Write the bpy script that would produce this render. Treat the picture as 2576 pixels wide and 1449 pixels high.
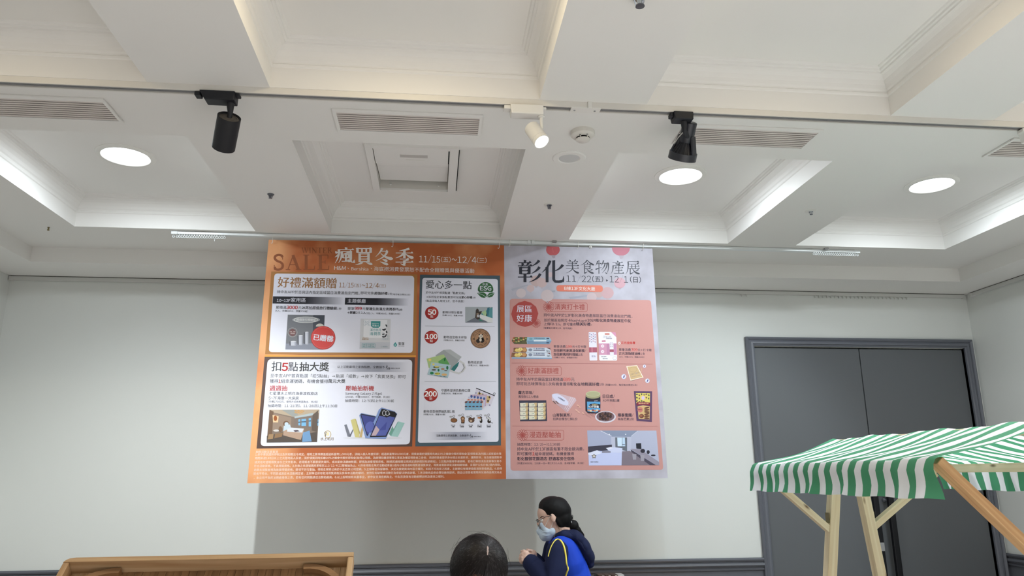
import bpy, bmesh, math, random
import numpy as np
from math import sin, cos, pi, radians, sqrt
from mathutils import Vector, Matrix
random.seed(11)
for _o in list(bpy.data.objects):
    bpy.data.objects.remove(_o)
SC = bpy.context.scene
COL = SC.collection

# ------------------------------------------------------------------ camera
W, H, F = 2576.0, 1449.0, 1868.35
HC = 1.62
_ya, _pi, _ro = radians(5.98973), radians(14.14268), radians(-0.34989)
_f = Vector((sin(_ya) * cos(_pi), cos(_ya) * cos(_pi), sin(_pi)))
_r = Vector((cos(_ya), -sin(_ya), 0))
_u = _r.cross(_f)
CR = cos(_ro) * _r + sin(_ro) * _u
CU = -sin(_ro) * _r + cos(_ro) * _u
cam = bpy.data.cameras.new('camera')
cam.sensor_width = 36.0
cam.lens = F / W * 36.0
cam.clip_start = 0.02
camo = bpy.data.objects.new('camera', cam)
COL.objects.link(camo)
camo.matrix_world = Matrix(((CR.x, CU.x, -_f.x, 0), (CR.y, CU.y, -_f.y, 0), (CR.z, CU.z, -_f.z, HC), (0, 0, 0, 1)))
SC.camera = camo

# ------------------------------------------------------------------ view + world + lights
SC.view_settings.view_transform = 'Standard'
SC.view_settings.look = 'None'
SC.view_settings.exposure = 0.0
SC.view_settings.gamma = 1.0
SC.view_settings.use_curve_mapping = False
wd = bpy.data.worlds.new('world')
SC.world = wd
wd.use_nodes = True
wd.node_tree.nodes['Background'].inputs[0].default_value = (0.8, 0.85, 0.9, 1)
wd.node_tree.nodes['Background'].inputs[1].default_value = 0.0   # closed room: nothing comes from outside

ZB = 2.94          # underside of the ceiling beams
ZT = ZB + 0.165    # top of the coffers
COOL = (0.84, 0.93, 1.0)
NEUT = (0.93, 0.96, 1.0)
WARM = (1.0, 0.83, 0.55)
CX = (-1.48, -0.117, 1.232, 2.604)                 # coffer columns
CY = ((2.845, 4.04), (1.225, 2.42), (-0.395, 0.8), (-2.015, -0.82))  # coffer rows


def lamp_disk(name, loc, power, color, size=0.17):
    l = bpy.data.lights.new(name, 'AREA')
    l.shape = 'DISK'
    l.size = size
    l.energy = power
    l.color = color
    o = bpy.data.objects.new(name, l)
    o.location = loc
    COL.objects.link(o)
    return o


def lamp_spot(name, loc, target, power, color, angle, blend, size=0.03):
    l = bpy.data.lights.new(name, 'SPOT')
    l.energy = power
    l.color = color
    l.spot_size = radians(angle)
    l.spot_blend = blend
    l.shadow_soft_size = size
    o = bpy.data.objects.new(name, l)
    o.location = loc
    o.rotation_euler = (Vector(target) - Vector(loc)).to_track_quat('-Z', 'Y').to_euler()
    COL.objects.link(o)
    return o


P_COOL = 11.5
for c in (0, 2, 3):
    lamp_disk('downlight_lamp', (CX[c], 3.44, ZT - 0.014), P_COOL, COOL)
for c, pw in enumerate((3.4, 6.3, 2.6, 3.6)):
    lamp_disk('downlight_lamp', (CX[c], 1.82, ZT - 0.014), pw, WARM)
for yc in (0.20, -1.42):
    for c in range(4):
        lamp_spot('hall_fill_lamp', (CX[c], yc, ZT - 0.014), (CX[c], yc, 0), (160.0, 160.0, 360.0, 500.0)[c], NEUT, 96, 0.6, 0.08)  # unseen fill lamps, added so the floor bounces light up to the ceiling
SPA = (-0.735, 2.53, 2.715)
SPC = (0.885, 2.50, 2.745)
SPW = (0.372, 2.425, 2.768)
SPE = (2.41, 2.42, 2.80)
SPD = (2.75, 2.46, 2.78)
lamp_spot('spot_lamp', SPA, (-1.55, 4.8, 0.55), 135, (0.92, 0.98, 1.0), 82, 0.9, 0.02)
lamp_spot('spot_lamp', SPC, (1.15, 4.8, 0.35), 32, (0.74, 0.87, 1.0), 80, 0.9, 0.04)
lamp_spot('spot_lamp', SPD, (1.25, 4.8, 0.95), 74, (0.84, 0.95, 1.0), 76, 0.55, 0.02)
lamp_spot('spot_lamp', SPE, (1.80, 2.60, 1.6), 130, (0.92, 0.97, 1.0), 84, 0.7, 0.03)
lamp_spot('spot_lamp', SPW, (0.95, 1.45, 0.0), 100, (0.88, 0.95, 1.0), 58, 0.5, 0.03)
# ------------------------------------------------------------------ helpers


def ray(px, py):
    return CR * (px - W / 2) + CU * (H / 2 - py) + _f * F


def at(px, py, Y):
    """point of the real plane Y seen along a sight line of the survey camera"""
    d = ray(px, py)
    return d * (Y / d.y) + Vector((0, 0, HC))


def lin(c):
    c = c / 255.0
    return c / 12.92 if c <= 0.04045 else ((c + 0.055) / 1.055) ** 2.4


def rgb(c):
    return (lin(c[0]), lin(c[1]), lin(c[2]), 1.0)


def mat(name, c, rough=0.6, metal=0.0, spec=0.5, emit=None, estr=0.0, bump=0.0, bscale=200.0, var=0.0, vscale=3.0):
    m = bpy.data.materials.new(name)
    m.use_nodes = True
    nt = m.node_tree
    b = nt.nodes['Principled BSDF']
    b.inputs['Base Color'].default_value = rgb(c)
    b.inputs['Roughness'].default_value = rough
    b.inputs['Metallic'].default_value = metal
    b.inputs['Specular IOR Level'].default_value = spec
    if emit:
        b.inputs['Emission Color'].default_value = (*emit, 1)
        b.inputs['Emission Strength'].default_value = estr
    if bump or var:
        tc = nt.nodes.new('ShaderNodeTexCoord')
    if bump:
        n = nt.nodes.new('ShaderNodeTexNoise')
        n.inputs['Scale'].default_value = bscale
        bp = nt.nodes.new('ShaderNodeBump')
        bp.inputs['Strength'].default_value = bump
        bp.inputs['Distance'].default_value = 0.002
        nt.links.new(tc.outputs['Object'], n.inputs['Vector'])
        nt.links.new(n.outputs['Fac'], bp.inputs['Height'])
        nt.links.new(bp.outputs['Normal'], b.inputs['Normal'])
    if var:
        n2 = nt.nodes.new('ShaderNodeTexNoise')
        n2.inputs['Scale'].default_value = vscale
        n2.inputs['Detail'].default_value = 4
        rp = nt.nodes.new('ShaderNodeMapRange')
        rp.inputs[3].default_value = 1 - var
        rp.inputs[4].default_value = 1 + var
        mx = nt.nodes.new('ShaderNodeMix')
        mx.data_type = 'RGBA'
        mx.blend_type = 'MULTIPLY'
        mx.inputs[0].default_value = 1.0
        mx.inputs[6].default_value = rgb(c)
        cb = nt.nodes.new('ShaderNodeCombineColor')
        nt.links.new(tc.outputs['Object'], n2.inputs['Vector'])
        nt.links.new(n2.outputs['Fac'], rp.inputs[0])
        for i in range(3):
            nt.links.new(rp.outputs[0], cb.inputs[i])
        nt.links.new(cb.outputs[0], mx.inputs[7])
        nt.links.new(mx.outputs[2], b.inputs['Base Color'])
    return m


def wood_mat(name, light, dark, stripes=26.0, knots=True, rough=0.55):
    """pine grain along U (metres), rings across V, a few knots"""
    m = bpy.data.materials.new(name)
    m.use_nodes = True
    nt = m.node_tree
    N = nt.nodes.new
    L = nt.links.new
    b = nt.nodes['Principled BSDF']
    b.inputs['Roughness'].default_value = rough
    uv = N('ShaderNodeUVMap')
    mp = N('ShaderNodeMapping')
    mp.inputs['Scale'].default_value = (1.2, stripes, 1)
    no = N('ShaderNodeTexNoise')
    no.inputs['Scale'].default_value = 2.0
    no.inputs['Detail'].default_value = 3
    no.inputs['Distortion'].default_value = 0.6
    L(uv.outputs[0], mp.inputs[0])
    L(mp.outputs[0], no.inputs['Vector'])
    cr = N('ShaderNodeValToRGB')
    cr.color_ramp.elements[0].position = 0.32
    cr.color_ramp.elements[0].color = rgb(dark)
    cr.color_ramp.elements[1].position = 0.62
    cr.color_ramp.elements[1].color = rgb(light)
    L(no.outputs['Fac'], cr.inputs[0])
    out = cr.outputs[0]
    if knots:
        mp2 = N('ShaderNodeMapping')
        mp2.inputs['Scale'].default_value = (5.0, 14.0, 1)
        vo = N('ShaderNodeTexVoronoi')
        vo.inputs['Scale'].default_value = 1.0
        L(uv.outputs[0], mp2.inputs[0])
        L(mp2.outputs[0], vo.inputs['Vector'])
        kr = N('ShaderNodeValToRGB')
        kr.color_ramp.elements[0].position = 0.03
        kr.color_ramp.elements[0].color = (1, 1, 1, 1)
        kr.color_ramp.elements[1].position = 0.11
        kr.color_ramp.elements[1].color = (0, 0, 0, 1)
        L(vo.outputs['Distance'], kr.inputs[0])
        mx = N('ShaderNodeMix')
        mx.data_type = 'RGBA'
        mx.inputs[7].default_value = rgb((112, 78, 48))
        L(kr.outputs[0], mx.inputs[0])
        L(out, mx.inputs[6])
        out = mx.outputs[2]
    L(out, b.inputs['Base Color'])
    bp = N('ShaderNodeBump')
    bp.inputs['Strength'].default_value = 0.15
    bp.inputs['Distance'].default_value = 0.001
    L(no.outputs['Fac'], bp.inputs['Height'])
    L(bp.outputs[0], b.inputs['Normal'])
    return m


class MB:
    """collects shapes; build() links them as ONE mesh object"""

    def __init__(s):
        s.v, s.f, s.m, s.uv = [], [], [], []

    def face(s, pts, mi=0, uv=None):
        n = len(s.v)
        s.v += [Vector(p) for p in pts]
        s.f.append(list(range(n, n + len(pts))))
        s.m.append(mi)
        s.uv.append(uv)

    def mesh(s, vs, fs, mi=0):
        n = len(s.v)
        s.v += [Vector(p) for p in vs]
        for f in fs:
            s.f.append([i + n for i in f])
            s.m.append(mi)
            s.uv.append(None)

    def box(s, a, b, mi=0, M=None):
        x0, y0, z0 = a
        x1, y1, z1 = b
        vs = [Vector(p) for p in ((x0, y0, z0), (x1, y0, z0), (x1, y1, z0), (x0, y1, z0), (x0, y0, z1), (x1, y0, z1), (x1, y1, z1), (x0, y1, z1))]
        if M:
            vs = [M @ p for p in vs]
        s.mesh(vs, [(0, 3, 2, 1), (4, 5, 6, 7), (0, 1, 5, 4), (1, 2, 6, 5), (2, 3, 7, 6), (3, 0, 4, 7)], mi)

    def bar(s, p0, p1, w, h, up=(0, 0, 1), mi=0, v0=None):
        """timber bar with UV grain along its length"""
        p0, p1 = Vector(p0), Vector(p1)
        d = (p1 - p0)
        L = d.length
        d = d / L
        sd = d.cross(Vector(up)).normalized()
        u2 = sd.cross(d).normalized()
        if v0 is None:
            v0 = random.random() * 20
        u0 = random.random() * 20
        c = [(-w / 2, -h / 2), (w / 2, -h / 2), (w / 2, h / 2), (-w / 2, h / 2)]
        A = [p0 + sd * x + u2 * y for x, y in c]
        B = [p1 + sd * x + u2 * y for x, y in c]
        wid = [w, h, w, h]
        vv = v0
        for i in range(4):
            j = (i + 1) % 4
            s.face([A[i], A[j], B[j], B[i]], mi, [(u0, vv), (u0, vv + wid[i]), (u0 + L, vv + wid[i]), (u0 + L, vv)])
            vv += wid[i]
        s.face([A[3], A[2], A[1], A[0]], mi, [(u0, v0), (u0 + .01, v0), (u0 + .01, v0 + w), (u0, v0 + w)])
        s.face(B, mi, [(u0, v0), (u0 + .01, v0), (u0 + .01, v0 + w), (u0, v0 + w)])

    def tube(s, pts, r, seg=8, mi=0, cap=True):
        pts = [Vector(p) for p in pts]
        n = len(pts)
        rs = r if isinstance(r, (list, tuple)) else [r] * n
        base = len(s.v)
        prev = None
        for i, p in enumerate(pts):
            t = (pts[min(i + 1, n - 1)] - pts[max(i - 1, 0)]).normalized()
            if prev is None:
                a = t.cross(Vector((0, 0, 1)))
                if a.length < 1e-4:
                    a = t.cross(Vector((0, 1, 0)))
                a.normalize()
            else:
                a = (prev - t * prev.dot(t)).normalized()
            prev = a
            b = t.cross(a)
            for k in range(seg):
                g = 2 * pi * k / seg
                s.v.append(p + (a * cos(g) + b * sin(g)) * rs[i])
        for i in range(n - 1):
            for k in range(seg):
                k2 = (k + 1) % seg
                s.f.append([base + i * seg + k, base + i * seg + k2, base + (i + 1) * seg + k2, base + (i + 1) * seg + k])
                s.m.append(mi)
                s.uv.append(None)
        if cap:
            s.f.append([base + k for k in range(seg)][::-1])
            s.f.append([base + (n - 1) * seg + k for k in range(seg)])
            s.m += [mi, mi]
            s.uv += [None, None]

    def lathe(s, prof, seg=32, mi=0, M=None, closed=False):
        """prof: (radius, height) list around local z"""
        base = len(s.v)
        for r, h in prof:
            for k in range(seg):
                g = 2 * pi * k / seg
                p = Vector((r * cos(g), r * sin(g), h))
                s.v.append(M @ p if M else p)
        n = len(prof)
        for i in range(n - 1 + (1 if closed else 0)):
            i2 = (i + 1) % n
            for k in range(seg):
                k2 = (k + 1) % seg
                s.f.append([base + i * seg + k, base + i * seg + k2, base + i2 * seg + k2, base + i2 * seg + k])
                s.m.append(mi)
                s.uv.append(None)
        if not closed:
            for i, rev in ((0, True), (n - 1, False)):
                if prof[i][0] > 1e-6:
                    f = [base + i * seg + k for k in range(seg)]
                    s.f.append(f[::-1] if rev else f)
                    s.m.append(mi)
                    s.uv.append(None)

    def build(s, name, mats, parent=None, origin=None, smooth=None, bevel=0.0, bseg=2, weld=False):
        """origin: world position the vertices are measured from (the parent's place)"""
        me = bpy.data.meshes.new(name)
        o0 = Vector(origin) if origin is not None else Vector((0, 0, 0))
        me.from_pydata([tuple(p - o0) for p in s.v], [], s.f)
        if not isinstance(mats, (list, tuple)):
            mats = [mats]
        for m in mats:
            me.materials.append(m)
        me.polygons.foreach_set('material_index', s.m)
        if any(u is not None for u in s.uv):
            ul = me.uv_layers.new(name='UVMap')
            flat = []
            for f, u in zip(s.f, s.uv):
                for i in range(len(f)):
                    flat += list(u[i]) if u else [0.0, 0.0]
            ul.data.foreach_set('uv', flat)
        if bevel or weld:
            bm = bmesh.new()
            bm.from_mesh(me)
            bmesh.ops.remove_doubles(bm, verts=bm.verts, dist=1e-5)
            if bevel:
                bmesh.ops.recalc_face_normals(bm, faces=bm.faces)
                ed = [e for e in bm.edges if len(e.link_faces) == 2 and e.calc_face_angle() > 0.6]
                bmesh.ops.bevel(bm, geom=ed, offset=bevel, segments=bseg, profile=0.5, affect='EDGES', clamp_overlap=True)
            bm.to_mesh(me)
            bm.free()
        me.update()
        if smooth is not None:
            me.polygons.foreach_set('use_smooth', [True] * len(me.polygons))
            me.set_sharp_from_angle(angle=radians(smooth))
        o = bpy.data.objects.new(name, me)
        COL.objects.link(o)
        if parent:
            o.parent = parent
        return o


def tag(o, label=None, cat=None, group=None, kind=None):
    if label:
        o['label'] = label
    if cat:
        o['category'] = cat
    if group:
        o['group'] = group
    if kind:
        o['kind'] = kind
    return o


def thing(name, label, cat, loc=(0, 0, 0), group=None, rot=None):
    o = bpy.data.objects.new(name, None)
    o.empty_display_size = 0.05
    COL.objects.link(o)
    o.location = loc
    if rot:
        o.rotation_euler = rot
    return tag(o, label, cat, group)


def dup(root, loc, label=None, rot=None):
    r = root.copy()
    COL.objects.link(r)
    r.location = loc
    if rot:
        r.rotation_euler = rot
    if label:
        r['label'] = label
    for ch in root.children:
        c = ch.copy()
        COL.objects.link(c)
        c.parent = r
        for g in ch.children:
            d = g.copy()
            COL.objects.link(d)
            d.parent = c
    return r


def struct(o, kind='structure'):
    o['kind'] = kind
    return o


# ------------------------------------------------------------------ materials
M_CEIL = mat('ceiling_paint', (236, 234, 230), 0.8, spec=0.2, bump=0.05, bscale=120)
M_WALL = mat('wall_paint', (224, 226, 222), 0.75, spec=0.25, bump=0.06, bscale=160)
M_DADO = mat('dado_paint', (97, 99, 106), 0.45, spec=0.4)
M_DOOR = mat('door_paint', (98, 101, 104), 0.5, spec=0.35, bump=0.03, bscale=300)
M_DOORFR = mat('door_frame_paint', (104, 107, 115), 0.4, spec=0.4)
M_FLOOR = mat('floor_tiles', (194, 190, 186), 0.35, spec=0.4, var=0.12, vscale=2.5)
M_WHITE = mat('white_plastic', (232, 230, 224), 0.4)
M_CREAM = mat('cream_plastic', (224, 220, 212), 0.45)
M_ALU = mat('white_aluminium', (228, 232, 232), 0.3, spec=0.6)
M_RAILGREY = mat('grey_rail', (206, 206, 202), 0.4)
M_SLOT = mat('dark_slot', (70, 66, 62), 0.6)
M_BLACK = mat('black_metal', (30, 31, 36), 0.5, spec=0.35)
M_BLACK2 = mat('black_gloss', (36, 38, 46), 0.35, spec=0.5)
M_CHROME = mat('chrome', (200, 204, 210), 0.15, metal=1.0)
M_BRASS = mat('dull_brass', (140, 128, 92), 0.35, metal=0.8)
M_STEEL = mat('sprinkler_steel', (128, 130, 138), 0.3, metal=0.9)
M_VENT = mat('vent_slat', (212, 203, 197), 0.55)
M_VENTBACK = mat('vent_gap_shade', (112, 102, 98), 0.8)  # no duct behind: the shade between the slats is put into this colour
M_GREY = mat('grey_plastic', (150, 150, 150), 0.5)
M_LATCH = mat('latch_grey', (196, 192, 187), 0.5)
M_HANDLE = mat('black_handle', (17, 18, 22), 0.45, spec=.35)
M_CAP = mat('dark_grey_cap', (84, 80, 76), 0.5)
M_GRILLE = mat('speaker_grille', (208, 209, 208), 0.6)
M_LIT = mat('lit_diffuser', (255, 255, 255), 0.5, emit=(0.90, 0.96, 1.0), estr=9.0)
M_GLASS = mat('frosted_glass', (190, 220, 240), 0.2)
M_BLACKGAP = mat('black_gap', (12, 12, 12), 0.9)
M_PINE = wood_mat('pale_pine', (236, 220, 186), (222, 200, 160), 24)
M_PINE2 = wood_mat('orange_pine', (214, 172, 122), (188, 140, 92), 20)
M_BEECH = wood_mat('honey_pine', (206, 174, 134), (180, 142, 100), 30, knots=False)
M_BEECH_SHADE = wood_mat('honey_pine_shaded', (152, 114, 76), (122, 88, 56), 40, knots=False)  # same wood darkened, the shade inside the rim is painted in
# ------------------------------------------------------------------ room shell
XL, XR, YB, YF = -2.66, 3.765, 4.8, -3.5
DX0, DX1, DZ = 2.152, 3.684, 2.462           # door opening
DADO = 1.035

b = MB()
b.box((XL - .1, YF - .1, -.06), (XR + .1, YB + .3, 0))
struct(b.build('floor', M_FLOOR))


def wall(name, boxes):
    b = MB()
    for (a, c) in boxes:
        (x0, y0, z0), (x1, y1, z1) = a, c
        if z0 < DADO < z1:
            b.box((x0, y0, z0), (x1, y1, DADO), 1)
            b.box((x0, y0, DADO), (x1, y1, z1), 0)
        else:
            b.box(a, c, 0)
    return struct(b.build(name, [M_WALL, M_DADO]))


ZW = ZB + .2
wall_back = wall('wall_back', [((XL - .1, YB, 0), (DX0, YB + .1, ZW)), ((DX0, YB, DZ), (DX1, YB + .1, ZW)), ((DX1, YB, 0), (XR + .1, YB + .1, ZW))])
wall_left = wall('wall_left', [((XL - .1, YF, 0), (XL, YB, ZW))])
wall_right = wall('wall_right', [((XR, YF, 0), (XR + .1, YB, ZW))])
wall_front = wall('wall_front', [((XL - .1, YF - .1, 0), (XR + .1, YF, ZW))])

RAILP = [(1.105, 0), (1.105, .016), (1.096, .023), (1.087, .019), (1.085, .010), (1.076, .010), (1.074, .022), (1.062, .026), (1.053, .018), (1.051, .008), (1.044, .008), (1.041, .015), (1.032, .012), (1.030, 0)]


def chair_rail(parent, p0, p1, nrm):
    b = MB()
    p0, p1, nrm = Vector(p0), Vector(p1), Vector(nrm)
    for (z0, d0), (z1, d1) in zip(RAILP, RAILP[1:]):
        b.face([p0 + nrm * d0 + Vector((0, 0, z0)), p1 + nrm * d0 + Vector((0, 0, z0)), p1 + nrm * d1 + Vector((0, 0, z1)), p0 + nrm * d1 + Vector((0, 0, z1))])
    o = b.build('chair_rail', M_DADO, parent)
    return o


chair_rail(wall_back, (XL, YB, 0), (2.093, YB, 0), (0, -1, 0))
chair_rail(wall_right, (XR, YB, 0), (XR, YF, 0), (-1, 0, 0))
chair_rail(wall_left, (XL, YB, 0), (XL, YF, 0), (1, 0, 0))
# raised panel border on the right dado
for y0 in (4.62, 3.3):
    b = MB()
    for (ya, za, yb2, zb2) in ((y0, .92, y0 - 1.1, .95), (y0, .2, y0 - 1.1, .23), (y0, .2, y0 - .03, .95), (y0 - 1.07, .2, y0 - 1.1, .95)):
        b.box((XR - .014, min(ya, yb2), za), (XR, max(ya, yb2), zb2))
    b.build('panel_moulding', M_DADO, wall_right, bevel=.004)

# dropped boxes along the walls
for nm, a, c in (('trim_1', (-2.37, 4.448, 2.85), (3.465, YB, ZB)), ('trim_2', (XL, YF, 2.85), (-2.37, YB, ZB)), ('trim_3', (3.465, YF, 2.85), (XR, YB, ZB))):
    b = MB()
    b.box(a, c)
    struct(b.build(nm, M_CEIL))

# ceiling: beams with coffers
HW = 0.476
xb = [XL - .1]
for c in CX:
    xb += [c - HW, c + HW]
xb.append(XR + .1)
yb = [YF - .1]
for r in CY[::-1]:
    yb += [r[0], r[1]]
yb.append(YB + .1)
b = MB()
for i in range(len(xb) - 1):
    for j in range(len(yb) - 1):
        if i % 2 == 1 and j % 2 == 1:
            continue
        b.face([(xb[i], yb[j], ZB), (xb[i], yb[j + 1], ZB), (xb[i + 1], yb[j + 1], ZB), (xb[i + 1], yb[j], ZB)])
ceiling = struct(b.build('ceiling', M_CEIL))

HX0, HX1, HY0, HY1 = -0.308, 0.050, 3.228, 3.745     # access hatch opening
MOULD = [(0, .078), (.005, .082), (.007, .089), (.004, .092), (.006, .097), (.012, .103), (.017, .116), (.026, .131), (.040, .141), (.051, .144), (.053, .150), (.060, .152), (.063, .158), (.070, .160), (.074, .165)]
for ri, (y0, y1) in enumerate(CY):
    for ci, cx in enumerate(CX):
        x0, x1 = cx - HW, cx + HW
        b = MB()
        for q in (((x0, y0), (x1, y0)), ((x1, y0), (x1, y1)), ((x1, y1), (x0, y1)), ((x0, y1), (x0, y0))):
            (ax, ay), (bx, by) = q
            b.face([(ax, ay, ZB), (bx, by, ZB), (bx, by, ZT), (ax, ay, ZT)])
        if ri == 0 and ci == 1:
            for (a0, a1, c0, c1) in ((x0, HX0, y0, y1), (HX1, x1, y0, y1), (HX0, HX1, y0, HY0), (HX0, HX1, HY1, y1)):
                b.face([(a0, c0, ZT), (a0, c1, ZT), (a1, c1, ZT), (a1, c0, ZT)])
        else:
            b.face([(x0, y0, ZT), (x0, y1, ZT), (x1, y1, ZT), (x1, y0, ZT)])
        co = b.build('coffer', M_CEIL, ceiling)
        b = MB()
        for (i0, h0), (i1, h1) in zip(MOULD, MOULD[1:]):
            R0 = [(x0 + i0, y0 + i0), (x1 - i0, y0 + i0), (x1 - i0, y1 - i0), (x0 + i0, y1 - i0)]
            R1 = [(x0 + i1, y0 + i1), (x1 - i1, y0 + i1), (x1 - i1, y1 - i1), (x0 + i1, y1 - i1)]
            for k in range(4):
                k2 = (k + 1) % 4
                b.face([(*R0[k], ZB + h0), (*R0[k2], ZB + h0), (*R1[k2], ZB + h1), (*R1[k], ZB + h1)])
        b.build('coffer_moulding', M_CEIL, co)

# ------------------------------------------------------------------ door
DP = [(0, 0), (0, .022), (.010, .030), (.018, .024), (.022, .018), (.034, .026), (.046, .026), (.050, .018), (.059, .014), (.059, -.05)]
door = MB()
for (o0, p0), (o1, p1) in zip(DP, DP[1:]):
    A = [(2.093 + o0, 0), (2.093 + o0, 2.522 - o0), (3.743 - o0, 2.522 - o0), (3.743 - o0, 0)]
    B = [(2.093 + o1, 0), (2.093 + o1, 2.522 - o1), (3.743 - o1, 2.522 - o1), (3.743 - o1, 0)]
    for k in range(3):
        door.face([(A[k][0], YB - p0, A[k][1]), (A[k + 1][0], YB - p0, A[k + 1][1]), (B[k + 1][0], YB - p1, B[k + 1][1]), (B[k][0], YB - p1, B[k][1])])
door_1 = struct(door.build('door_1', M_DOORFR))
leafs = []
for x0, x1 in ((DX0 + .004, 2.914), (2.920, DX1 - .006)):
    b = MB()
    b.box((x0, YB + .014, .01), (x1, YB + .055, DZ - .008))
    leafs.append(b.build('door_leaf', M_DOOR, door_1, bevel=.003))
b = MB()
b.box((DX0 - .0, YB + .085, 0), (DX1, YB + .095, DZ))
b.build('door_dark_backing', M_SLOT, door_1)  # dark sheet closing the opening, shows as dark gaps around the leaves
for lf, px, py in ((leafs[0], 2206.5, 1300), (leafs[1], 2244.5, 1300)):
    xh = at(px, py, YB - .052).x
    b = MB()
    b.box((xh - .019, YB - .066, .62), (xh + .019, YB - .040, 1.56))
    hd = b.build('handle', M_HANDLE, lf, bevel=.004)
    for z in (1.446, .72):
        b = MB()
        Mx = Matrix.Translation((xh - .004, YB + .016, z)) @ Matrix.Rotation(pi / 2, 4, 'X')
        b.lathe([(.016, 0), (.016, .012), (.013, .022), (.008, .028), (.008, .058)], 20, 0, Mx)
        b.build('handle_fixing', M_CHROME, hd, smooth=40)
xh = at(2206.5, 1300, YB - .052).x
b = MB()
b.box((xh - .017, YB - .071, at(2213, 1387, YB - .07).z), (xh + .017, YB - .064, at(2213, 1365, YB - .07).z))
b.build('lock_plate', M_GREY, leafs[0], bevel=.003)

# ------------------------------------------------------------------ ceiling fixtures
# air vents
VG = 'slotted air vents in the middle ceiling beam'
vlab = ['slotted air vent in ceiling beam, cut by the left photo edge', 'slotted air vent in ceiling beam directly above the open access hatch',
        'slotted air vent in ceiling beam behind the black flared spotlight', 'slotted air vent in ceiling beam, cut by the right photo edge']
vent = thing('air_vent', vlab[0], 'vent', (CX[0], 2.646, ZB), VG)
vl, vw, il, iw = .280, .0925, .2675, .0735
b = MB()
for a, c in (((-vl, -vw, -.008), (vl, -iw, 0)), ((-vl, iw, -.008), (vl, vw, 0)), ((-vl, -iw, -.008), (-il, iw, 0)), ((il, -iw, -.008), (vl, iw, 0))):
    b.box(a, c)
b.build('frame', M_CEIL, vent, bevel=.0015)
b = MB()
b.box((-il, -iw, -.0010), (il, iw, -.0002))
b.build('backing', M_VENTBACK, vent)
NS = 9
for i in range(NS):
    y = -iw + 2 * iw * (i + .5) / NS
    b = MB()
    Mx = Matrix.Translation((0, y, -.0056)) @ Matrix.Rotation(radians(-12), 4, 'X')
    b.box((-il, -.0041, -.0007), (il, .0041, .0007), 0, Mx)
    b.build('slat', M_VENT, vent)
for i in (1, 2, 3):
    dup(vent, (CX[i], 2.646, ZB), vlab[i])

# downlights
DG = 'round downlights in the back row of coffers'
dlab = ['lit round downlight in the left back coffer below the black cylinder spotlight', 'lit round downlight in coffer just under the black flared spotlight',
        'lit round downlight in the rightmost back coffer']
dl = thing('downlight', dlab[0], 'lamp', (CX[0], 3.44, ZT), DG)
b = MB()
b.lathe([(.131, 0), (.131, -.004), (.126, -.008), (.108, -.010), (.103, -.006), (.101, -.001)], 48)
b.build('trim_ring', M_WHITE, dl, smooth=35)
b = MB()
b.lathe([(.102, -.003), (.0001, -.0035)], 48)
b.build('diffuser', M_LIT, dl)
dup(dl, (CX[2], 3.44, ZT), dlab[1])
dup(dl, (CX[3], 3.44, ZT), dlab[2])

# access hatch
hx, hy = (HX0 + HX1) / 2, (HY0 + HY1) / 2
h = thing('access_hatch', 'open white ceiling access hatch in the middle back coffer', 'hatch', (hx, hy, ZT))
O = (hx, hy, ZT)
b = MB()
z0, z1 = ZT - .014, ZT
b.box((HX0 - .035, HY0 - .028, z0), (HX0, HY1 + .016, z1))
b.box((HX1, HY0 - .028, z0), (HX1 + .042, HY1 + .016, z1))
b.box((HX0, HY0 - .028, z0), (HX1, HY0, z1))
b.box((HX0, HY1, z0), (HX1, HY1 + .016, z1))
b.build('frame', M_CEIL, h, O, bevel=.001)
b = MB()
zt = ZT + .16
for q in ([(HX0, HY0), (HX1, HY0)], [(HX1, HY0), (HX1, HY1)], [(HX1, HY1), (HX0, HY1)], [(HX0, HY1), (HX0, HY0)]):
    b.face([(*q[0], ZT), (*q[1], ZT), (*q[1], zt), (*q[0], zt)])
b.face([(HX0, HY0, zt), (HX1, HY0, zt), (HX1, HY1, zt), (HX0, HY1, zt)])
b.build('recess', M_CREAM, h, O)
b = MB()
b.box((HX0 + .003, HY0 + .003, ZT - .012), (HX1 - .006, HY0 + .172, ZT - .004))
cov = b.build('cover', M_CEIL, h, O, bevel=.001)
b = MB()
b.box((hx - .055, HY0 + .060, ZT - .0135), (hx + .075, HY0 + .088, ZT - .0118))
b.build('latch', M_LATCH, cov, O)
b = MB()
b.box((hx - .030, HY0 + .112, ZT - .0130), (hx + .062, HY0 + .122, ZT - .0118))
b.build('latch_button', M_WHITE, cov, O, bevel=.0005)
for ya, za, yb2, zb2 in ((HY0 + .176, .000, HY0 + .232, .004), (HY0 + .242, .008, HY0 + .338, .016), (HY0 + .350, .022, HY0 + .472, .027)):
    b = MB()
    b.mesh([(HX0 + .004, ya, ZT + za), (HX1 - .004, ya, ZT + za), (HX1 - .004, yb2, ZT + zb2), (HX0 + .004, yb2, ZT + zb2),
            (HX0 + .004, ya, ZT + za + .006), (HX1 - .004, ya, ZT + za + .006), (HX1 - .004, yb2, ZT + zb2 + .006), (HX0 + .004, yb2, ZT + zb2 + .006)],
           [(0, 3, 2, 1), (4, 5, 6, 7), (0, 1, 5, 4), (1, 2, 6, 5), (2, 3, 7, 6), (3, 0, 4, 7)])
    b.build('inner_slat', M_CEIL, h, O)
for x in (HX0 + .055, HX1 - .05):
    b = MB()
    b.lathe([(.006, 0), (.006, .004), (.003, .006)], 12, 0, Matrix.Translation((x, HY1, ZT + .020)) @ Matrix.Rotation(pi / 2, 4, 'X'))
    b.build('screw', M_WHITE, h, O, smooth=40)
b = MB()
b.box((HX1 + .0425, HY0 + .01, ZT - .013), (HX1 + .0465, HY1 - .02, ZT - .0005))
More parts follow.
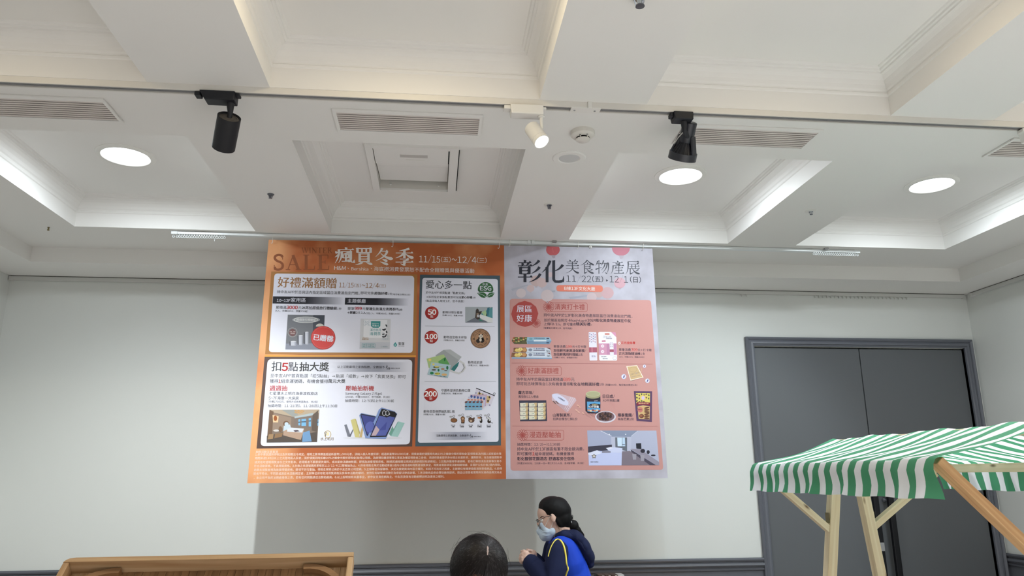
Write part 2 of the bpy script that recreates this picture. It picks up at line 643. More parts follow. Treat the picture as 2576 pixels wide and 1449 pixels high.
b.build('gap_shade_strip', M_BLACKGAP, h, O)  # solid black strip painting the shade of a gap beside the frame
b = MB()
b.box((HX1 - .006, HY0 + .004, ZT - .0125), (HX1 - .001, HY0 + .15, ZT - .006))
b.build('gap_shade_strip', M_BLACKGAP, h, O)  # second black strip, painted gap shade beside the cover

# smoke detector
sx, sy = 0.565, 2.662
s = thing('smoke_detector', 'round cream smoke detector on the ceiling beam above the round speaker', 'detector', (sx, sy, ZB))
b = MB()
b.lathe([(.047, 0), (.048, -.006), (.047, -.017), (.040, -.024), (.028, -.027), (.001, -.027)], 40)
b.build('base', M_CREAM, s, smooth=35)
b = MB()
b.lathe([(.0265, -.0265), (.0265, -.034)], 32)
b.build('chamber', M_BLACKGAP, s)
b = MB()
b.lathe([(.0285, -.0335), (.028, -.037), (.024, -.040), (.001, -.041)], 32)
b.build('cap', M_CREAM, s, smooth=35)
for k in range(6):
    b = MB()
    g = radians(60 * k + 30)
    b.box((-.002, -.0285, -.034), (.002, -.026, -.026), 0, Matrix.Rotation(g, 4, 'Z'))
    b.build('rib', M_CREAM, s)
for x, y, r in ((-.017, -.029, .0025), (.011, -.033, .004)):
    b = MB()
    b.lathe([(r, -.0258), (r * .7, -.0282), (.0002, -.0284)], 12, 0, Matrix.Translation((x, y, 0)))
    b.build('indicator', M_BLACKGAP if r < .003 else M_GREY, s)

# ceiling speaker
s = thing('ceiling_speaker', 'round flush ceiling speaker with grey grille, near the smoke detector', 'speaker', (0.556, 2.915, ZB))
b = MB()
b.lathe([(.072, 0), (.072, -.003), (.068, -.006), (.048, -.006), (.044, -.002)], 48)
b.build('trim_ring', M_CEIL, s, smooth=35)
b = MB()
b.lathe([(.0445, -.0025), (.02, -.0032), (.0001, -.0035)], 40)
b.build('grille', M_GRILLE, s, smooth=35)

# sprinklers


def sprinkler(label, x, y, rp, bright=False, sc=1.0):
    t = thing('sprinkler', label, 'sprinkler', (x, y, ZB), 'fire sprinklers in the ceiling beams')
    b = MB()
    b.lathe([(rp, 0), (rp, -.002), (rp * .8, -.004), (.014 * sc, -.004), (.013 * sc, 0)], 32)
    b.build('escutcheon', M_WHITE if rp > .02 else M_STEEL, t, smooth=35)
    b = MB()
    b.lathe([(.013 * sc, -.001), (.012 * sc, -.006)], 24)
    b.lathe([(.0045 * sc, -.004), (.0045 * sc, -.017 * sc - .004)], 12)
    for k in range(4):
        g = pi / 4 + k * pi / 2
        b.tube([(.0115 * sc * cos(g), .0115 * sc * sin(g), -.004), (.009 * sc * cos(g), .009 * sc * sin(g), -.014 * sc), (.006 * sc * cos(g), .006 * sc * sin(g), -.021 * sc)], .0014 * sc, 6)
    b.build('frame', M_CHROME if bright else M_STEEL, t, smooth=40)
    b = MB()
    b.lathe([(.0085 * sc, -.020 * sc), (.0088 * sc, -.022 * sc), (.0005, -.0225 * sc)], 20)
    b.build('deflector', M_STEEL, t, smooth=40)
    return t


sprinkler('small dark fire sprinkler on beam left of the access hatch', -.803, 3.462, .0165)
sprinkler('small dark fire sprinkler with white ring below the round speaker', .557, 3.485, .027)
sprinkler('recessed fire sprinkler with wide white ring on the right beam', 1.925, 3.46, .031, True, .9)
sprinkler('chrome fire sprinkler cut off by the top photo edge', .559, 1.80, .026, True, 1.5)
t = thing('ceiling_stub', 'tiny brass stub on the ceiling beam in the upper left corner', 'stub', (-2.101, 4.068, ZB))
b = MB()
b.lathe([(.006, 0), (.006, -.003), (.004, -.004), (.004, -.012), (.0055, -.013), (.0055, -.018), (.001, -.019)], 16)
b.build('nozzle', M_BRASS, t, smooth=40)

# ------------------------------------------------------------------ lighting track and its spotlights
TY0, TY1, TZ = 2.422, 2.458, 2.917
t = thing('lighting_track', 'long cream lighting track with dark slot across the whole ceiling', 'track', (0, 2.44, ZB))
O = (0, 2.44, ZB)
b = MB()
b.box((XL, TY0, TZ), (XR, TY0 + .005, ZB))
b.box((XL, TY1 - .006, TZ), (XR, TY1, ZB))
b.box((XL, TY0 + .005, ZB - .006), (XR, TY1 - .006, ZB))
b.build('housing', M_CREAM, t, O)
b = MB()
b.box((XL, TY0 + .005, TZ + .005), (XR, TY1 - .006, ZB - .006))
b.build('slot', M_SLOT, t, O)
for y in (TY0 + .010, TY0 + .019):
    b = MB()
    b.box((XL, y, TZ + .0015), (XR, y + .003, TZ + .006))
    b.build('conductor', M_GREY, t, O)
b = MB()
b.box((.475, TY0 - .001, TZ - .003), (.585, TY1 + .001, TZ + .003))
j = b.build('joiner', M_WHITE, t, O, bevel=.001)
for x in (.490, .565):
    b = MB()
    b.lathe([(.004, 0), (.003, -.002)], 12, 0, Matrix.Translation((x, (TY0 + TY1) / 2, TZ - .003)))
    b.build('screw', M_GREY, j, O)
b = MB()
b.box((.536, TY0 - .006, TZ - .003), (.552, TY0 - .0005, TZ + .026))
b.build('clip', M_WHITE, t, O, bevel=.0015)


def adapter(t, O, x0, x1, m, depth=.038, nub=(.018, .014), chamf=.02):
    b = MB()
    yc = (TY0 + TY1) / 2
    y0, y1 = yc - .027, yc + .027
    z0, z1 = TZ - depth, TZ - .0005
    b.mesh([(x0, y0, z1), (x1, y0, z1), (x1, y1, z1), (x0, y1, z1), (x0 + chamf, y0 + .003, z0), (x1, y0 + .003, z0), (x1, y1 - .003, z0), (x0 + chamf, y1 - .003, z0)],
           [(0, 1, 2, 3), (7, 6, 5, 4), (4, 5, 1, 0), (5, 6, 2, 1), (6, 7, 3, 2), (7, 4, 0, 3)])
    b.build('adapter', m, t, O, bevel=.003)
    b = MB()
    b.box((x0 - nub[0], y0 + .010, z1 - .016), (x0 + .003, y1 - .012, z1 - .001))
    b.build('lock_lever', m, t, O, bevel=.003)
    b = MB()
    b.box((x1 - .003, y0 + .010, z1 - .012), (x1 + nub[1], y1 - .016, z1 - .003))
    b.build('lock_lever', m, t, O, bevel=.003)


def axis_matrix(p, d):
    d = Vector(d).normalized()
    return Matrix.Translation(p) @ d.to_track_quat('Z', 'Y').to_matrix().to_4x4()


# black cylinder spotlight
O = Vector((-.73, 2.44, TZ))
t = thing('track_spotlight', 'black cylinder spotlight hanging on the ceiling track, at the left', 'spotlight', O, 'spotlights on the ceiling track')
adapter(t, O, -.828, -.708, M_BLACK, .034)
A0 = at(577, 293, 2.458)
A1 = at(562, 372, 2.545)
dA = (A1 - A0).normalized()
b = MB()
b.tube([(-.727, 2.445, TZ - .030), (-.728, 2.448, TZ - .045), (A0.x + .002, A0.y, A0.z + .012), A0 + dA * .012], [.0135, .012, .0085, .0085], 16)
b.build('stem', M_BLACK, t, O, smooth=40)
LA = (A1 - A0).length
b = MB()
b.lathe([(.030, .010), (.0345, .003), (.038, 0), (.0395, .001), (.0395, LA), (.036, LA), (.034, LA - .02)], 40, 0, axis_matrix(A0, dA))
b.build('barrel', M_BLACK, t, O, smooth=35)
b = MB()
b.lathe([(.0001, .004), (.018, .004), (.020, .008), (.024, .008), (.026, .004), (.0345, .006)], 32, 0, axis_matrix(A0, dA))
b.build('back_cap', M_CAP, t, O, smooth=35)
b = MB()
b.lathe([(.0345, LA - .016), (.0001, LA - .016)], 32, 0, axis_matrix(A0, dA))
b.build('lens', M_LIT, t, O)

# black flared spotlight
O = Vector((.90, 2.44, TZ))
t = thing('track_spotlight', 'black flared spotlight with ribbed body in front of an air vent', 'spotlight', O, 'spotlights on the ceiling track')
adapter(t, O, .856, .930, M_BLACK, .030, (.010, .004), .004)
C0 = at(1736, 307, 2.462)
C1 = at(1716, 398, 2.545)
dC = (C1 - C0).normalized()
LC = (C1 - C0).length
MC = axis_matrix(C0, dC)
b = MB()
b.tube([(.900, 2.440, TZ - .028), (.903, 2.446, TZ - .05), at(1722, 330, 2.452), at(1730, 345, 2.478)], [.012, .0105, .009, .008], 12)
b.build('arm', M_BLACK, t, O, smooth=40)
b = MB()
b.lathe([(.001, 0), (.024, 0), (.027, .003), (.027, LC * .50), (.024, LC * .55), (.001, LC * .55)], 32, 0, MC)
b.build('driver_housing', M_BLACK2, t, O, smooth=35)
b = MB()
b.lathe([(.015, LC * .42), (.017, LC * .5), (.030, LC * .68), (.044, LC * .86)], 32, 0, MC)
b.build('reflector', M_BLACK, t, O, smooth=35)
b = MB()
for k in range(20):
    g = 2 * pi * k / 20
    dr = Vector((cos(g), sin(g), 0))
    tn = Vector((-sin(g), cos(g), 0)) * .0012
    pr = [(.019, LC * .47), (.026, LC * .60), (.036, LC * .73), (.049, LC * .87), (.040, LC * .87), (.012, LC * .47)]
    vs = [MC @ (dr * r + Vector((0, 0, z)) + s2 * tn) for s2 in (-1, 1) for r, z in pr]
    n = len(pr)
    b.mesh(vs, [list(range(n)), list(range(2 * n - 1, n - 1, -1))] + [(i, (i + 1) % n, n + (i + 1) % n, n + i) for i in range(n)])
b.build('cooling_fins', M_BLACK2, t, O)
_l = MC.to_3x3().inverted() @ (CR * .75 - _f * .65)
_g = math.atan2(_l.y, _l.x)
for g in (_g, _g + pi):
    b = MB()
    dr = Vector((cos(g), sin(g), 0))
    tn = Vector((-sin(g), cos(g), 0)) * .015
    pr = [(.020, LC * .36), (.0285, LC * .36), (.052, LC * .90), (.044, LC * .90)]
    vs = [MC @ (dr * r + Vector((0, 0, z)) + s2 * tn) for s2 in (-1, 1) for r, z in pr]
    b.mesh(vs, [(0, 1, 2, 3), (7, 6, 5, 4), (0, 4, 5, 1), (1, 5, 6, 2), (2, 6, 7, 3), (3, 7, 4, 0)])
    b.build('strut', M_BLACK2, t, O, bevel=.002)
b = MB()
b.lathe([(.0500, LC * .83), (.0525, LC * .83), (.0535, LC * 1.03), (.0500, LC * 1.03), (.0475, LC * .95)], 40, 0, MC, closed=True)
b.build('rim', M_BLACK2, t, O, smooth=35)
b = MB()
b.lathe([(.048, LC * .93), (.0001, LC * .93)], 32, 0, MC)
b.build('lens', M_LIT, t, O)
b = MB()
b.tube([at(1717, 334, 2.44), at(1706, 346, 2.43), at(1696, 361, 2.425)], .0022, 8)
b.build('cable', M_GREY, t, O, smooth=60)

# white lit spotlight
O = Vector((.32, 2.44, TZ))
t = thing('track_spotlight', 'small white spotlight switched on, hanging beside the smoke detector', 'spotlight', O, 'spotlights on the ceiling track')
adapter(t, O, .252, .372, M_WHITE, .036, (.022, .012), .004)
yc = (TY0 + TY1) / 2
b = MB()
zt = TZ - .036
W0 = at(1363.5, 322, 2.44)
b.lathe([(.012, zt), (.0125, zt - .004), (.009, zt - .006)], 24, 0, Matrix.Translation((.366, yc - .006, 0)))
b.tube([(.366, yc - .006, zt), (.3665, yc - .004, zt - .02), W0, at(1360, 327, 2.436)], .0062, 12)
b.build('stem', M_WHITE, t, O, smooth=40)
vv = Vector((.13, .87, .45)).normalized()
dW = (-0.62 * vv + .785 * (.60 * CR - .80 * CU)).normalized()
WC = at(1363, 357, 2.415)
LW = .088
WB = WC - dW * LW
MW = axis_matrix(WB, dW)
b = MB()
b.lathe([(.001, 0), (.024, 0), (.0285, .005), (.029, .07), (.0275, .071), (.0275, .073), (.029, .074), (.029, LW), (.0265, LW), (.0262, LW - .004)], 40, 0, MW)
b.build('barrel', M_WHITE, t, O, smooth=35)
b = MB()
b.lathe([(.0263, LW - .004), (.0001, LW - .003)], 32, 0, MW)
b.build('lens', M_LIT, t, O)

# right edge spotlight: its hanging adapter box
O = Vector((2.30, 2.44, TZ))
t = thing('track_spotlight', 'white spotlight adapter box on the track, cut by the right photo edge', 'spotlight', O, 'spotlights on the ceiling track')
adapter(t, O, 2.262, 2.40, M_WHITE, .052, (.012, .012), .006)
b = MB()
b.tube([(2.385, 2.44, TZ - .05), (2.39, 2.44, TZ - .085)], .0062, 12)
b.build('stem', M_WHITE, t, O, smooth=40)
b = MB()
b.lathe([(.001, 0), (.024, 0), (.0285, .005), (.029, .09), (.026, .09), (.025, .08), (.001, .08)], 32, 0, axis_matrix((2.40, 2.43, TZ - .075), (-.25, .6, -.75)))
b.build('barrel', M_WHITE, t, O, smooth=35)

# ------------------------------------------------------------------ curtain tracks
t = thing('curtain_track', 'white ceiling curtain track the two posters hang from', 'track', (.55, 4.09, ZB))
O = Vector((.55, 4.09, ZB))
RA, RB = Vector((-1.457, 4.080, 2.930)), Vector((2.56, 4.108, 2.930))
b = MB()
b.bar(RA, RB, .028, .017)
b.build('rail', M_ALU, t, O, bevel=.002)
b = MB()
b.bar(RA + Vector((.01, 0, .0085)), RB + Vector((-.01, 0, .0085)), .016, .004)
b.build('rail_gap_shade', M_SLOT, t, O)  # dark strip painting the shade line between rail and ceiling
rd = (RB - RA).normalized()
for e in (RA, RB):
    b = MB()
    sg = 1 if e is RA else -1
    b.bar(e - rd * .004 * sg, e + rd * .030 * sg, .034, .022)
    b.build('end_cap', M_ALU, t, O, bevel=.003)
for px, py in ((530, 583), (1395, 606), (2080, 625)):
    p = at(px, py, 4.07)
    b = MB()
    b.box((p.x - .012, 4.068, 2.930), (p.x + .012, 4.076 + .01, 2.9395))
    b.build('bracket', M_GREY, t, O, bevel=.001)
for px in (1331, 1341):
    p = at(px, 610, 4.075)
    b = MB()
    b.box((p.x - .009, 4.072, 2.9195), (p.x + .009, 4.114, 2.9395))
    b.build('joiner', M_ALU, t, O, bevel=.002)
ring = None


def runner(x, tail=0):
    global ring
    y = RA.y + (RB.y - RA.y) * (x - RA.x) / (RB.x - RA.x)
    p = Vector((x, y, 2.9105)) - O
    if ring is None:
        b = MB()
        pts = [(0.0058 * sin(2 * pi * k / 12), 0, 0.0062 * cos(2 * pi * k / 12)) for k in range(13)]
        b.tube(pts, .0021, 6, cap=False)
        b.box((-.003, -.005, .006), (.003, .005, .012))
        ring = b.build('runner', M_ALU, t, smooth=50)
        o = ring
    else:
        o = ring.copy()
        COL.objects.link(o)
    o.location = p
    return o


xs = [at(437, 597, 4.082).x] + [at(446 + k * 6.25, 597, 4.082).x for k in range(20)]
xs += [at(2047 + k * 5.4, 635, 4.105).x for k in range(20)] + [at(2157, 640, 4.107).x]
for k, x in enumerate(xs):
    runner(x)
b = MB()
p = at(540, 600, 4.083)
b.tube([(p.x, 4.083, 2.904), (p.x, 4.083, 2.888)], .0012, 6)
b.build('runner_pin', M_ALU, t, O)

# tracks at the top of the walls
t = thing('curtain_track', 'grey curtain track along the top of the back wall, behind the posters', 'track', (.55, YB, 2.83))
O = Vector((.55, YB, 2.83))
b = MB()
b.box((-2.652, YB - .022, 2.822), (3.742, YB - .002, 2.8455))
b.build('rail', M_RAILGREY, t, O, bevel=.002)
b = MB()
b.box((-2.650, YB - .018, 2.8455), (3.740, YB - .002, 2.8498))
b.build('rail_gap_shade', M_SLOT, t, O)  # dark strip painting the shaded gap above the wall rail
for x in (-2.645, 3.735):
    b = MB()
    b.box((x - .012, YB - .026, 2.818), (x + .012, YB - .001, 2.844))
    b.build('end_cap', M_RAILGREY, t, O, bevel=.002)
r0 = None
for k in range(26):
    px = 2030 + k * 10 if k > 1 else 1866 + k * 12
    if r0 is None:
        b = MB()
        b.box((-.003, -.004, -.012), (.003, .004, 0))
        b.lathe([(.001, -.018), (.0045, -.014), (.001, -.010)], 8)
        r0 = b.build('runner', M_RAILGREY, t)
        o = r0
    else:
        o = r0.copy()
        COL.objects.link(o)
    o.location = Vector((at(px, 745, YB - .012).x, YB - .012, 2.822)) - O
t = thing('curtain_track', 'grey curtain track along the top of the right wall', 'track', (XR, 2.5, 2.83))
O = Vector((XR, 2.5, 2.83))
b = MB()
b.box((XR - .022, .3, 2.822), (XR - .002, 4.735, 2.8455))
b.build('rail', M_RAILGREY, t, O, bevel=.002)
b = MB()
b.box((XR - .018, .3, 2.8455), (XR - .002, 4.733, 2.8498))
b.build('rail_gap_shade', M_SLOT, t, O)  # dark strip painting the shaded gap, as on the back wall
b = MB()
b.box((XR - .026, 4.715, 2.818), (XR - .001, 4.738, 2.844))
b.build('end_cap', M_RAILGREY, t, O, bevel=.002)
# ------------------------------------------------------------------ hanging posters (flat print laid on real boards)
M_PRINT = bpy.data.materials.new('poster_print')
M_PRINT.use_nodes = True
_nt = M_PRINT.node_tree
_a = _nt.nodes.new('ShaderNodeAttribute')
_a.attribute_name = 'ink'
_b = _nt.nodes['Principled BSDF']
_b.inputs['Roughness'].default_value = 0.45
_b.inputs['Specular IOR Level'].default_value = 0.3
_nt.links.new(_a.outputs['Color'], _b.inputs['Base Color'])
PY = 4.09
INKG = 0.96      # reflectance of the printed board


def P(px, py, layer):
    return at(px, py, PY - layer * 0.0004)


def zp(z, x, y):
    return z[0] + x * z[2], z[1] + y * z[2]


class Print:
    def __init__(s):
        s.v, s.f, s.c = [], [], []

    def add(s, pts, c):
        n = len(s.v)
        s.v += [tuple(p) for p in pts]
        s.f.append(tuple(range(n, n + len(pts))))
        s.c.append(c)

    def addmesh(s, vs, fs, c):
        n = len(s.v)
        s.v += vs
        for f in fs:
            s.f.append(tuple(i + n for i in f))
            s.c.append(c)

    def build(s, name, parent, O):
        me = bpy.data.meshes.new(name)
        me.from_pydata([(x - O[0], y - O[1], z - O[2]) for x, y, z in s.v], [], s.f)
        ca = me.color_attributes.new('ink', 'FLOAT_COLOR', 'CORNER')
        cols = []
        for f, c in zip(s.f, s.c):
            q = rgb(c)
            cols += [q[0] * INKG, q[1] * INKG, q[2] * INKG, 1.0] * len(f)
        ca.data.foreach_set('color', cols)
        me.materials.append(M_PRINT)
        o = bpy.data.objects.new(name, me)
        COL.objects.link(o)
        o.parent = parent
        return o

    # shapes in zoom coordinates z = (ox, oy, scale)
    def pl(s, z, pts, c, l=1):
        s.add([P(*zp(z, x, y), l) for x, y in pts], c)

    def el(s, z, cx, cy, rx, ry, c, l=1, n=32, a0=0, a1=360, rot=0):
        cr_, sr_ = cos(radians(rot)), sin(radians(rot))
        pts = []
        m = n if a1 - a0 >= 360 else n + 1
        for k in range(m):
            g = radians(a0 + (a1 - a0) * k / n)
            x, y = rx * cos(g), ry * sin(g)
            pts.append((cx + x * cr_ - y * sr_, cy + x * sr_ + y * cr_))
        s.pl(z, pts, c, l)

    def rr(s, z, q, r, c, l=1):
        """rounded quad, corners TL TR BR BL"""
        out = []
        for i in range(4):
            p = Vector(q[i])
            a = (Vector(q[i - 1]) - p).normalized() * r
            b2 = (Vector(q[(i + 1) % 4]) - p).normalized() * r
            for k in range(7):
                t = k / 6
                out.append((p + a) * (1 - t) ** 2 + p * 2 * t * (1 - t) + (p + b2) * t * t)
        s.pl(z, [(v.x, v.y) for v in out], c, l)

    def st(s, z, pts, w, c, l=1, closed=False):
        n = len(pts)
        for i in range(n if closed else n - 1):
            a, b2 = Vector(pts[i]), Vector(pts[(i + 1) % n])
            d = (b2 - a)
            if d.length < 1e-6:
                continue
            d.normalize()
            nn = Vector((-d.y, d.x)) * w / 2
            e = d * w * .3
            s.pl(z, [tuple(a - e + nn), tuple(b2 + e + nn), tuple(b2 + e - nn), tuple(a - e - nn)], c, l + .05 * (i % 3))

    def ring(s, z, cx, cy, rx, ry, w, c, l=1, n=28):
        s.st(z, [(cx + rx * cos(2 * pi * k / n), cy + ry * sin(2 * pi * k / n)) for k in range(n)], w, c, l, True)

    def grad(s, z, q, c0, c1, l=1, n=16, mid=None):
        TL, TR, BR, BL = [Vector(p) for p in q]
        for k in range(n):
            t0, t1 = k / n, (k + 1) / n
            tm = (t0 + t1) / 2
            u = tm if mid is None else max(0, (tm - mid) / (1 - mid))
            c = tuple(c0[i] + (c1[i] - c0[i]) * u for i in range(3))
            s.pl(z, [tuple(TL.lerp(TR, t0)), tuple(TL.lerp(TR, t1)), tuple(BL.lerp(BR, t1)), tuple(BL.lerp(BR, t0))], c, l)

    def tx(s, z, x0, x1, y, txt, c, w=0.0, l=4, vs=1.0, rot=0.0, em=None, cap=None):
        """one line of lettering whose ink runs from x0 to x1; em / cap fix the letter size in zoom pixels"""
        items, wid = layout(txt)
        pm = P(*zp(z, (x0 + x1) / 2, y), l)
        a = P(*zp(z, x0, y), l)
        b2 = P(*zp(z, x1, y), l)
        px = (b2.x - a.x) / (x1 - x0)
        sx = em * px if em else (b2.x - a.x) / wid
        sz = sx * vs
        if cap:
            sz = cap * px / .733
        base = 0.07 if any(ord(ch) > 0x2e80 for ch in txt) else 0.0
        cxm = (a.x + b2.x) / 2
        cr_, sr_ = cos(radians(rot)), sin(radians(rot))
        if w >= .014:
            sh = [(-w, -w * .5), (w, -w * .5), (-w, w * .5), (w, w * .5)]
        elif w > .002:
            sh = [(-w, 0), (w, 0)]
        elif w == 0 and z is not Z1:
            sh = [(-.005, 0), (.005, 0)]
        else:
            sh = [(0, 0)]
        for k, (dx, dy) in enumerate(sh):
            for ch, ox in items:
                vs_, fs_, _ = glyph(ch, w if w < 0 else 0)
                out = []
                for gx, gy in vs_:
                    lx = (gx + ox + dx - wid / 2) * sx
                    lz = (gy + base + dy) * sz
                    out.append((cxm + lx * cr_ - lz * sr_, a.y - k * .00004, pm.z + lx * sr_ + lz * cr_))
                s.addmesh(out, fs_, c)


_fc = bpy.data.curves.new('lettering_source', 'FONT')
_fo = bpy.data.objects.new('lettering_source', _fc)
COL.objects.link(_fo)
_gc = {}


def glyph(ch, w=0.0):
    k = (ch, w)
    if k not in _gc:
        _fc.body = ch
        kx = {'／': .52, '～': .66}.get(ch, 1.0)
        _fc.offset = w
        _fc.resolution_u = 2
        me = _fo.to_mesh()
        vs = [(v.co.x * kx, v.co.y) for v in me.vertices]
        fs = [tuple(p.vertices) for p in me.polygons]
        xs = [p[0] for p in vs] or [0, .3]
        _gc[k] = (vs, fs, (min(xs), max(xs)))
        _fo.to_mesh_clear()
    return _gc[k]


def layout(txt):
    """letters set one by one: latin letters and digits in the sans shapes that go with the chinese face"""
    x = 0.0
    out = []
    for ch in txt:
        if ch == ' ':
            x += .24
            continue
        o = ord(ch)
        if 0x21 <= o <= 0x7e:
            g = chr(o + 0xFEE0)
            _, _, (a, b) = glyph(g)
            wd_ = b - a
            sb = .034 if ch.isalnum() else .045
            if ch == '1':
                sb = .062
            if ch in '/~':
                sb = .015
            out.append((g, x + sb - a))
            x += wd_ + 2 * sb
        else:
            out.append((ch, x))
            x += 1.0
    # trim to the ink
    g0, o0 = out[0]
    g1, o1 = out[-1]
    lo = glyph(g0)[2][0] + o0
    hi = glyph(g1)[2][1] + o1
    return [(g, o - lo) for g, o in out], hi - lo


# ---- brush-serif characters drawn stroke by stroke (unit square 100 x 100, y up)
MING = {
    '冬': [('T', (38, 98), (30, 78), (4, 48)), ('H', 30, 70, 80), ('T', (66, 80), (48, 50), (5, 26)), ('N', (30, 70), (60, 46), (98, 36)), ('D', 40, 34, 68, 22), ('D', 28, 20, 72, 2)],
    '季': [('T', (76, 97), (50, 90), (22, 84)), ('H', 5, 95, 72), ('V', 50, 88, 42), ('T', (46, 70), (30, 54), (4, 42)), ('N', (54, 70), (74, 52), (98, 42)), ('H', 26, 74, 36), ('T', (70, 35), (60, 28), (52, 24)), ('V', 50, 27, 5), ('T', (54, 4), (42, 3), (30, 10)), ('H', 4, 96, 18)],
    '買': [('V', 14, 96, 70), ('H', 14, 88, 94), ('V', 84, 95, 70), ('V', 38, 93, 72, 9), ('V', 61, 93, 72, 9), ('H', 14, 86, 71), ('V', 26, 64, 16), ('H', 26, 76, 63), ('V', 73, 64, 16), ('H', 26, 74, 48), ('H', 26, 74, 33), ('H', 26, 74, 18), ('T', (40, 16), (26, 6), (3, 0)), ('D', 58, 14, 94, 2)],
    '瘋': [('D', 52, 100, 62, 88), ('H', 18, 97, 85), ('T', (22, 86), (20, 45), (3, 2)), ('D', 4, 76, 14, 62), ('T', (20, 52), (12, 46), (2, 38)), ('T', (36, 74), (34, 38), (20, 4)), ('H', 34, 86, 74), ('V', 81, 74, 28), ('T', (81, 32), (84, 12), (98, 6)), ('T', (96, 4), (98, 14), (99, 24)), ('T', (74, 68), (60, 64), (44, 60)), ('V', 43, 54, 34, 8), ('H', 43, 74, 54), ('V', 71, 54, 34, 8), ('H', 43, 72, 35), ('V', 57, 64, 14, 9), ('H', 36, 72, 14), ('D', 66, 26, 78, 10)],
    '彰': [('D', 28, 100, 36, 90), ('H', 6, 60, 87), ('D', 18, 85, 26, 76), ('T', (50, 86), (44, 80), (40, 75)), ('H', 2, 64, 73), ('V', 14, 66, 36), ('H', 14, 56, 65), ('V', 51, 66, 36), ('H', 14, 52, 51), ('H', 14, 52, 37), ('H', 2, 65, 23), ('V', 33, 36, 0), ('T', (94, 98), (82, 84), (62, 72)), ('T', (96, 68), (82, 52), (60, 38)), ('T', (99, 38), (82, 16), (50, 0))],
    '化': [('T', (38, 99), (26, 70), (2, 44)), ('V', 25, 68, 0), ('T', (94, 80), (78, 62), (54, 50)), ('V', 54, 98, 12), ('R', (54, 14), (60, 4), (76, 3), (92, 5)), ('T', (92, 3), (96, 12), (97, 28))],
    '美': [('D', 28, 100, 38, 88), ('T', (74, 100), (66, 90), (60, 85)), ('H', 10, 90, 83), ('H', 17, 83, 70), ('H', 4, 96, 56), ('V', 50, 84, 56, 8), ('H', 4, 96, 37), ('T', (50, 52), (46, 26), (4, 1)), ('N', (52, 36), (70, 14), (98, 2))],
    '食': [('T', (50, 100), (30, 78), (2, 60)), ('N', (50, 98), (70, 78), (98, 62)), ('D', 46, 80, 54, 72), ('H', 30, 74, 66), ('V', 70, 66, 36, 8), ('H', 30, 70, 51), ('H', 30, 70, 36), ('V', 30, 66, 4, 8), ('T', (28, 2), (40, 8), (52, 15)), ('T', (86, 32), (76, 26), (64, 22)), ('N', (46, 34), (66, 14), (96, 2))],
    '物': [('T', (18, 94), (12, 76), (3, 60)), ('H', 10, 46, 74), ('V', 27, 99, 0, 8), ('T', (3, 32), (24, 40), (48, 48)), ('T', (60, 99), (52, 76), (42, 58)), ('H', 54, 96, 78), ('T', (93, 78), (94, 36), (82, 2)), ('T', (84, 2), (78, 4), (70, 12)), ('T', (70, 76), (62, 50), (42, 26)), ('T', (84, 76), (76, 40), (48, 4))],
    '產': [('D', 46, 100, 56, 90), ('H', 14, 88, 87), ('T', (68, 84), (54, 74), (34, 68)), ('N', (34, 82), (52, 74), (70, 66)), ('H', 16, 96, 63), ('T', (18, 64), (16, 30), (3, 1)), ('T', (40, 56), (36, 46), (28, 38)), ('H', 34, 90, 46), ('V', 60, 58, 6, 8), ('H', 36, 86, 27), ('H', 24, 97, 6)],
    '展': [('H', 16, 90, 95), ('V', 86, 95, 76, 8), ('H', 16, 88, 77), ('T', (17, 95), (16, 40), (2, 1)), ('H', 26, 94, 60), ('V', 43, 70, 44, 8), ('V', 68, 70, 44, 8), ('H', 18, 97, 43), ('V', 32, 44, 4, 8), ('T', (30, 2), (44, 8), (58, 17)), ('T', (88, 36), (78, 28), (66, 23)), ('N', (48, 42), (66, 16), (98, 2))],
}
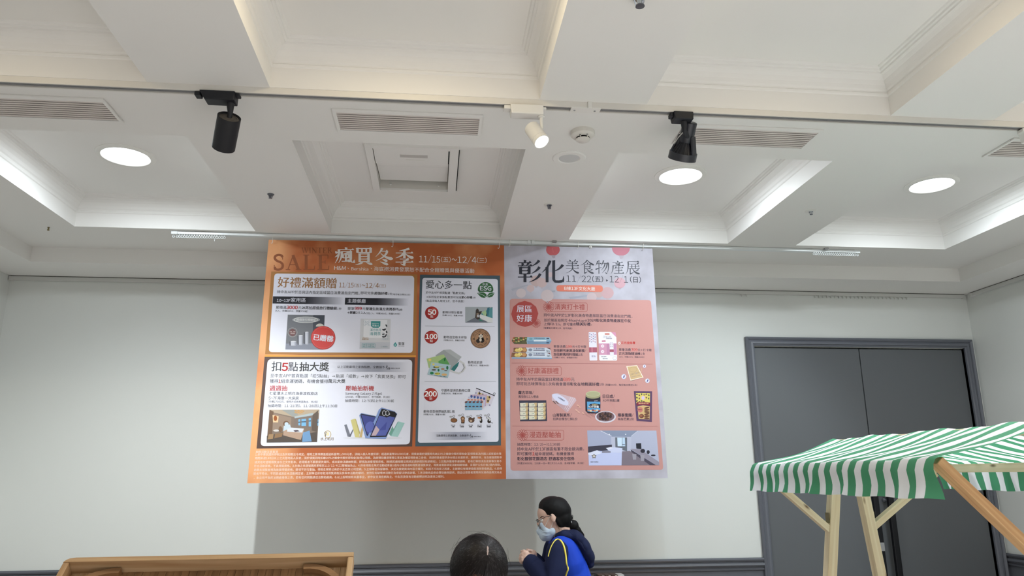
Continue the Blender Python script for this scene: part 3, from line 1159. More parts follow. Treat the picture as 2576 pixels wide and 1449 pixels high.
SERIF = {  # latin display capitals: thick/thin ribbons (width, polyline) in a w x 100 box
    'S': (62, [(13, [(54, 84), (46, 96), (28, 99), (12, 90), (10, 74), (22, 60), (42, 50), (54, 36), (52, 14), (34, 2), (16, 4), (7, 18)]), (4, [(54, 100), (54, 68)]), (4, [(6, 0), (6, 32)])]),
    'A': (92, [(5, [(14, 0), (46, 98)]), (15, [(44, 98), (76, 0)]), (5, [(24, 34), (62, 34)]), (5, [(2, 2), (28, 2)]), (5, [(60, 2), (92, 2)])]),
    'L': (74, [(15, [(20, 0), (20, 100)]), (5, [(4, 98), (38, 98)]), (5, [(4, 2), (68, 2)]), (4, [(66, 0), (70, 28)])]),
    'E': (76, [(15, [(20, 0), (20, 100)]), (5, [(4, 98), (64, 98)]), (5, [(4, 2), (68, 2)]), (5, [(24, 52), (48, 52)]), (4, [(64, 100), (64, 74)]), (4, [(67, 0), (70, 28)]), (4, [(48, 40), (48, 64)])]),
    'W': (122, [(14, [(12, 98), (38, 2)]), (5, [(38, 2), (62, 98)]), (14, [(58, 98), (84, 2)]), (5, [(84, 2), (110, 98)]), (5, [(0, 98), (30, 98)]), (5, [(48, 98), (74, 98)]), (5, [(98, 98), (122, 98)])]),
    'I': (40, [(15, [(20, 0), (20, 100)]), (5, [(4, 98), (36, 98)]), (5, [(4, 2), (36, 2)])]),
    'N': (96, [(5, [(16, 0), (16, 98)]), (15, [(14, 96), (80, 4)]), (5, [(80, 0), (80, 98)]), (5, [(0, 98), (26, 98)]), (5, [(66, 98), (96, 98)]), (5, [(2, 2), (32, 2)])]),
    'T': (82, [(15, [(41, 0), (41, 98)]), (5, [(4, 98), (78, 98)]), (5, [(24, 2), (58, 2)]), (4, [(5, 100), (4, 74)]), (4, [(77, 100), (78, 74)])]),
    'R': (88, [(15, [(20, 0), (20, 100)]), (5, [(4, 98), (46, 98)]), (5, [(4, 2), (38, 2)]), (11, [(44, 97), (60, 90), (64, 76), (58, 60), (44, 54)]), (5, [(20, 53), (46, 53)]), (13, [(42, 52), (76, 2)]), (5, [(68, 2), (88, 2)])]),
}


def ribbon(pr, z, box, pts, ws, c, l):
    x0, y0, x1, y1 = box
    n = len(pts)
    L, R_ = [], []
    for i in range(n):
        a, b2 = Vector(pts[max(i - 1, 0)]), Vector(pts[min(i + 1, n - 1)])
        d = (b2 - a).normalized()
        nn = Vector((-d.y, d.x)) * ws[i] / 2
        L.append(Vector(pts[i]) + nn)
        R_.append(Vector(pts[i]) - nn)

    def m(p):
        return (x0 + (x1 - x0) * p.x / 100, y1 - (y1 - y0) * p.y / 100)
    for i in range(n - 1):
        pr.pl(z, [m(L[i]), m(L[i + 1]), m(R_[i + 1]), m(R_[i])], c, l)


def quad_curve(a, b, c, n=8):
    a, b, c = Vector(a), Vector(b), Vector(c)
    # curve through the three points
    ctl = b * 2 - (a + c) / 2
    return [a * (1 - t) ** 2 + ctl * 2 * t * (1 - t) + c * t * t for t in [k / n for k in range(n + 1)]]


def ming(pr, z, ch, box, c, l=4, thick=13.0, thin=5.5):
    l0 = l
    for si, s in enumerate(MING[ch]):
        l = l0 + .06 * si
        k = s[0]
        if k == 'H':
            _, x0, x1, y = s
            ribbon(pr, z, box, [(x0, y), (x1, y)], [thin, thin], c, l)
            ribbon(pr, z, box, [(x1 - 12, y + 1), (x1 - 6, y + 4), (x1 + 1, y - 1)], [1, thick * .75, 1], c, l + .03)
        elif k == 'V':
            x, y1, y0 = s[1:4]
            w = s[4] * thick / 13 if len(s) > 4 else thick
            ribbon(pr, z, box, [(x - 1, y1 + 2), (x, y1 - 3), (x, y0)], [w * 1.25, w, w], c, l)
        elif k == 'T':
            pts = quad_curve(*s[1:4])
            n = len(pts)
            ribbon(pr, z, box, [tuple(p) for p in pts], [thick * (1 - .88 * (i / (n - 1)) ** 1.3) for i in range(n)], c, l)
        elif k == 'N':
            pts = quad_curve(*s[1:4])
            n = len(pts)
            ribbon(pr, z, box, [tuple(p) for p in pts], [2 + thick * 1.2 * min(1, i / (n - 1) * 1.25) * (1 if i < n - 1 else .15) for i in range(n)], c, l)
        elif k == 'D':
            x0, y0, x1, y1 = s[1:]
            pts = [(x0 + (x1 - x0) * t, y0 + (y1 - y0) * t) for t in (0, .3, .6, .85, 1)]
            ribbon(pr, z, box, pts, [1, thick * .6, thick * 1.05, thick * 1.0, thick * .3], c, l)
        elif k == 'R':
            ribbon(pr, z, box, s[1:], [thick] + [thick * .9] * (len(s) - 2), c, l)


def smooth_path(pts, n=6):
    P_ = [Vector(p) for p in pts]
    P_ = [P_[0] * 2 - P_[1]] + P_ + [P_[-1] * 2 - P_[-2]]
    out = []
    for i in range(1, len(P_) - 2):
        p0, p1, p2, p3 = P_[i - 1:i + 3]
        for k in range(n):
            t = k / n
            out.append(tuple(.5 * (2 * p1 + (p2 - p0) * t + (2 * p0 - 5 * p1 + 4 * p2 - p3) * t * t + (3 * p1 - p0 - 3 * p2 + p3) * t ** 3)))
    return out + [tuple(P_[-2])]


def serif_word(pr, z, word, x0, x1, ytop, ybot, c, l=2):
    tot = sum(SERIF[ch][0] for ch in word) + 8 * (len(word) - 1)
    k = (x1 - x0) / tot
    x = x0
    for ch in word:
        w, rs = SERIF[ch]
        for ri_, (wd_, pts) in enumerate(rs):
            bx = (x, ytop, x + 100 * k, ybot)
            if len(pts) > 3:
                pts = smooth_path(pts)
            ribbon(pr, z, bx, pts, [wd_ * 1.12] * len(pts), c, l + .05 * ri_)
        x += (w + 8) * k


def board(name, label, corners, m, group):
    c3 = [at(x, y, PY) for x, y in corners]
    O = (c3[0] + c3[1]) / 2
    O.y = PY
    t = thing(name, label, 'poster', O, group)
    b = MB()
    back = [p + Vector((0, .005, 0)) for p in c3]
    b.mesh(c3 + back, [(3, 2, 1, 0), (4, 5, 6, 7), (0, 1, 5, 4), (1, 2, 6, 5), (2, 3, 7, 6), (3, 0, 4, 7)])
    b.build('board', m, t, O)
    return t, O


def board_mat(name, base, tint, lo, hi, scale, gx=None):
    """printed background: soft cloudy blend of two inks"""
    m = bpy.data.materials.new(name)
    m.use_nodes = True
    nt = m.node_tree
    b = nt.nodes['Principled BSDF']
    b.inputs['Roughness'].default_value = .42
    b.inputs['Specular IOR Level'].default_value = .3
    tc = nt.nodes.new('ShaderNodeTexCoord')
    n = nt.nodes.new('ShaderNodeTexNoise')
    n.inputs['Scale'].default_value = scale
    n.inputs['Detail'].default_value = 3
    r = nt.nodes.new('ShaderNodeValToRGB')
    r.color_ramp.elements[0].position = lo
    r.color_ramp.elements[0].color = rgb(base)
    r.color_ramp.elements[1].position = hi
    r.color_ramp.elements[1].color = rgb(tint)
    nt.links.new(tc.outputs['Object'], n.inputs['Vector'])
    src = n.outputs['Fac']
    if gx:
        sp = nt.nodes.new('ShaderNodeSeparateXYZ')
        mr = nt.nodes.new('ShaderNodeMapRange')
        mr.inputs[1].default_value, mr.inputs[2].default_value = gx[0], gx[1]
        mr.inputs[3].default_value, mr.inputs[4].default_value = gx[2], 0
        ad = nt.nodes.new('ShaderNodeMath')
        nt.links.new(tc.outputs['Object'], sp.inputs[0])
        nt.links.new(sp.outputs[0], mr.inputs[0])
        nt.links.new(mr.outputs[0], ad.inputs[0])
        nt.links.new(src, ad.inputs[1])
        src = ad.outputs[0]
    nt.links.new(src, r.inputs[0])
    nt.links.new(r.outputs[0], b.inputs['Base Color'])
    return m


ZA = (660, 590, 400 / 2576)
ZBB = (640, 690, 420 / 2576)
ZC = (620, 890, 440 / 2576)
ZD = (1030, 690, 250 / 1647)
ZE = (1030, 880, 250 / 1449)
ZF = (610, 1110, 340 / 2576)
ZG = (940, 1110, 340 / 2576)
ZH = (940, 590, 350 / 2576)
Q1 = (1260, 600, 400 / 2520)
Q2 = (1270, 740, 390 / 2576)
Q3 = (1270, 900, 400 / 2576)
Q4 = (1270, 1060, 420 / 2576)
Z1 = (0, 0, 1)
PG = 'hanging sale posters'
WHT = (226, 226, 238)
DK = (44, 46, 52)
RED = (178, 38, 38)

# ======================= orange poster
M_ORANGE = board_mat('orange_print', (178, 97, 56), (228, 164, 114), .50, .85, 3.2, (-.62, -.42, .34))
po, OO = board('hanging_poster', 'large orange winter sale poster with white panels, hanging left', [(676, 603), (1268, 617), (1273, 1205), (622, 1216)], M_ORANGE, PG)

p = Print()   # headline
serif_word(p, ZA, 'WINTER', 636, 1132, 212, 300, (150, 88, 56), 1)
serif_word(p, ZA, 'SALE', 176, 1096, 328, 572, (150, 88, 56), 1)
HWH = (240, 234, 230)
for ch, bx in (('瘋', (1168, 205, 1492, 470)), ('買', (1498, 210, 1802, 490)), ('冬', (1822, 214, 2124, 496)), ('季', (2146, 222, 2456, 496))):
    ming(p, ZA, ch, bx, HWH, 2, 13.5, 5)
p.tx(ZA, 1163, 1350, 573, 'H&M', HWH, .004, 2)
p.tx(ZA, 1378, 1402, 560, '、', HWH, 0, 2)
p.tx(ZA, 1440, 1716, 582, 'Bershka', HWH, .004, 2)
p.tx(ZA, 1752, 1778, 564, '、', HWH, 0, 2)
p.tx(ZH, 2, 1862, 694, '海底撈消費發票恕不配合全館贈獎與優惠活動', HWH, 0, 2)
p.tx(ZH, 840, 1232, 517, '11/15', HWH, .0, 2, cap=126)
p.tx(ZH, 1246, 1426, 512, '(五)', HWH, 0, 2)
p.tx(ZH, 1444, 1902, 530, '~12/4', HWH, .0, 2, cap=126)
p.tx(ZH, 1912, 2092, 525, '(三)', HWH, 0, 2)
p.build('headline_print', po, OO)

p = Print()   # gift panel
p.pl(Z1, [(682.5, 683), (1050, 690.5), (1046.5, 893), (667, 891)], (172, 120, 66), 1)
p.pl(Z1, [(666.5, 893), (1046.5, 894), (1046.4, 898), (666, 897.4)], (222, 160, 70), 1)
p.rr(Z1, [(690.5, 687.8), (1042.2, 694), (1038, 887.6), (676, 885.8)], 9, WHT, 2)
BR = (158, 110, 62)
p.tx(ZBB, 355, 1260, 208, '好禮滿額贈', BR, .012, 3)
p.tx(ZBB, 1305, 1530, 204, '11/15', BR, .004, 3, cap=78)
p.tx(ZBB, 1540, 1643, 200, '(五)', BR, 0, 3)
p.tx(ZBB, 1654, 1918, 210, '~12/4', BR, .004, 3, cap=78)
p.tx(ZBB, 1926, 2027, 207, '(三)', BR, 0, 3)
p.tx(ZBB, 345, 1622, 304, '持中友APP於百貨店內指定區域當日消費達指定門檻，', DK, 0, 3)
p.tx(ZBB, 1638, 1842, 312, '即可兌換', DK, 0, 3)
p.tx(ZBB, 1850, 2052, 316, '超值好禮', (20, 20, 24), .022, 3)
p.tx(ZBB, 2060, 2124, 320, '1份', DK, 0, 3)
p.tx(ZBB, 2130, 2405, 326, '(每日每ID限兌1份)', DK, 0, 3)
p.grad(ZBB, [(288, 340), (1385, 356), (1380, 468), (280, 450)], (40, 40, 48), WHT, 3, 48, .45)
p.grad(ZBB, [(1400, 360), (2378, 374), (2372, 484), (1394, 468)], (40, 40, 48), WHT, 3, 48, .5)
p.tx(ZBB, 345, 552, 424, '10~12F', WHT, .016, 4)
p.tx(ZBB, 560, 792, 430, '家用區', WHT, .008, 4)
p.tx(ZBB, 1438, 1716, 442, '主題餐廳', WHT, .008, 4)
p.tx(ZBB, 330, 490, 534, '累積滿', DK, 0, 3)
p.tx(ZBB, 495, 665, 536, '3000', RED, .03, 3)
p.tx(ZBB, 676, 724, 538, '元', DK, 0, 3)
p.tx(ZBB, 730, 1270, 543, '沐芮拉超值旅行體驗組', (24, 24, 30), .018, 3)
p.tx(ZBB, 1276, 1342, 548, '1份', DK, 0, 3)
p.tx(ZBB, 320, 824, 583, '(5入．市價680元．限量300組)', DK, 0, 3)
p.tx(ZBB, 1436, 1540, 552, '單筆', DK, 0, 3)
p.tx(ZBB, 1546, 1656, 548, '999', RED, .03, 3)
p.tx(ZBB, 1662, 1712, 554, '元', DK, 0, 3)
p.tx(ZBB, 1718, 2282, 558, '聖蓮生技漢方清潤茶Plus', (24, 24, 30), .018, 3)
p.tx(ZBB, 1434, 1716, 612, '+禦霾2.5 1入', (24, 24, 30), .018, 3)
p.tx(ZBB, 1722, 2246, 620, '(2包/入．市價380元．限量530份)', DK, 0, 3)
# travel kit picture
p.pl(ZBB, [(515, 622), (1085, 630), (1062, 1164), (478, 1160)], (112, 114, 120), 3)
p.pl(ZBB, [(908, 628), (1085, 630), (1072, 880), (900, 900)], (70, 74, 84), 3.4)
p.pl(ZBB, [(486, 1070), (1064, 1062), (1062, 1164), (478, 1160)], (134, 138, 152), 3.4)
p.el(ZBB, 798, 702, 214, 46, (160, 162, 166), 4)
p.ring(ZBB, 792, 702, 182, 44, 8, (224, 224, 220), 4.4)
p.tx(ZBB, 648, 944, 718, '超值旅行體驗組', (232, 232, 232), .01, 5)
p.el(ZBB, 588, 898, 52, 54, (112, 74, 74), 4)
p.ring(ZBB, 588, 896, 72, 70, 5, (186, 176, 170), 4)
p.tx(ZBB, 544, 632, 893, '肌膚．保養', (220, 205, 200), 0, 5)
p.tx(ZBB, 556, 622, 922, '超值組', (220, 205, 200), 0, 5)
for x0, x1, y0, y1 in ((560, 646, 1034, 1100), (684, 746, 945, 1088), (782, 836, 892, 1078)):
    p.pl(ZBB, [(x0 - 22, y0 + 6), (x0, y0), (x0, y1), (x0 - 18, y1 - 4)], (84, 86, 96), 4)
    p.pl(ZBB, [(x0, y0), (x1, y0), (x1 - 3, y1), (x0 + 2, y1)], (196, 198, 208), 4.3)
    p.el(ZBB, (x0 + x1) / 2, y0, (x1 - x0) / 2, 7, (222, 222, 228), 4.6, 16)
    p.el(ZBB, (x0 + x1) / 2, y1, (x1 - x0) / 2 - 2, 7, (176, 178, 190), 4.5, 16)
    p.pl(ZBB, [(x1 - (x1 - x0) * .3, y0 + 4), (x1, y0 + 2), (x1 - 3, y1), (x1 - (x1 - x0) * .3, y1)], (160, 162, 176), 4.6)
p.el(ZBB, 1010, 806, 62, 46, (206, 200, 190), 4, 24, 180, 360)
p.el(ZBB, 1060, 980, 190, 182, (170, 40, 38), 4.6)
p.el(ZBB, 1060, 978, 184, 174, (206, 62, 58), 5)
p.ring(ZBB, 1060, 978, 172, 163, 4, (224, 110, 104), 5.3)
p.tx(ZBB, 905, 1212, 1030, '已贈罄', WHT, .03, 5.7, 1.0, -5)
# tea box picture
p.pl(ZBB, [(1640, 685), (2104, 690), (2086, 1152), (1622, 1150)], (208, 208, 212), 3)
p.pl(ZBB, [(1690, 700), (2050, 704), (2046, 985), (1680, 978)], (230, 230, 234), 3.4)
for k in range(9):
    p.ring(ZBB, 1700 + (k % 5) * 24, 726 + (k // 5) * 34 + (k % 3) * 10, 16, 13, 4, (178, 190, 200), 3.7, 12)
for k in range(9):
    p.ring(ZBB, 1985 + (k % 4) * 26, 1000 - (k // 4) * 44, 17, 14, 4, (178, 190, 200), 3.7, 12)
p.pl(ZBB, [(1800, 722), (1945, 724), (1942, 800), (1914, 826), (1826, 824), (1797, 798)], (58, 142, 142), 4)
p.tx(ZBB, 1814, 1920, 766, '聖蓮生技 Plus', (226, 236, 236), 0, 4.5)
p.tx(ZBB, 1818, 1922, 806, '常溫x1', (226, 236, 236), .015, 4.5)
TEAL = (64, 150, 154)
p.tx(ZBB, 1784, 1950, 878, '漢方抗月', TEAL, .004, 4)
p.tx(ZBB, 1778, 1950, 942, '清潤茶', TEAL, .01, 4)
p.tx(ZBB, 1672, 1760, 990, 'Plus+', (186, 146, 100), 0, 4)
p.tx(ZBB, 1662, 1762, 1014, '輕體升級', (186, 146, 100), 0, 4)
for x, y, a in ((2036, 792, 60), (2012, 850, -20), (1992, 858, 30), (2040, 890, 70), (1990, 925, -10), (2030, 940, -60), (1990, 966, 10), (2012, 962, -20)):
    p.el(ZBB, x, y, 22, 11, (58, 60, 66), 4, 14, 0, 360, a)
p.st(ZBB, [(2040, 800), (2030, 870), (2034, 930), (2000, 975)], 3, (110, 112, 116), 4)
p.pl(ZBB, [(1626, 1046), (2090, 1050), (2086, 1152), (1622, 1150)], (196, 198, 206), 3.6)
for k, (a_, b_) in enumerate((('台灣', '製造'), ('漢方', '萃取'), ('日本', '包裝'))):
    x = 1660 + k * 70
    p.st(ZBB, [(x, 1070), (x + 62, 1071), (x + 60, 1130), (x - 2, 1129)], 4, TEAL, 4, True)
    p.tx(ZBB, x + 12, x + 50, 1096, a_, TEAL, .01, 4.3)
    p.tx(ZBB, x + 12, x + 50, 1122, b_, TEAL, .01, 4.3)
p.tx(ZBB, 1946, 2054, 1128, '3入隨身包', (110, 140, 150), .005, 4)
p.pl(ZBB, [(2174, 1046), (2200, 1084), (2196, 1108), (2174, 1118), (2150, 1108), (2146, 1084)], TEAL, 3)
p.pl(ZBB, [(2172, 1074), (2186, 1100), (2160, 1102)], (190, 222, 220), 3.4)
p.tx(ZBB, 2220, 2314, 1092, '聖蓮', (60, 62, 66), 0, 3)
p.tx(ZBB, 2222, 2312, 1116, 'St. Lotus', (70, 72, 76), 0, 3)
p.build('gift_panel_print', po, OO)


def family_logo(p, z, x0, y, k, l=4):
    c = (40, 40, 46)
    p.st(z, [(x0 + 14 * k, y - 52 * k), (x0 + 22 * k, y - 40 * k), (x0 + 8 * k, y - 28 * k), (x0 + 4 * k, y - 6 * k)], 6 * k, c, l)
    p.st(z, [(x0 + 2 * k, y - 20 * k), (x0 + 24 * k, y - 30 * k)], 5 * k, c, l)
    p.st(z, [(x0 + 34 * k, y - 18 * k), (x0 + 22 * k, y), (x0 + 18 * k, y + 14 * k)], 6 * k, c, l)
    p.st(z, [(x0 + 36 * k, y - 12 * k), (x0 + 44 * k, y + 12 * k)], 6 * k, c, l)
    p.st(z, [(x0 + 52 * k, y - 20 * k), (x0 + 50 * k, y + 8 * k), (x0 + 60 * k, y + 4 * k), (x0 + 62 * k, y - 12 * k), (x0 + 48 * k, y - 8 * k)], 5 * k, c, l)


p = Print()   # lucky draw panel
p.pl(Z1, [(665.8, 897.7), (1043.6, 899.4), (1036.8, 1123), (645.3, 1128.3)], (88, 68, 62), 1)
p.rr(Z1, [(673.3, 903.3), (1037.3, 904.5), (1031.3, 1117.8), (655, 1122.3)], 11, WHT, 2)
p.grad(ZC, [(1250, 124), (1780, 124), (1780, 266), (1250, 266)], WHT, (160, 162, 176), 3, 40)
p.grad(ZC, [(1780, 124), (2380, 124), (2376, 268), (1780, 266)], (160, 162, 176), WHT, 3, 40, .3)
p.tx(ZC, 365, 505, 255, '扣', (56, 56, 60), 0, 3)
p.tx(ZC, 520, 606, 250, '5', RED, .03, 3, cap=118)
p.tx(ZC, 613, 756, 255, '點', (56, 56, 60), 0, 3)
p.tx(ZC, 776, 1212, 255, '抽大獎', (52, 50, 52), .018, 3)
p.tx(ZC, 1338, 2036, 213, '以上活動募得之家族點數，全數捐予', (50, 50, 58), 0, 4)
family_logo(p, ZC, 2053, 220, 1.0)
p.tx(ZC, 2128, 2260, 222, '財團法人基金會', (50, 50, 58), .01, 4)
p.tx(ZC, 350, 2346, 356, '至中友APP首頁點選「扣5點抽」→點選「組數」→按下「我要兌換」即可', DK, -.002, 3)
p.tx(ZC, 343, 466, 430, '獲得', DK, 0, 3)
p.tx(ZC, 472, 502, 428, '1', RED, .03, 3, em=66)
p.tx(ZC, 506, 1200, 432, '組幸運號碼，有機會獲得', DK, 0, 3)
p.tx(ZC, 1204, 1454, 430, '萬元大獎', (30, 30, 34), .016, 3)
p.tx(ZC, 340, 596, 546, '週週抽', RED, .014, 3)
p.tx(ZC, 333, 1048, 608, '七星潭水上明月海景渡假旅店', DK, 0, 3)
p.tx(ZC, 325, 768, 676, '5~7F海景一大床房', DK, 0, 3)
p.tx(ZC, 318, 1050, 722, '(市價17000元．使用方式依券面為主．共2名)', DK, 0, 3)
p.tx(ZC, 313, 1338, 788, '抽獎時間：11/21(四)、11/28(四)上午11:30前', DK, 0, 3)
p.tx(ZC, 1460, 1876, 545, '壓軸抽新機', RED, .014, 3)
p.tx(ZC, 1454, 1996, 604, 'Samsung Galaxy Z Flip6', DK, .004, 3)
p.tx(ZC, 1452, 2112, 650, '(256GB．市價35888元．恕不挑款．共1名)', DK, 0, 3)
p.tx(ZC, 1450, 2172, 714, '抽獎時間：12/5(四)上午11:30前', DK, 0, 3)
# hotel room picture
p.pl(ZC, [(338, 825), (1075, 822), (1040, 1300), (297, 1308)], (128, 112, 100), 3)
p.pl(ZC, [(338, 825), (1075, 822), (1068, 870), (720, 935), (380, 860)], (178, 160, 138), 3.3)
p.pl(ZC, [(520, 826), (720, 824), (760, 900), (690, 930)], (150, 152, 148), 3.6)
p.pl(ZC, [(338, 825), (400, 850), (378, 1180), (310, 1210)], (112, 88, 70), 3.6)
p.pl(ZC, [(366, 870), (660, 940), (655, 1060), (380, 1140)], (148, 128, 112), 3.5)
p.pl(ZC, [(384, 900), (474, 920), (466, 1010), (392, 1010)], (226, 190, 150), 3.8)
p.el(ZC, 426, 950, 26, 40, (150, 84, 40), 4.1, 14)
p.pl(ZC, [(700, 940), (975, 880), (960, 1090), (700, 1070)], (124, 110, 102), 3.5)
p.pl(ZC, [(706, 925), (985, 868), (985, 905), (710, 950)], (170, 182, 186), 3.9)
for x0, x1, y0, y1 in ((764, 792, 968, 1054), (810, 878, 962, 1062), (916, 950, 950, 1070), (1030, 1060, 968, 1058)):
    p.pl(ZC, [(x0, y0), (x1, y0 - 6), (x1, y1), (x0, y1)], (120, 176, 214), 4)
    p.pl(ZC, [(x0, y0 + 34), (x1, y0 + 30), (x1, y0 + 46), (x0, y0 + 48)], (70, 86, 104), 4.3)
p.pl(ZC, [(975, 900), (1058, 830), (1040, 1150), (960, 1130)], (98, 84, 74), 4.1)
for k in range(11):
    p.el(ZC, 720 + (k % 6) * 24, 838 + (k // 6) * 26 + (k % 2) * 8, 13, 10, (196, 150, 92), 4, 10)
p.pl(ZC, [(300, 1210), (560, 1150), (820, 1190), (1040, 1150), (1040, 1300), (297, 1308)], (86, 76, 70), 3.7)
p.pl(ZC, [(830, 1160), (930, 1130), (960, 1290), (820, 1300)], (112, 150, 190), 4)
p.pl(ZC, [(550, 1060), (640, 1040), (660, 1100), (540, 1140)], (190, 204, 214), 4.2)
p.el(ZC, 584, 1028, 44, 40, (112, 84, 64), 4, 16)
p.el(ZC, 590, 1036, 30, 30, (190, 206, 220), 4.3, 14)
p.pl(ZC, [(545, 1140), (640, 1092), (850, 1106), (830, 1180), (800, 1270), (540, 1200)], (176, 148, 128), 4.3)
p.pl(ZC, [(600, 1108), (660, 1086), (845, 1102), (820, 1160), (600, 1146)], (208, 212, 220), 4.6)
p.pl(ZC, [(690, 1128), (750, 1122), (784, 1140), (716, 1150)], (78, 64, 72), 5)
p.pl(ZC, [(330, 1186), (400, 1180), (390, 1250), (310, 1262)], (160, 130, 96), 4.4)
p.pl(ZC, [(420, 1180), (540, 1160), (520, 1220), (410, 1246)], (140, 110, 80), 4.5)
p.el(ZC, 500, 1110, 26, 44, (120, 92, 70), 4.5, 16)
p.el(ZC, 440, 1130, 46, 16, (206, 200, 196), 4.5, 16)
# moon emblem
p.ring(ZC, 1198, 1186, 46, 52, 9, (196, 170, 110), 3)
p.el(ZC, 1196, 1180, 24, 30, (236, 224, 186), 3, 18)
p.st(ZC, [(1150, 1160), (1170, 1190), (1160, 1216)], 9, (90, 76, 50), 3.4)
p.st(ZC, [(1160, 1146), (1186, 1170)], 7, (110, 92, 58), 3.4)
p.tx(ZC, 1088, 1280, 1276, '水上明月', (120, 98, 58), .01, 3)
# folding phones picture
p.el(ZC, 1860, 1240, 440, 16, (214, 214, 222), 2.6)
p.pl(ZC, [(1440, 1050), (1475, 1038), (1526, 1180), (1524, 1222), (1490, 1220)], (120, 122, 134), 3)
p.pl(ZC, [(1575, 1096), (1580, 1112), (1534, 1222), (1512, 1222), (1524, 1190)], (98, 100, 112), 3.3)
p.pl(ZC, [(1536, 975), (1600, 955), (1662, 1170), (1660, 1232), (1600, 1228)], (206, 196, 130), 3.6)
p.pl(ZC, [(1600, 955), (1614, 968), (1672, 1160), (1662, 1190)], (176, 164, 104), 3.9)
p.pl(ZC, [(1705, 1060), (1722, 1100), (1700, 1230), (1662, 1232), (1672, 1180)], (196, 170, 120), 4)
p.pl(ZC, [(2330, 1020), (2240, 996), (2180, 1110), (2130, 1215), (2230, 1222)], (160, 202, 196), 3.6)
p.pl(ZC, [(2240, 996), (2226, 1004), (2120, 1200), (2130, 1215)], (122, 166, 160), 3.9)
p.pl(ZC, [(2150, 1065), (2170, 1110), (2130, 1216), (2098, 1180)], (110, 164, 146), 3.3)
p.pl(ZC, [(1660, 905), (1690, 872), (1900, 915), (1930, 960), (1790, 1240), (1752, 1246)], (126, 148, 196), 4.2)
p.pl(ZC, [(1678, 900), (1694, 882), (1900, 922), (1920, 960), (1795, 1210), (1772, 1205)], (34, 36, 54), 4.5)
p.pl(ZC, [(1690, 898), (1890, 934), (1908, 970), (1800, 1180), (1778, 1190)], (64, 72, 140), 4.8)
p.el(ZC, 1820, 1080, 70, 84, (92, 102, 176), 5, 20, 0, 360, 12)
p.pl(ZC, [(1950, 820), (1992, 790), (2180, 846), (2222, 884), (2060, 1238), (2050, 1252), (1772, 1246)], (132, 154, 204), 5)
p.pl(ZC, [(1992, 806), (2186, 856), (2216, 890), (2060, 1222), (1815, 1228)], (30, 28, 32), 5.3)
p.pl(ZC, [(1955, 912), (2035, 926), (2060, 940), (2110, 920), (2186, 938), (2050, 1206), (1836, 1210)], (88, 98, 168), 5.6)
p.pl(ZC, [(1910, 1060), (1960, 1120), (1905, 1206), (1838, 1206)], (196, 172, 178), 5.9)
p.pl(ZC, [(2070, 1000), (2050, 1120), (1950, 1130)], (70, 78, 150), 5.9)
for cx in (2028, 2076):
    p.ring(ZC, cx, 874, 25, 36, 8, (206, 206, 216), 5.6, 22)
p.el(ZC, 2108, 888, 6, 8, (230, 230, 230), 5.6, 10)
p.build('lucky_draw_panel_print', po, OO)

p = Print()   # charity points panel
SL = (74, 92, 102)
p.pl(Z1, [(1056.6, 691), (1257.7, 693.2), (1260.3, 1120.7), (1044.7, 1123)], SL, 1)
p.rr(Z1, [(1062.6, 699), (1252.4, 701.8), (1254.3, 1111.5), (1051, 1113.8)], 7, WHT, 2)
p.tx(ZD, 270, 1030, 240, '愛心多一點', (54, 58, 64), .01, 3)
GR = (58, 108, 66)
p.el(ZD, 1262, 255, 128, 126, GR, 3, 40, 172, 368)
p.pl(ZD, [(1136, 262), (1388, 262), (1376, 296), (1262, 290), (1150, 296)], GR, 3)
p.tx(ZD, 1212, 1304, 187, '中友', WHT, .012, 4)
p.tx(ZD, 1170, 1355, 268, 'ESG', WHT, .02, 4)
p.pl(ZD, [(1120, 310), (1170, 300), (1230, 300), (1275, 330), (1282, 372), (1240, 390), (1190, 382), (1155, 350)], GR, 3)
p.pl(ZD, [(1412, 306), (1370, 300), (1320, 312), (1292, 345), (1290, 380), (1330, 384), (1370, 374), (1392, 345)], GR, 3)
p.st(ZD, [(1140, 316), (1200, 332), (1272, 378)], 5, WHT, 4)
p.st(ZD, [(1400, 316), (1340, 340), (1284, 374)], 5, WHT, 4)
p.tx(ZD, 270, 918, 327, '於中友APP首頁點選「點數兌換」', DK, 0, 3)
p.tx(ZD, 272, 858, 398, '→扣抵指定家族點數即可兌換', DK, 0, 3)
p.tx(ZD, 862, 1038, 402, '愛心好禮', (24, 24, 28), .022, 3)
p.tx(ZD, 1043, 1098, 403, '1份', DK, 0, 3)
p.tx(ZD, 266, 905, 463, '(每品項每人限兌1次．恕不挑款)', DK, 0, 3)


def points_badge(p, z, cx, cy, r, num, x0, x1, yb, xa, xb, yd):
    p.el(z, cx, cy, r, r * .96, (160, 44, 42), 3)
    p.el(z, cx + r * .12, cy - r * .1, r * .8, r * .76, (176, 54, 50), 3.4)
    p.el(z, cx + r * .3, cy - r * .45, r * .34, r * .26, (194, 84, 70), 3.7, 18)
    p.tx(z, x0, x1, yb, num, (250, 248, 248), .035, 4.3)
    p.tx(z, xa, xb, yd, '點', (240, 230, 230), 0, 4.3)


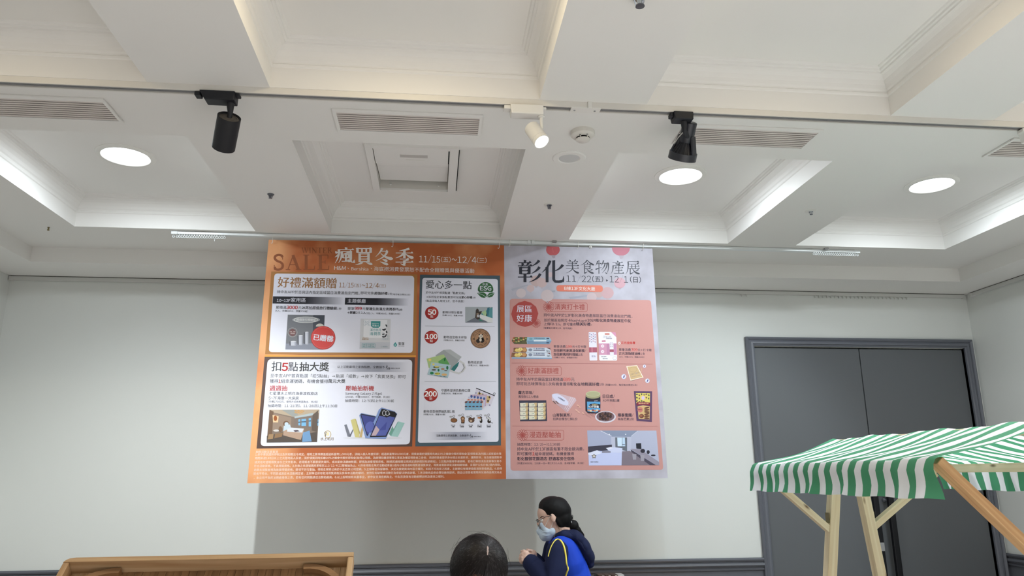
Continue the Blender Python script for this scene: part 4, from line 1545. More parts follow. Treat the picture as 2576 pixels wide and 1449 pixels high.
points_badge(p, ZD, 370, 640, 112, '50', 308, 440, 668, 346, 394, 722)
p.tx(ZD, 548, 876, 652, '動物好朋友徽章', DK, 0, 3)
p.tx(ZD, 545, 888, 695, '(市價120元．限量300份)', DK, 0, 3)
p.pl(ZD, [(925, 540), (1378, 541), (1378, 802), (924, 800)], (168, 174, 178), 3)
p.pl(ZD, [(1200, 640), (1378, 541), (1378, 760), (1160, 740)], (90, 150, 156), 3.3)
p.pl(ZD, [(1195, 632), (1260, 590), (1290, 680), (1250, 700)], (170, 196, 150), 3.6)
p.pl(ZD, [(1290, 560), (1330, 545), (1310, 690), (1270, 690)], (62, 116, 132), 3.6)
p.pl(ZD, [(1170, 660), (1378, 730), (1378, 800), (1300, 790), (1160, 720)], (222, 222, 222), 3.9)
p.pl(ZD, [(924, 800), (1080, 720), (1260, 770), (1300, 801)], (112, 116, 126), 3.4)
p.pl(ZD, [(1150, 730), (1230, 780), (1160, 770)], (60, 130, 110), 4)
for q in ([(1100, 600), (1120, 562), (1150, 590), (1150, 620), (1200, 606), (1190, 650), (1160, 680), (1170, 740), (1130, 752), (1088, 720), (1096, 660)],):
    p.pl(ZD, q, (66, 58, 54), 4.2)
p.pl(ZD, [(1112, 640), (1150, 640), (1150, 710), (1110, 720)], (142, 124, 108), 4.5)
p.el(ZD, 1140, 690, 16, 24, (206, 208, 214), 4.8, 12)
for k in range(6):
    p.el(ZD, 1104 + (k % 2) * 44, 660 + (k // 2) * 30, 6, 6, (54, 46, 42), 4.9, 8)
p.st(ZD, [(260, 856), (1412, 864)], 4, (120, 122, 130), 3)
points_badge(p, ZD, 362, 1043, 112, '100', 268, 460, 1070, 339, 388, 1127)
p.tx(ZD, 565, 950, 1066, '動物造型軟木杯墊', DK, 0, 3)
p.tx(ZD, 567, 916, 1108, '(市價200元．限量100份)', DK, 0, 3)
CK, CB = (168, 128, 98), (46, 38, 36)
p.el(ZD, 1177, 1065, 165, 163, CB, 3)
p.el(ZD, 1177, 1065, 158, 156, CK, 3.3)
p.ring(ZD, 1177, 1065, 148, 146, 4, CB, 3.6)
p.ring(ZD, 1177, 1065, 100, 99, 4, CB, 3.6)
for word, a0, a1, up in (("LET'S TAKE A BREAK", 205, 335, True), ('LUCKY DAY FOR PANDA', 155, 25, False)):
    for k, ch in enumerate(word):
        if ch in " '":
            continue
        a_ = radians(a0 + (a1 - a0) * k / (len(word) - 1))
        rr_ = 122
        x, y = 1177 + rr_ * cos(a_), 1065 + rr_ * sin(a_)
        rot = -(math.degrees(a_) + 90) if up else -(math.degrees(a_) - 90)
        p.tx(ZD, x - 7, x + 7, y + 9, ch, CB, .03, 4, 1.0, rot)
for x, y, rx, ry in ((1140, 1105, 36, 34), (1205, 1100, 38, 36), (1160, 1062, 22, 26), (1210, 1066, 22, 26)):
    p.el(ZD, x, y, rx, ry, CB, 4, 18)
p.el(ZD, 1178, 1086, 20, 30, (214, 200, 184), 4.3, 16)
p.el(ZD, 1184, 1024, 36, 30, (222, 210, 196), 4.4, 20)
for x, y, r in ((1158, 1000, 11), (1210, 1000, 11), (1170, 1024, 8), (1198, 1024, 8), (1184, 1036, 5)):
    p.el(ZD, x, y, r, r, CB, 4.7, 12)
for x in (1066, 1288):
    p.el(ZD, x, 1074, 16, 16, CB, 4, 14)
    p.el(ZD, x, 1074, 8, 8, CK, 4.3, 10)
# cloth bag picture
p.pl(ZE, [(380, 80), (500, 0), (760, 100), (690, 200), (600, 300), (440, 200)], (160, 164, 166), 3)
p.pl(ZE, [(500, 0), (600, -4), (762, 104), (720, 150)], (178, 182, 184), 3.3)
p.pl(ZE, [(640, 240), (728, 168), (706, 240), (650, 320), (596, 300)], (52, 118, 118), 3.5)
p.st(ZE, [(735, 165), (790, 200), (810, 260), (780, 310), (720, 345), (640, 320), (600, 300)], 26, (206, 206, 208), 3.8)
p.st(ZE, [(780, 205), (800, 260), (760, 320)], 12, (150, 152, 156), 4)
p.pl(ZE, [(250, 130), (500, 66), (590, 215), (330, 300), (280, 260)], (172, 196, 136), 4)
p.pl(ZE, [(420, 170), (520, 105), (586, 212), (440, 240)], (94, 160, 92), 4.3)
p.pl(ZE, [(500, 130), (530, 112), (524, 160), (505, 168)], (36, 110, 66), 4.5)
p.el(ZE, 298, 148, 22, 20, (226, 206, 120), 4.4, 14)
p.pl(ZE, [(320, 180), (605, 222), (560, 412), (262, 360)], (172, 198, 208), 4.7)
p.el(ZE, 350, 212, 18, 16, (226, 210, 110), 5, 14)
for x, y, rx, ry, c in ((390, 252, 44, 14, (70, 66, 50)), (400, 248, 34, 9, (214, 196, 80)), (356, 292, 34, 12, (90, 74, 70)), (424, 296, 14, 20, (40, 110, 90)), (486, 280, 26, 14, (176, 130, 100)), (552, 262, 16, 28, (36, 112, 72)), (530, 304, 24, 6, (80, 70, 64)), (326, 340, 28, 20, (40, 130, 82)), (408, 348, 44, 18, (206, 200, 90)), (508, 362, 40, 18, (222, 178, 120))):
    p.el(ZE, x, y, rx, ry, c, 5.2 if c != (214, 196, 80) else 5.4, 14)
for k in range(4):
    p.el(ZE, 380 + k * 18, 346, 6, 6, (56, 60, 44), 5.6, 8)
for k in range(9):
    p.el(ZE, 372 + k * 20, 374 + k * 2.4, 6, 6, (50, 60, 70), 5.6, 8)
p.st(ZE, [(430, 246), (490, 236)], 6, (206, 190, 90), 5.5)
p.tx(ZE, 853, 1062, 202, '動物巡航袋', DK, 0, 3)
p.tx(ZE, 853, 1160, 240, '(市價200元．限量300份)', DK, 0, 3)
p.st(ZE, [(220, 463), (1262, 462)], 3.5, (120, 122, 130), 3)
points_badge(p, ZE, 310, 655, 102, '200', 218, 396, 680, 290, 332, 732)
p.tx(ZE, 462, 888, 612, '守護希望瀕危動物口罩', DK, 0, 3)
p.tx(ZE, 460, 773, 650, '(市價250元．限量200份)', DK, 0, 3)
# masks and zip pouch picture
p.pl(ZE, [(975, 560), (1242, 668), (1180, 826), (920, 740)], (214, 208, 222), 3)
p.st(ZE, [(976, 560), (1242, 670)], 12, (34, 36, 46), 3.6)
p.ring(ZE, 1238, 640, 13, 14, 5, (60, 62, 70), 3.6, 14)
p.pl(ZE, [(1000, 616), (1190, 690), (1150, 780), (975, 720)], (206, 178, 124), 3.4)
for k in range(8):
    p.el(ZE, 1022 + (k % 4) * 48 - (k // 4) * 20, 636 + (k % 4) * 18 + (k // 4) * 56, 12, 18, (70, 54, 40), 3.8, 10)
for k in range(5):
    p.el(ZE, 970 + k * 50, 630 + k * 44 - (k % 2) * 60, 8, 8, (70, 80, 130), 3.9, 10)
for off, c in ((90, (196, 170, 190)), (60, (196, 198, 222)), (28, (220, 190, 180))):
    p.pl(ZE, [(815 + off * .8, 745 - off), (1060 + off * .8, 740 - off), (1060 + off * .6, 860 - off * .4), (815 + off * .7, 860 - off * .5)], c, 4 + (90 - off) / 100)
for k in range(5):
    p.el(ZE, 905 + k * 46, 680 + k * 8, 16, 20, (66, 88, 150), 4.75, 12)
    p.el(ZE, 865 + k * 46, 728 + k * 2, 14, 8, (190, 80, 70), 4.95, 10)
p.ring(ZE, 806, 780, 56, 70, 3.5, (222, 222, 226), 3.3, 22)
p.ring(ZE, 836, 730, 48, 56, 3.5, (222, 222, 226), 3.3, 22)
p.ring(ZE, 1080, 810, 46, 46, 3.5, (222, 222, 226), 3.9, 22)
p.pl(ZE, [(816, 746), (1060, 742), (1056, 876), (814, 878)], (118, 172, 204), 5)
for k in range(5):
    p.el(ZE, 828 + k * 56, 762, 22, 13, (112, 60, 54), 5.3, 12, 0, 360, -14)
    p.el(ZE, 826 + k * 54, 826, 20, 8, (84, 62, 66), 5.3, 12)
    p.el(ZE, 838 + k * 50, 856, 22, 9, (150, 176, 190), 5.3, 12)
p.tx(ZE, 206, 656, 918, '動物造型橡膠鑰匙圈1個', DK, 0, 3)
p.tx(ZE, 206, 523, 956, '(市價250元．限量300個)', DK, 0, 3)
# five rubber animal key rings
for k, (x, y) in enumerate(((648, 970), (776, 950), (896, 970), (1040, 955), (1155, 950))):
    p.ring(ZE, x, y, 15, 16, 4, (40, 40, 44), 3, 16)
    p.el(ZE, x - 46, y + 6, 22, 14, (176, 176, 180), 3, 14)
    p.st(ZE, [(x - 30, y + 4), (x - 14, y)], 4, (60, 60, 64), 3)
    p.st(ZE, [(x, y + 16), (x, y + 28)], 5, (40, 40, 44), 3)
OUT = (42, 34, 30)
BRN = (142, 96, 62)
for dx, dl, c in ((5, 3, OUT), (0, 3.4, BRN)):
    p.el(ZE, 650, 1028, 44 + dx, 28 + dx, c, dl, 20)
    p.el(ZE, 624, 1020, 16 + dx, 18 + dx, c, dl + .1, 14)
p.el(ZE, 620, 1014, 3, 3, OUT, 4, 8)
for dx, dl, c in ((5, 3, OUT), (0, 3.4, BRN)):
    p.el(ZE, 778, 1000, 26 + dx, 26 + dx, c, dl, 18)
    p.el(ZE, 780, 1036, 22 + dx, 34 + dx, c, dl + .05, 18)
p.el(ZE, 778, 1004, 16, 14, (196, 164, 132), 4, 14)
for x in (764, 794):
    p.el(ZE, x, 1064, 11, 10, OUT, 4, 12)
for dx, dl, c in ((5, 3, OUT), (0, 3.4, (104, 76, 58))):
    p.el(ZE, 904, 1028, 40 + dx, 30 + dx, c, dl, 20)
    p.el(ZE, 882, 1006, 18 + dx, 16 + dx, c, dl + .05, 14)
    p.el(ZE, 936, 1006, 8 + dx, 18 + dx, c, dl + .1, 12, 0, 360, 30)
p.el(ZE, 896, 1036, 20, 16, (190, 164, 140), 4, 14)
p.el(ZE, 1044, 1034, 20, 36, OUT, 3, 18)
p.el(ZE, 1026, 990, 34, 15, OUT, 3.2, 16)
p.el(ZE, 1014, 992, 24, 9, (206, 136, 92), 3.6, 14)
p.el(ZE, 1036, 1020, 9, 20, (220, 216, 210), 3.7, 12)
p.el(ZE, 1162, 1040, 26, 30, OUT, 3, 18)
p.el(ZE, 1150, 996, 36, 18, OUT, 3.1, 16, 0, 360, 30)
p.el(ZE, 1150, 996, 30, 13, (214, 214, 216), 3.5, 16, 0, 360, 30)
p.el(ZE, 1170, 1024, 13, 16, (206, 206, 208), 3.6, 12)
p.st(ZE, [(1180, 1060), (1214, 1068)], 7, OUT, 3)
for x, a_, b_ in ((637, 'DS-06', '水豚'), (764, 'DS-07', '小熊貓'), (893, 'DS-08', '狐猴'), (1022, 'DS-09', '巨嘴鳥'), (1156, 'DS-10', '食蟻獸')):
    p.tx(ZE, x - 30, x + 30, 1106, a_, (40, 42, 60), .02, 3)
    wd2 = 9.5 * len(b_) + 1
    p.tx(ZE, x - wd2, x + wd2, 1130, b_, (30, 30, 40), .03, 3)
p.grad(ZE, [(280, 1200), (660, 1198), (660, 1312), (278, 1314)], WHT, (166, 168, 184), 3, 40)
p.grad(ZE, [(660, 1198), (1145, 1194), (1143, 1308), (660, 1312)], (166, 168, 184), WHT, 3, 40, .35)
p.tx(ZE, 388, 866, 1266, '活動募得之家族點數，全數捐予', (50, 50, 58), 0, 4)
family_logo(p, ZE, 878, 1268, .78)
p.tx(ZE, 938, 1040, 1272, '財團法人基金會', (50, 50, 58), .01, 4)
p.build('charity_points_panel_print', po, OO)

p = Print()   # small print
FW = (246, 226, 212)
FL = ['抽獎活動注意事項',
      '1.依中華民國所得稅法及其相關法令規定，得獎之獎項價值超過新臺幣1,000元者，須納入個人年度所得；超過新臺幣20,000元者，得獎者需於領獎時先納10%之機會中獎所得稅金(若得獎者為外國人或居留台灣',
      '期間未達183日以上之大陸地區人民者，須於領獎同時扣繳20%之機會中獎所得稅金)始得以領獎。為辦理扣繳憑單開立事宜及確認得獎者之身份，須請得獎者提供身分證正反面影本、護照影本、在台居留證影本',
      '或其他可證明得獎身份之文件影本，若得獎者不願意提供資料，或未能依法繳納稅額，即視為放棄得獎資格。(稅務扣繳相關法規規定請參照財政部網站)。2.扣點所獲得幸運號碼，若有訂單取消及退貨等交易不',
      '符合活動資格，不具得獎資格。3.兌換之幸運號碼將累積至113/12/4(三)壓軸抽為止。4.所有得獎名單於活動結束後1週內以電話通知得獎者領獎事宜，得獎者需將填寫活動相關領據，且需於公告日後2週內領取，',
      '逾期未領獎者視為放棄得獎資格，獎項不另行重抽，得獎名單將公佈於中友百貨公司官網。5.主辦單位保留審核、決定及變更獎項內容之權利，如因不可抗拒之因素，主辦單位有權更換獎項為等值商品。6.若得',
      '獎者不符合、不同意或違反本活動規定者，主辦單位保有取消得獎資格及參與本活動的權利，並對任何破壞本活動行為保留法律追訴權。7.本活動商品係由贊助廠商提供，獎品以受獎者實際所兌換商品現況為主',
      '，本公司不負民法瑕疵擔保之責，若有任何問題請逕洽贊助廠商。8.以上說明如有未盡事宜，依中友百貨官網為主，中友百貨保有活動解釋說明及更改之權利。']
fx = [(643, 699, 1139.8), (642, 1260.8, 1145.4), (641.4, 1262.8, 1154.6), (640.4, 1262, 1164.6), (639, 1260, 1173.8), (638.4, 1262.6, 1183.4), (637.3, 1262.6, 1192.9), (638.4, 1118, 1203.4)]
for s_, (x0, x1, y) in zip(FL, fx):
    p.tx(Z1, x0, x1, y, s_, FW, .004, 2)
p.build('small_print', po, OO)

# ======================= grey poster
M_LAV = board_mat('grey_print', (172, 168, 178), (194, 192, 204), .35, .7, 7.0)
pg, OG = board('hanging_poster', 'grey and pink food fair poster with lanterns, hanging right', [(1268, 617.5), (1641, 625.5), (1680, 1203), (1273, 1205)], M_LAV, PG)
p = Print()
LN = [(1550, 850, 92, (196, 170, 170)), (1690, 862, 98, (202, 166, 170)), (1440, 930, 78, (204, 184, 188)), (560, 672, 92, (196, 172, 170)), (650, 700, 80, (200, 176, 176)), (470, 790, 60, (204, 180, 180)), (320, 866, 78, (206, 192, 194)), (735, 905, 100, (202, 186, 188)), (785, 572, 42, (204, 182, 186)), (1885, 705, 90, (206, 162, 172))]
p.pl(Q1, [(160, 800), (420, 730), (440, 740), (180, 830)], (172, 172, 184), .7)
p.pl(Q1, [(640, 850), (860, 820), (860, 850)], (166, 166, 178), .7)
p.pl(Q1, [(1080, 930), (1460, 880), (1500, 900), (1100, 960)], (170, 172, 188), .7)
for i, (x, y, r, c) in enumerate(LN):
    p.el(Q1, x, y, r, r * .94, c, .8 + i * .05, 28)
    p.pl(Q1, [(x - r * .22, y + r * .9), (x + r * .22, y + r * .9), (x + r * .18, y + r * 1.16), (x - r * .18, y + r * 1.16)], (186, 176, 184), .8 + i * .05)
p.pl(Q1, [(Q, y) for Q, y in ((728, 124), (920, 130))] + [(930 - 6 * k, 150 + 24 * k) if False else (825 + 108 * cos(radians(a_)), 180 + 92 * sin(radians(a_))) for k, a_ in enumerate(range(-10, 200, 14))], (190, 92, 96), 1.4)
p.st(Q1, [(818, 150), (830, 220)], 5, (206, 120, 120), 1.6)
p.pl(Q1, [(800, 262), (865, 265), (858, 306), (835, 312), (812, 300)], (170, 158, 168), 1.5)
p.pl(Q1, [(1762, 140), (2040, 146)] + [(1903 + 142 * cos(radians(a_)), 152 + 122 * sin(radians(a_))) for a_ in range(4, 184, 14)], (194, 112, 130), 1.4)
p.pl(Q1, [(1872, 268), (1948, 270), (1936, 310), (1900, 330), (1884, 306)], (178, 166, 178), 1.5)
INK = (44, 46, 56)
ming(p, Q1, '彰', (262, 338, 628, 692), INK, 2, 12.5, 4)
ming(p, Q1, '化', (642, 346, 1004, 694), INK, 2, 12.5, 4)
for ch, bx in (('美', (1022, 335, 1244, 552)), ('食', (1262, 340, 1482, 556)), ('物', (1494, 344, 1718, 558)), ('產', (1738, 352, 1958, 562)), ('展', (1976, 356, 2208, 566))):
    ming(p, Q1, ch, bx, INK, 2, 8.5, 3.2)
p.tx(Q1, 1036, 1436, 690, '11/22', INK, -.012, 2, cap=104)
p.tx(Q1, 1450, 1622, 690, '(五)', INK, 0, 2)
p.pl(Q1, [(1668, 646), (1698, 664), (1670, 684)], INK, 2)
p.tx(Q1, 1724, 2018, 698, '12/1', INK, -.012, 2, cap=104)
p.tx(Q1, 2050, 2222, 698, '(日)', INK, 0, 2)
p.rr(Q1, [(880, 738), (1616, 744), (1618, 848), (880, 838)], 50, (226, 128, 106), 2)
p.tx(Q1, 1006, 1492, 822, 'B棟13F文化大廳', (250, 244, 240), .004, 3)
p.build('headline_print', pg, OG)

PK = (198, 146, 140)
DR = (170, 76, 72)
PD = (78, 68, 84)
PB = (54, 48, 66)
p = Print()
p.rr(Z1, [(1282.2, 751.6), (1637.5, 754.8), (1668.6, 1182), (1284.3, 1184)], 8, PK, 1)
p.build('pink_panel_print', pg, OG)


def flower(p, z, cx, cy, r, c=DR, l=2):
    for k in range(14):
        g = 2 * pi * k / 14
        x, y = cx + r * .62 * cos(g), cy + r * .62 * sin(g)
        n = 12
        p.st(z, [(x + r * .38 * cos(2 * pi * i / n) * cos(g) - r * .16 * sin(2 * pi * i / n) * sin(g), y + r * .38 * cos(2 * pi * i / n) * sin(g) + r * .16 * sin(2 * pi * i / n) * cos(g)) for i in range(n)], 5, c, l + .12 * (k % 4), True)
        p.st(z, [(cx, cy), (cx + r * .3 * cos(g), cy + r * .3 * sin(g))], 5, c, l + .5 + .03 * k)
    p.el(z, cx, cy, r * .13, r * .13, c, l + 1, 12)


def head(p, z, cx, cy, r, x1, y0, y1, txt, tx0, tx1, ty):
    flower(p, z, cx, cy, r)
    x0 = cx + r * .4
    q = 26
    p.st(z, [(x0, y0), (x1 - q, y0), (x1 - q * .3, y0 + q * .3), (x1, y0 + q), (x1, y1 - q), (x1 - q * .3, y1 - q * .3), (x1 - q, y1), (x0, y1)], 5, DR, 2)
    p.tx(z, tx0, tx1, ty, txt, DR, 0, 2, 1.05)


p = Print()
p.pl(Q2, [(330, 110), (436, 142), (520, 210), (556, 322), (524, 436), (440, 516), (336, 544), (222, 514), (140, 440), (106, 330), (140, 210), (224, 142)], (172, 74, 70), 2)
p.tx(Q2, 198, 450, 302, '展區', WHT, 0, 3)
p.tx(Q2, 198, 452, 458, '好康', WHT, 0, 3)
flower(p, Q2, 520, 482, 76)
head(p, Q2, 728, 210, 90, 1370, 145, 292, '清爽打卡禮', 832, 1328, 258)
p.tx(Q2, 645, 2118, 382, '持中友APP於13F彰化美食物產展區當日消費達指定門檻，', PD, 0, 2)
p.tx(Q2, 650, 1368, 460, '並於展區拍照打卡hashtag#', PD, 0, 2)
p.tx(Q2, 1372, 2096, 464, '2024彰化美食物產展在中友', PB, .016, 2)
p.tx(Q2, 650, 1180, 522, '上傳FB/IG，即可獲得', PD, 0, 2)
p.tx(Q2, 1186, 1422, 524, '精美好禮', PB, .02, 2)
p.tx(Q2, 1430, 1448, 520, '。', PD, 0, 2)
p.tx(Q2, 646, 1120, 582, '(每筆每ID限兌1次．恕不挑款)', PD, 0, 2)
# wrap boxes picture
p.pl(Q2, [(150, 712), (742, 716), (776, 772), (742, 832), (160, 830), (114, 776)], (150, 184, 204), 2)
p.pl(Q2, [(150, 712), (372, 714), (360, 776), (372, 830), (160, 830), (114, 776)], (96, 92, 62), 2.3)
for k in range(16):
    p.el(Q2, 150 + (k % 6) * 40, 726 + (k // 6) * 28 + (k % 2) * 10, 17, 11, ((176, 92, 60), (150, 160, 84), (214, 180, 120), (70, 74, 52))[k % 4], 2.6 + k * .01, 10)
p.pl(Q2, [(370, 772), (776, 772), (742, 832), (380, 830)], (120, 150, 178), 2.4)
p.pl(Q2, [(480, 766), (690, 766), (690, 784), (480, 784)], (226, 232, 238), 2.8)
p.tx(Q2, 484, 664, 742, '加倍鮮PE耐高溫保鮮膜', (60, 90, 120), .01, 3)
p.el(Q2, 432, 744, 30, 16, (110, 160, 176), 2.8, 14)
p.pl(Q2, [(690, 728), (734, 728), (738, 746), (694, 746)], (58, 70, 96), 2.8)
p.pl(Q2, [(690, 800), (736, 800), (732, 816), (692, 816)], (58, 70, 96), 2.8)
p.pl(Q2, [(150, 886), (748, 890), (784, 1076), (118, 1072), (114, 1050)], (206, 214, 226), 2)
p.pl(Q2, [(118, 1052), (782, 1056), (782, 1078), (120, 1074)], (132, 162, 192), 2.3)
for dy in (0, 82):
    p.pl(Q2, [(150 - dy * .4, 888 + dy), (350 - dy * .1, 888 + dy), (372, 925 + dy), (356, 968 + dy), (136 - dy * .4, 966 + dy)], (140, 100, 72), 2.4)
    for k, (x, y, rx, ry, c) in enumerate(((200, 930, 34, 28, (222, 196, 116)), (260, 916, 40, 26, (230, 208, 130)), (328, 924, 34, 30, (196, 146, 96)), (236, 950, 30, 14, (206, 176, 104)), (160, 910, 18, 14, (128, 78, 60)))):
        p.el(Q2, x - dy * .1, y + dy, rx, ry, c, 2.6 + .05 * k, 14)
    p.el(Q2, 262, 912 + dy, 7, 7, (60, 40, 30), 3, 8)
    p.tx(Q2, 474, 662, 922 + dy, '巧 萬用料理紙', (70, 82, 130), .012, 2.6)
    p.pl(Q2, [(474, 928 + dy), (664, 930 + dy), (664, 940 + dy), (474, 938 + dy)], (96, 88, 110), 2.6)
    p.el(Q2, 424, 925 + dy, 32, 24, (132, 140, 160), 2.6, 14)
    p.tx(Q2, 690 + dy * .12, 746 + dy * .12, 958 + dy, '5m', (60, 60, 76), .02, 2.6)
    p.pl(Q2, [(690, 890 + dy), (752, 892 + dy), (760, 924 + dy)], (120, 84, 88), 2.5)
p.st(Q2, [(360, 970), (772, 972)], 4, (150, 156, 170), 2.9)
p.tx(Q2, 810, 1010, 892, '單筆消費', PD, 0, 2)
p.tx(Q2, 1016, 1114, 890, '199', (206, 66, 66), .006, 2)
p.tx(Q2, 1120, 1350, 894, '元+打卡贈', PD, 0, 2)
p.tx(Q2, 810, 1352, 960, '加倍鮮PE耐高溫保鮮膜/', PB, .016, 2)
p.tx(Q2, 810, 1220, 1024, '加倍鮮萬用料理紙', PB, .016, 2)
p.tx(Q2, 1224, 1296, 1024, '1支', PD, 0, 2)
p.tx(Q2, 812, 1206, 1066, '(市價55/60元．各限量600份)', PD, 0, 2)
# roll-on stick and blister card picture
p.rr(Q2, [(1392, 628), (1520, 630), (1536, 1102), (1408, 1104)], 16, (226, 222, 234), 2)
p.pl(Q2, [(1398, 884), (1530, 884), (1532, 966), (1400, 968)], (170, 92, 110), 2.4)
p.pl(Q2, [(1440, 884), (1456, 884), (1458, 967), (1442, 967)], (206, 130, 144), 2.7)
for k in range(16):
    p.el(Q2, 1410 + (k % 4) * 30, 660 + (k // 4) * 40 + (k % 2) * 14, 14, 8, ((170, 130, 160), (140, 140, 170), (196, 150, 170))[k % 3], 2.6, 10, 0, 360, 40 * k)
p.tx(Q2, 1440, 1510, 1050, '滾珠', (160, 150, 180), 0, 2.6)
p.rr(Q2, [(1552, 626), (1772, 626), (1868, 1104), (1570, 1104)], 26, (238, 236, 244), 2)
p.pl(Q2, [(1760, 626), (1852, 716), (1866, 1080), (1800, 1090)], (238, 236, 244), 2.1)
p.pl(Q2, [(1764, 628), (1838, 632), (1852, 712)], (214, 150, 178), 2.2)
p.pl(Q2, [(1558, 818), (1856, 816), (1862, 1008), (1566, 1010)], (206, 150, 176), 2.4)
p.pl(Q2, [(1690, 830), (1850, 826), (1856, 1002), (1696, 1006)], (190, 134, 166), 2.6)
p.rr(Q2, [(1658, 648), (1740, 648), (1742, 678), (1660, 678)], 14, (206, 140, 130), 2.6)
p.tx(Q2, 1630, 1772, 724, 'ZENCURE', (96, 96, 112), -.01, 2.6, 1.3)
p.tx(Q2, 1680, 1782, 746, '滾珠精油棒', (130, 110, 130), .01, 2.6)
p.pl(Q2, [(1612, 770), (1674, 768), (1676, 790), (1612, 792)], (196, 110, 140), 2.6)
for y in (862, 954):
    p.el(Q2, 1624, y, 26, 26, (240, 226, 236), 2.8, 18)
    p.el(Q2, 1628, y, 8, 10, (196, 140, 170), 3, 10)
p.rr(Q2, [(1738, 788), (1802, 790), (1812, 1030), (1748, 1028)], 12, (228, 224, 236), 2.9)
p.pl(Q2, [(1742, 918), (1808, 918), (1810, 962), (1744, 962)], (164, 88, 106), 3.2)
for k in range(6):
    p.el(Q2, 1756 + (k % 2) * 28, 812 + (k // 2) * 30, 10, 6, (170, 140, 166), 3.2, 8, 0, 360, 40 * k)
p.tx(Q2, 1598, 1686, 1048, '舒緩.提神', (70, 70, 84), .01, 2.6)
p.tx(Q2, 1626, 1706, 1080, '隨身好攜', (70, 70, 84), .01, 2.6)
p.ring(Q2, 1824, 1064, 30, 26, 4, (160, 160, 176), 2.6, 16)
p.el(Q2, 1902, 815, 22, 24, (228, 216, 216), 2, 18)
p.st(Q2, [(1892, 806), (1902, 826), (1912, 804)], 5, (196, 60, 60), 2.4)
p.tx(Q2, 1932, 2168, 830, '正光金絲膏', (206, 56, 56), .014, 2)
p.tx(Q2, 1895, 2094, 946, '單筆消費', PD, 0, 2)
p.tx(Q2, 2100, 2206, 946, '399', (206, 66, 66), .006, 2)
p.tx(Q2, 2210, 2436, 950, '元+打卡贈', PD, 0, 2)
p.tx(Q2, 1896, 2252, 1010, '正光滾珠精油棒', PB, .016, 2)
p.tx(Q2, 2256, 2330, 1010, '1支', PD, 0, 2)
p.tx(Q2, 1897, 2318, 1056, '(2ml．市價100元／限量2500支)', PD, 0, 2)
p.st(Q2, [(115, 1144), (2456, 1160)], 5, (160, 96, 98), 2)
p.build('check_in_gift_print', pg, OG)

p = Print()
head(p, Q3, 272, 212, 88, 915, 143, 290, '好康滿額禮', 374, 872, 256)
p.tx(Q3, 188, 942, 375, '持中友APP於展區當日累積滿', PD, 0, 2)
p.tx(Q3, 946, 1064, 376, '699', (206, 66, 66), .0, 2)
p.tx(Q3, 1072, 1130, 380, '元', PD, 0, 2)
p.tx(Q3, 188, 1054, 450, '即可玩古味彈珠台1次有機會獲得', PD, 0, 2)
p.tx(Q3, 1058, 1526, 454, '彰化在地精選好禮', PB, .016, 2)
p.tx(Q3, 1532, 1608, 452, '1份', PD, 0, 2)
p.tx(Q3, 1624, 2146, 456, '(限量600份．每日每ID限兌1次)', PD, 0, 2)
# marble board picture
p.pl(Q3, [(1966, 136), (2142, 120), (2248, 320), (2036, 370)], (238, 222, 204), 2)
p.pl(Q3, [(1984, 146), (2134, 132), (2228, 312), (2042, 352)], (206, 176, 132), 2.4)
p.ring(Q3, 2080, 190, 60, 40, 3, (170, 140, 100), 2.7, 20)
for k in range(8):
    p.st(Q3, [(2030 + k * 20, 286 - k * 5), (2024 + k * 20, 262 - k * 5)], 4, (120, 110, 110) if k != 5 else (70, 110, 170), 2.8)
    p.el(Q3, 2044 + k * 20, 312 - k * 4, 4, 5, (130, 120, 130), 2.8, 8)
p.st(Q3, [(2200, 250), (2220, 170)], 7, (214, 180, 130), 2.6)
p.pl(Q3, [(2232, 322), (2244, 322), (2036, 372), (2036, 380)], (150, 120, 110), 1.8)
for x, y, r in ((1927, 305, 40), (2262, 137, 26), (2310, 372, 36)):
    p.el(Q3, x, y, r, r, (196, 200, 224), 2, 20)
    p.el(Q3, x, y, r * .8, r * .8, (226, 226, 238), 2.3, 18)
    p.el(Q3, x, y, r * .25, r * .7, (110, 120, 176), 2.6, 14, 0, 360, 20)
    p.el(Q3, x + r * .3, y, r * .12, r * .6, (196, 130, 110), 2.6, 12, 0, 360, 20)
p.tx(Q3, 220, 472, 590, '蘿古早味／', PB, .016, 2)
p.tx(Q3, 220, 548, 650, '鳳梨酥12入禮盒', PD, 0, 2)
# pastry box picture
p.pl(Q3, [(232, 692), (672, 690), (684, 1026), (248, 1030)], (58, 56, 74), 2)
for r_ in range(4):
    for c_ in range(3):
        x, y = 312 + c_ * 143, 765 + r_ * 69
        p.pl(Q3, [(x - 68, y - 32), (x + 66, y - 36), (x + 60, y + 26), (x - 62, y + 30)], (222, 216, 196), 2.4)
        p.pl(Q3, [(x + 20, y - 32), (x + 66, y - 36), (x + 60, y + 26), (x + 30, y + 26)], (206, 178, 130), 2.6)
        p.el(Q3, x + 2, y + 2, 30, 16, (232, 228, 212), 2.8, 12)
        p.tx(Q3, x - 20, x + 22, y + 10, '古早', (90, 120, 74), .02, 3.1)
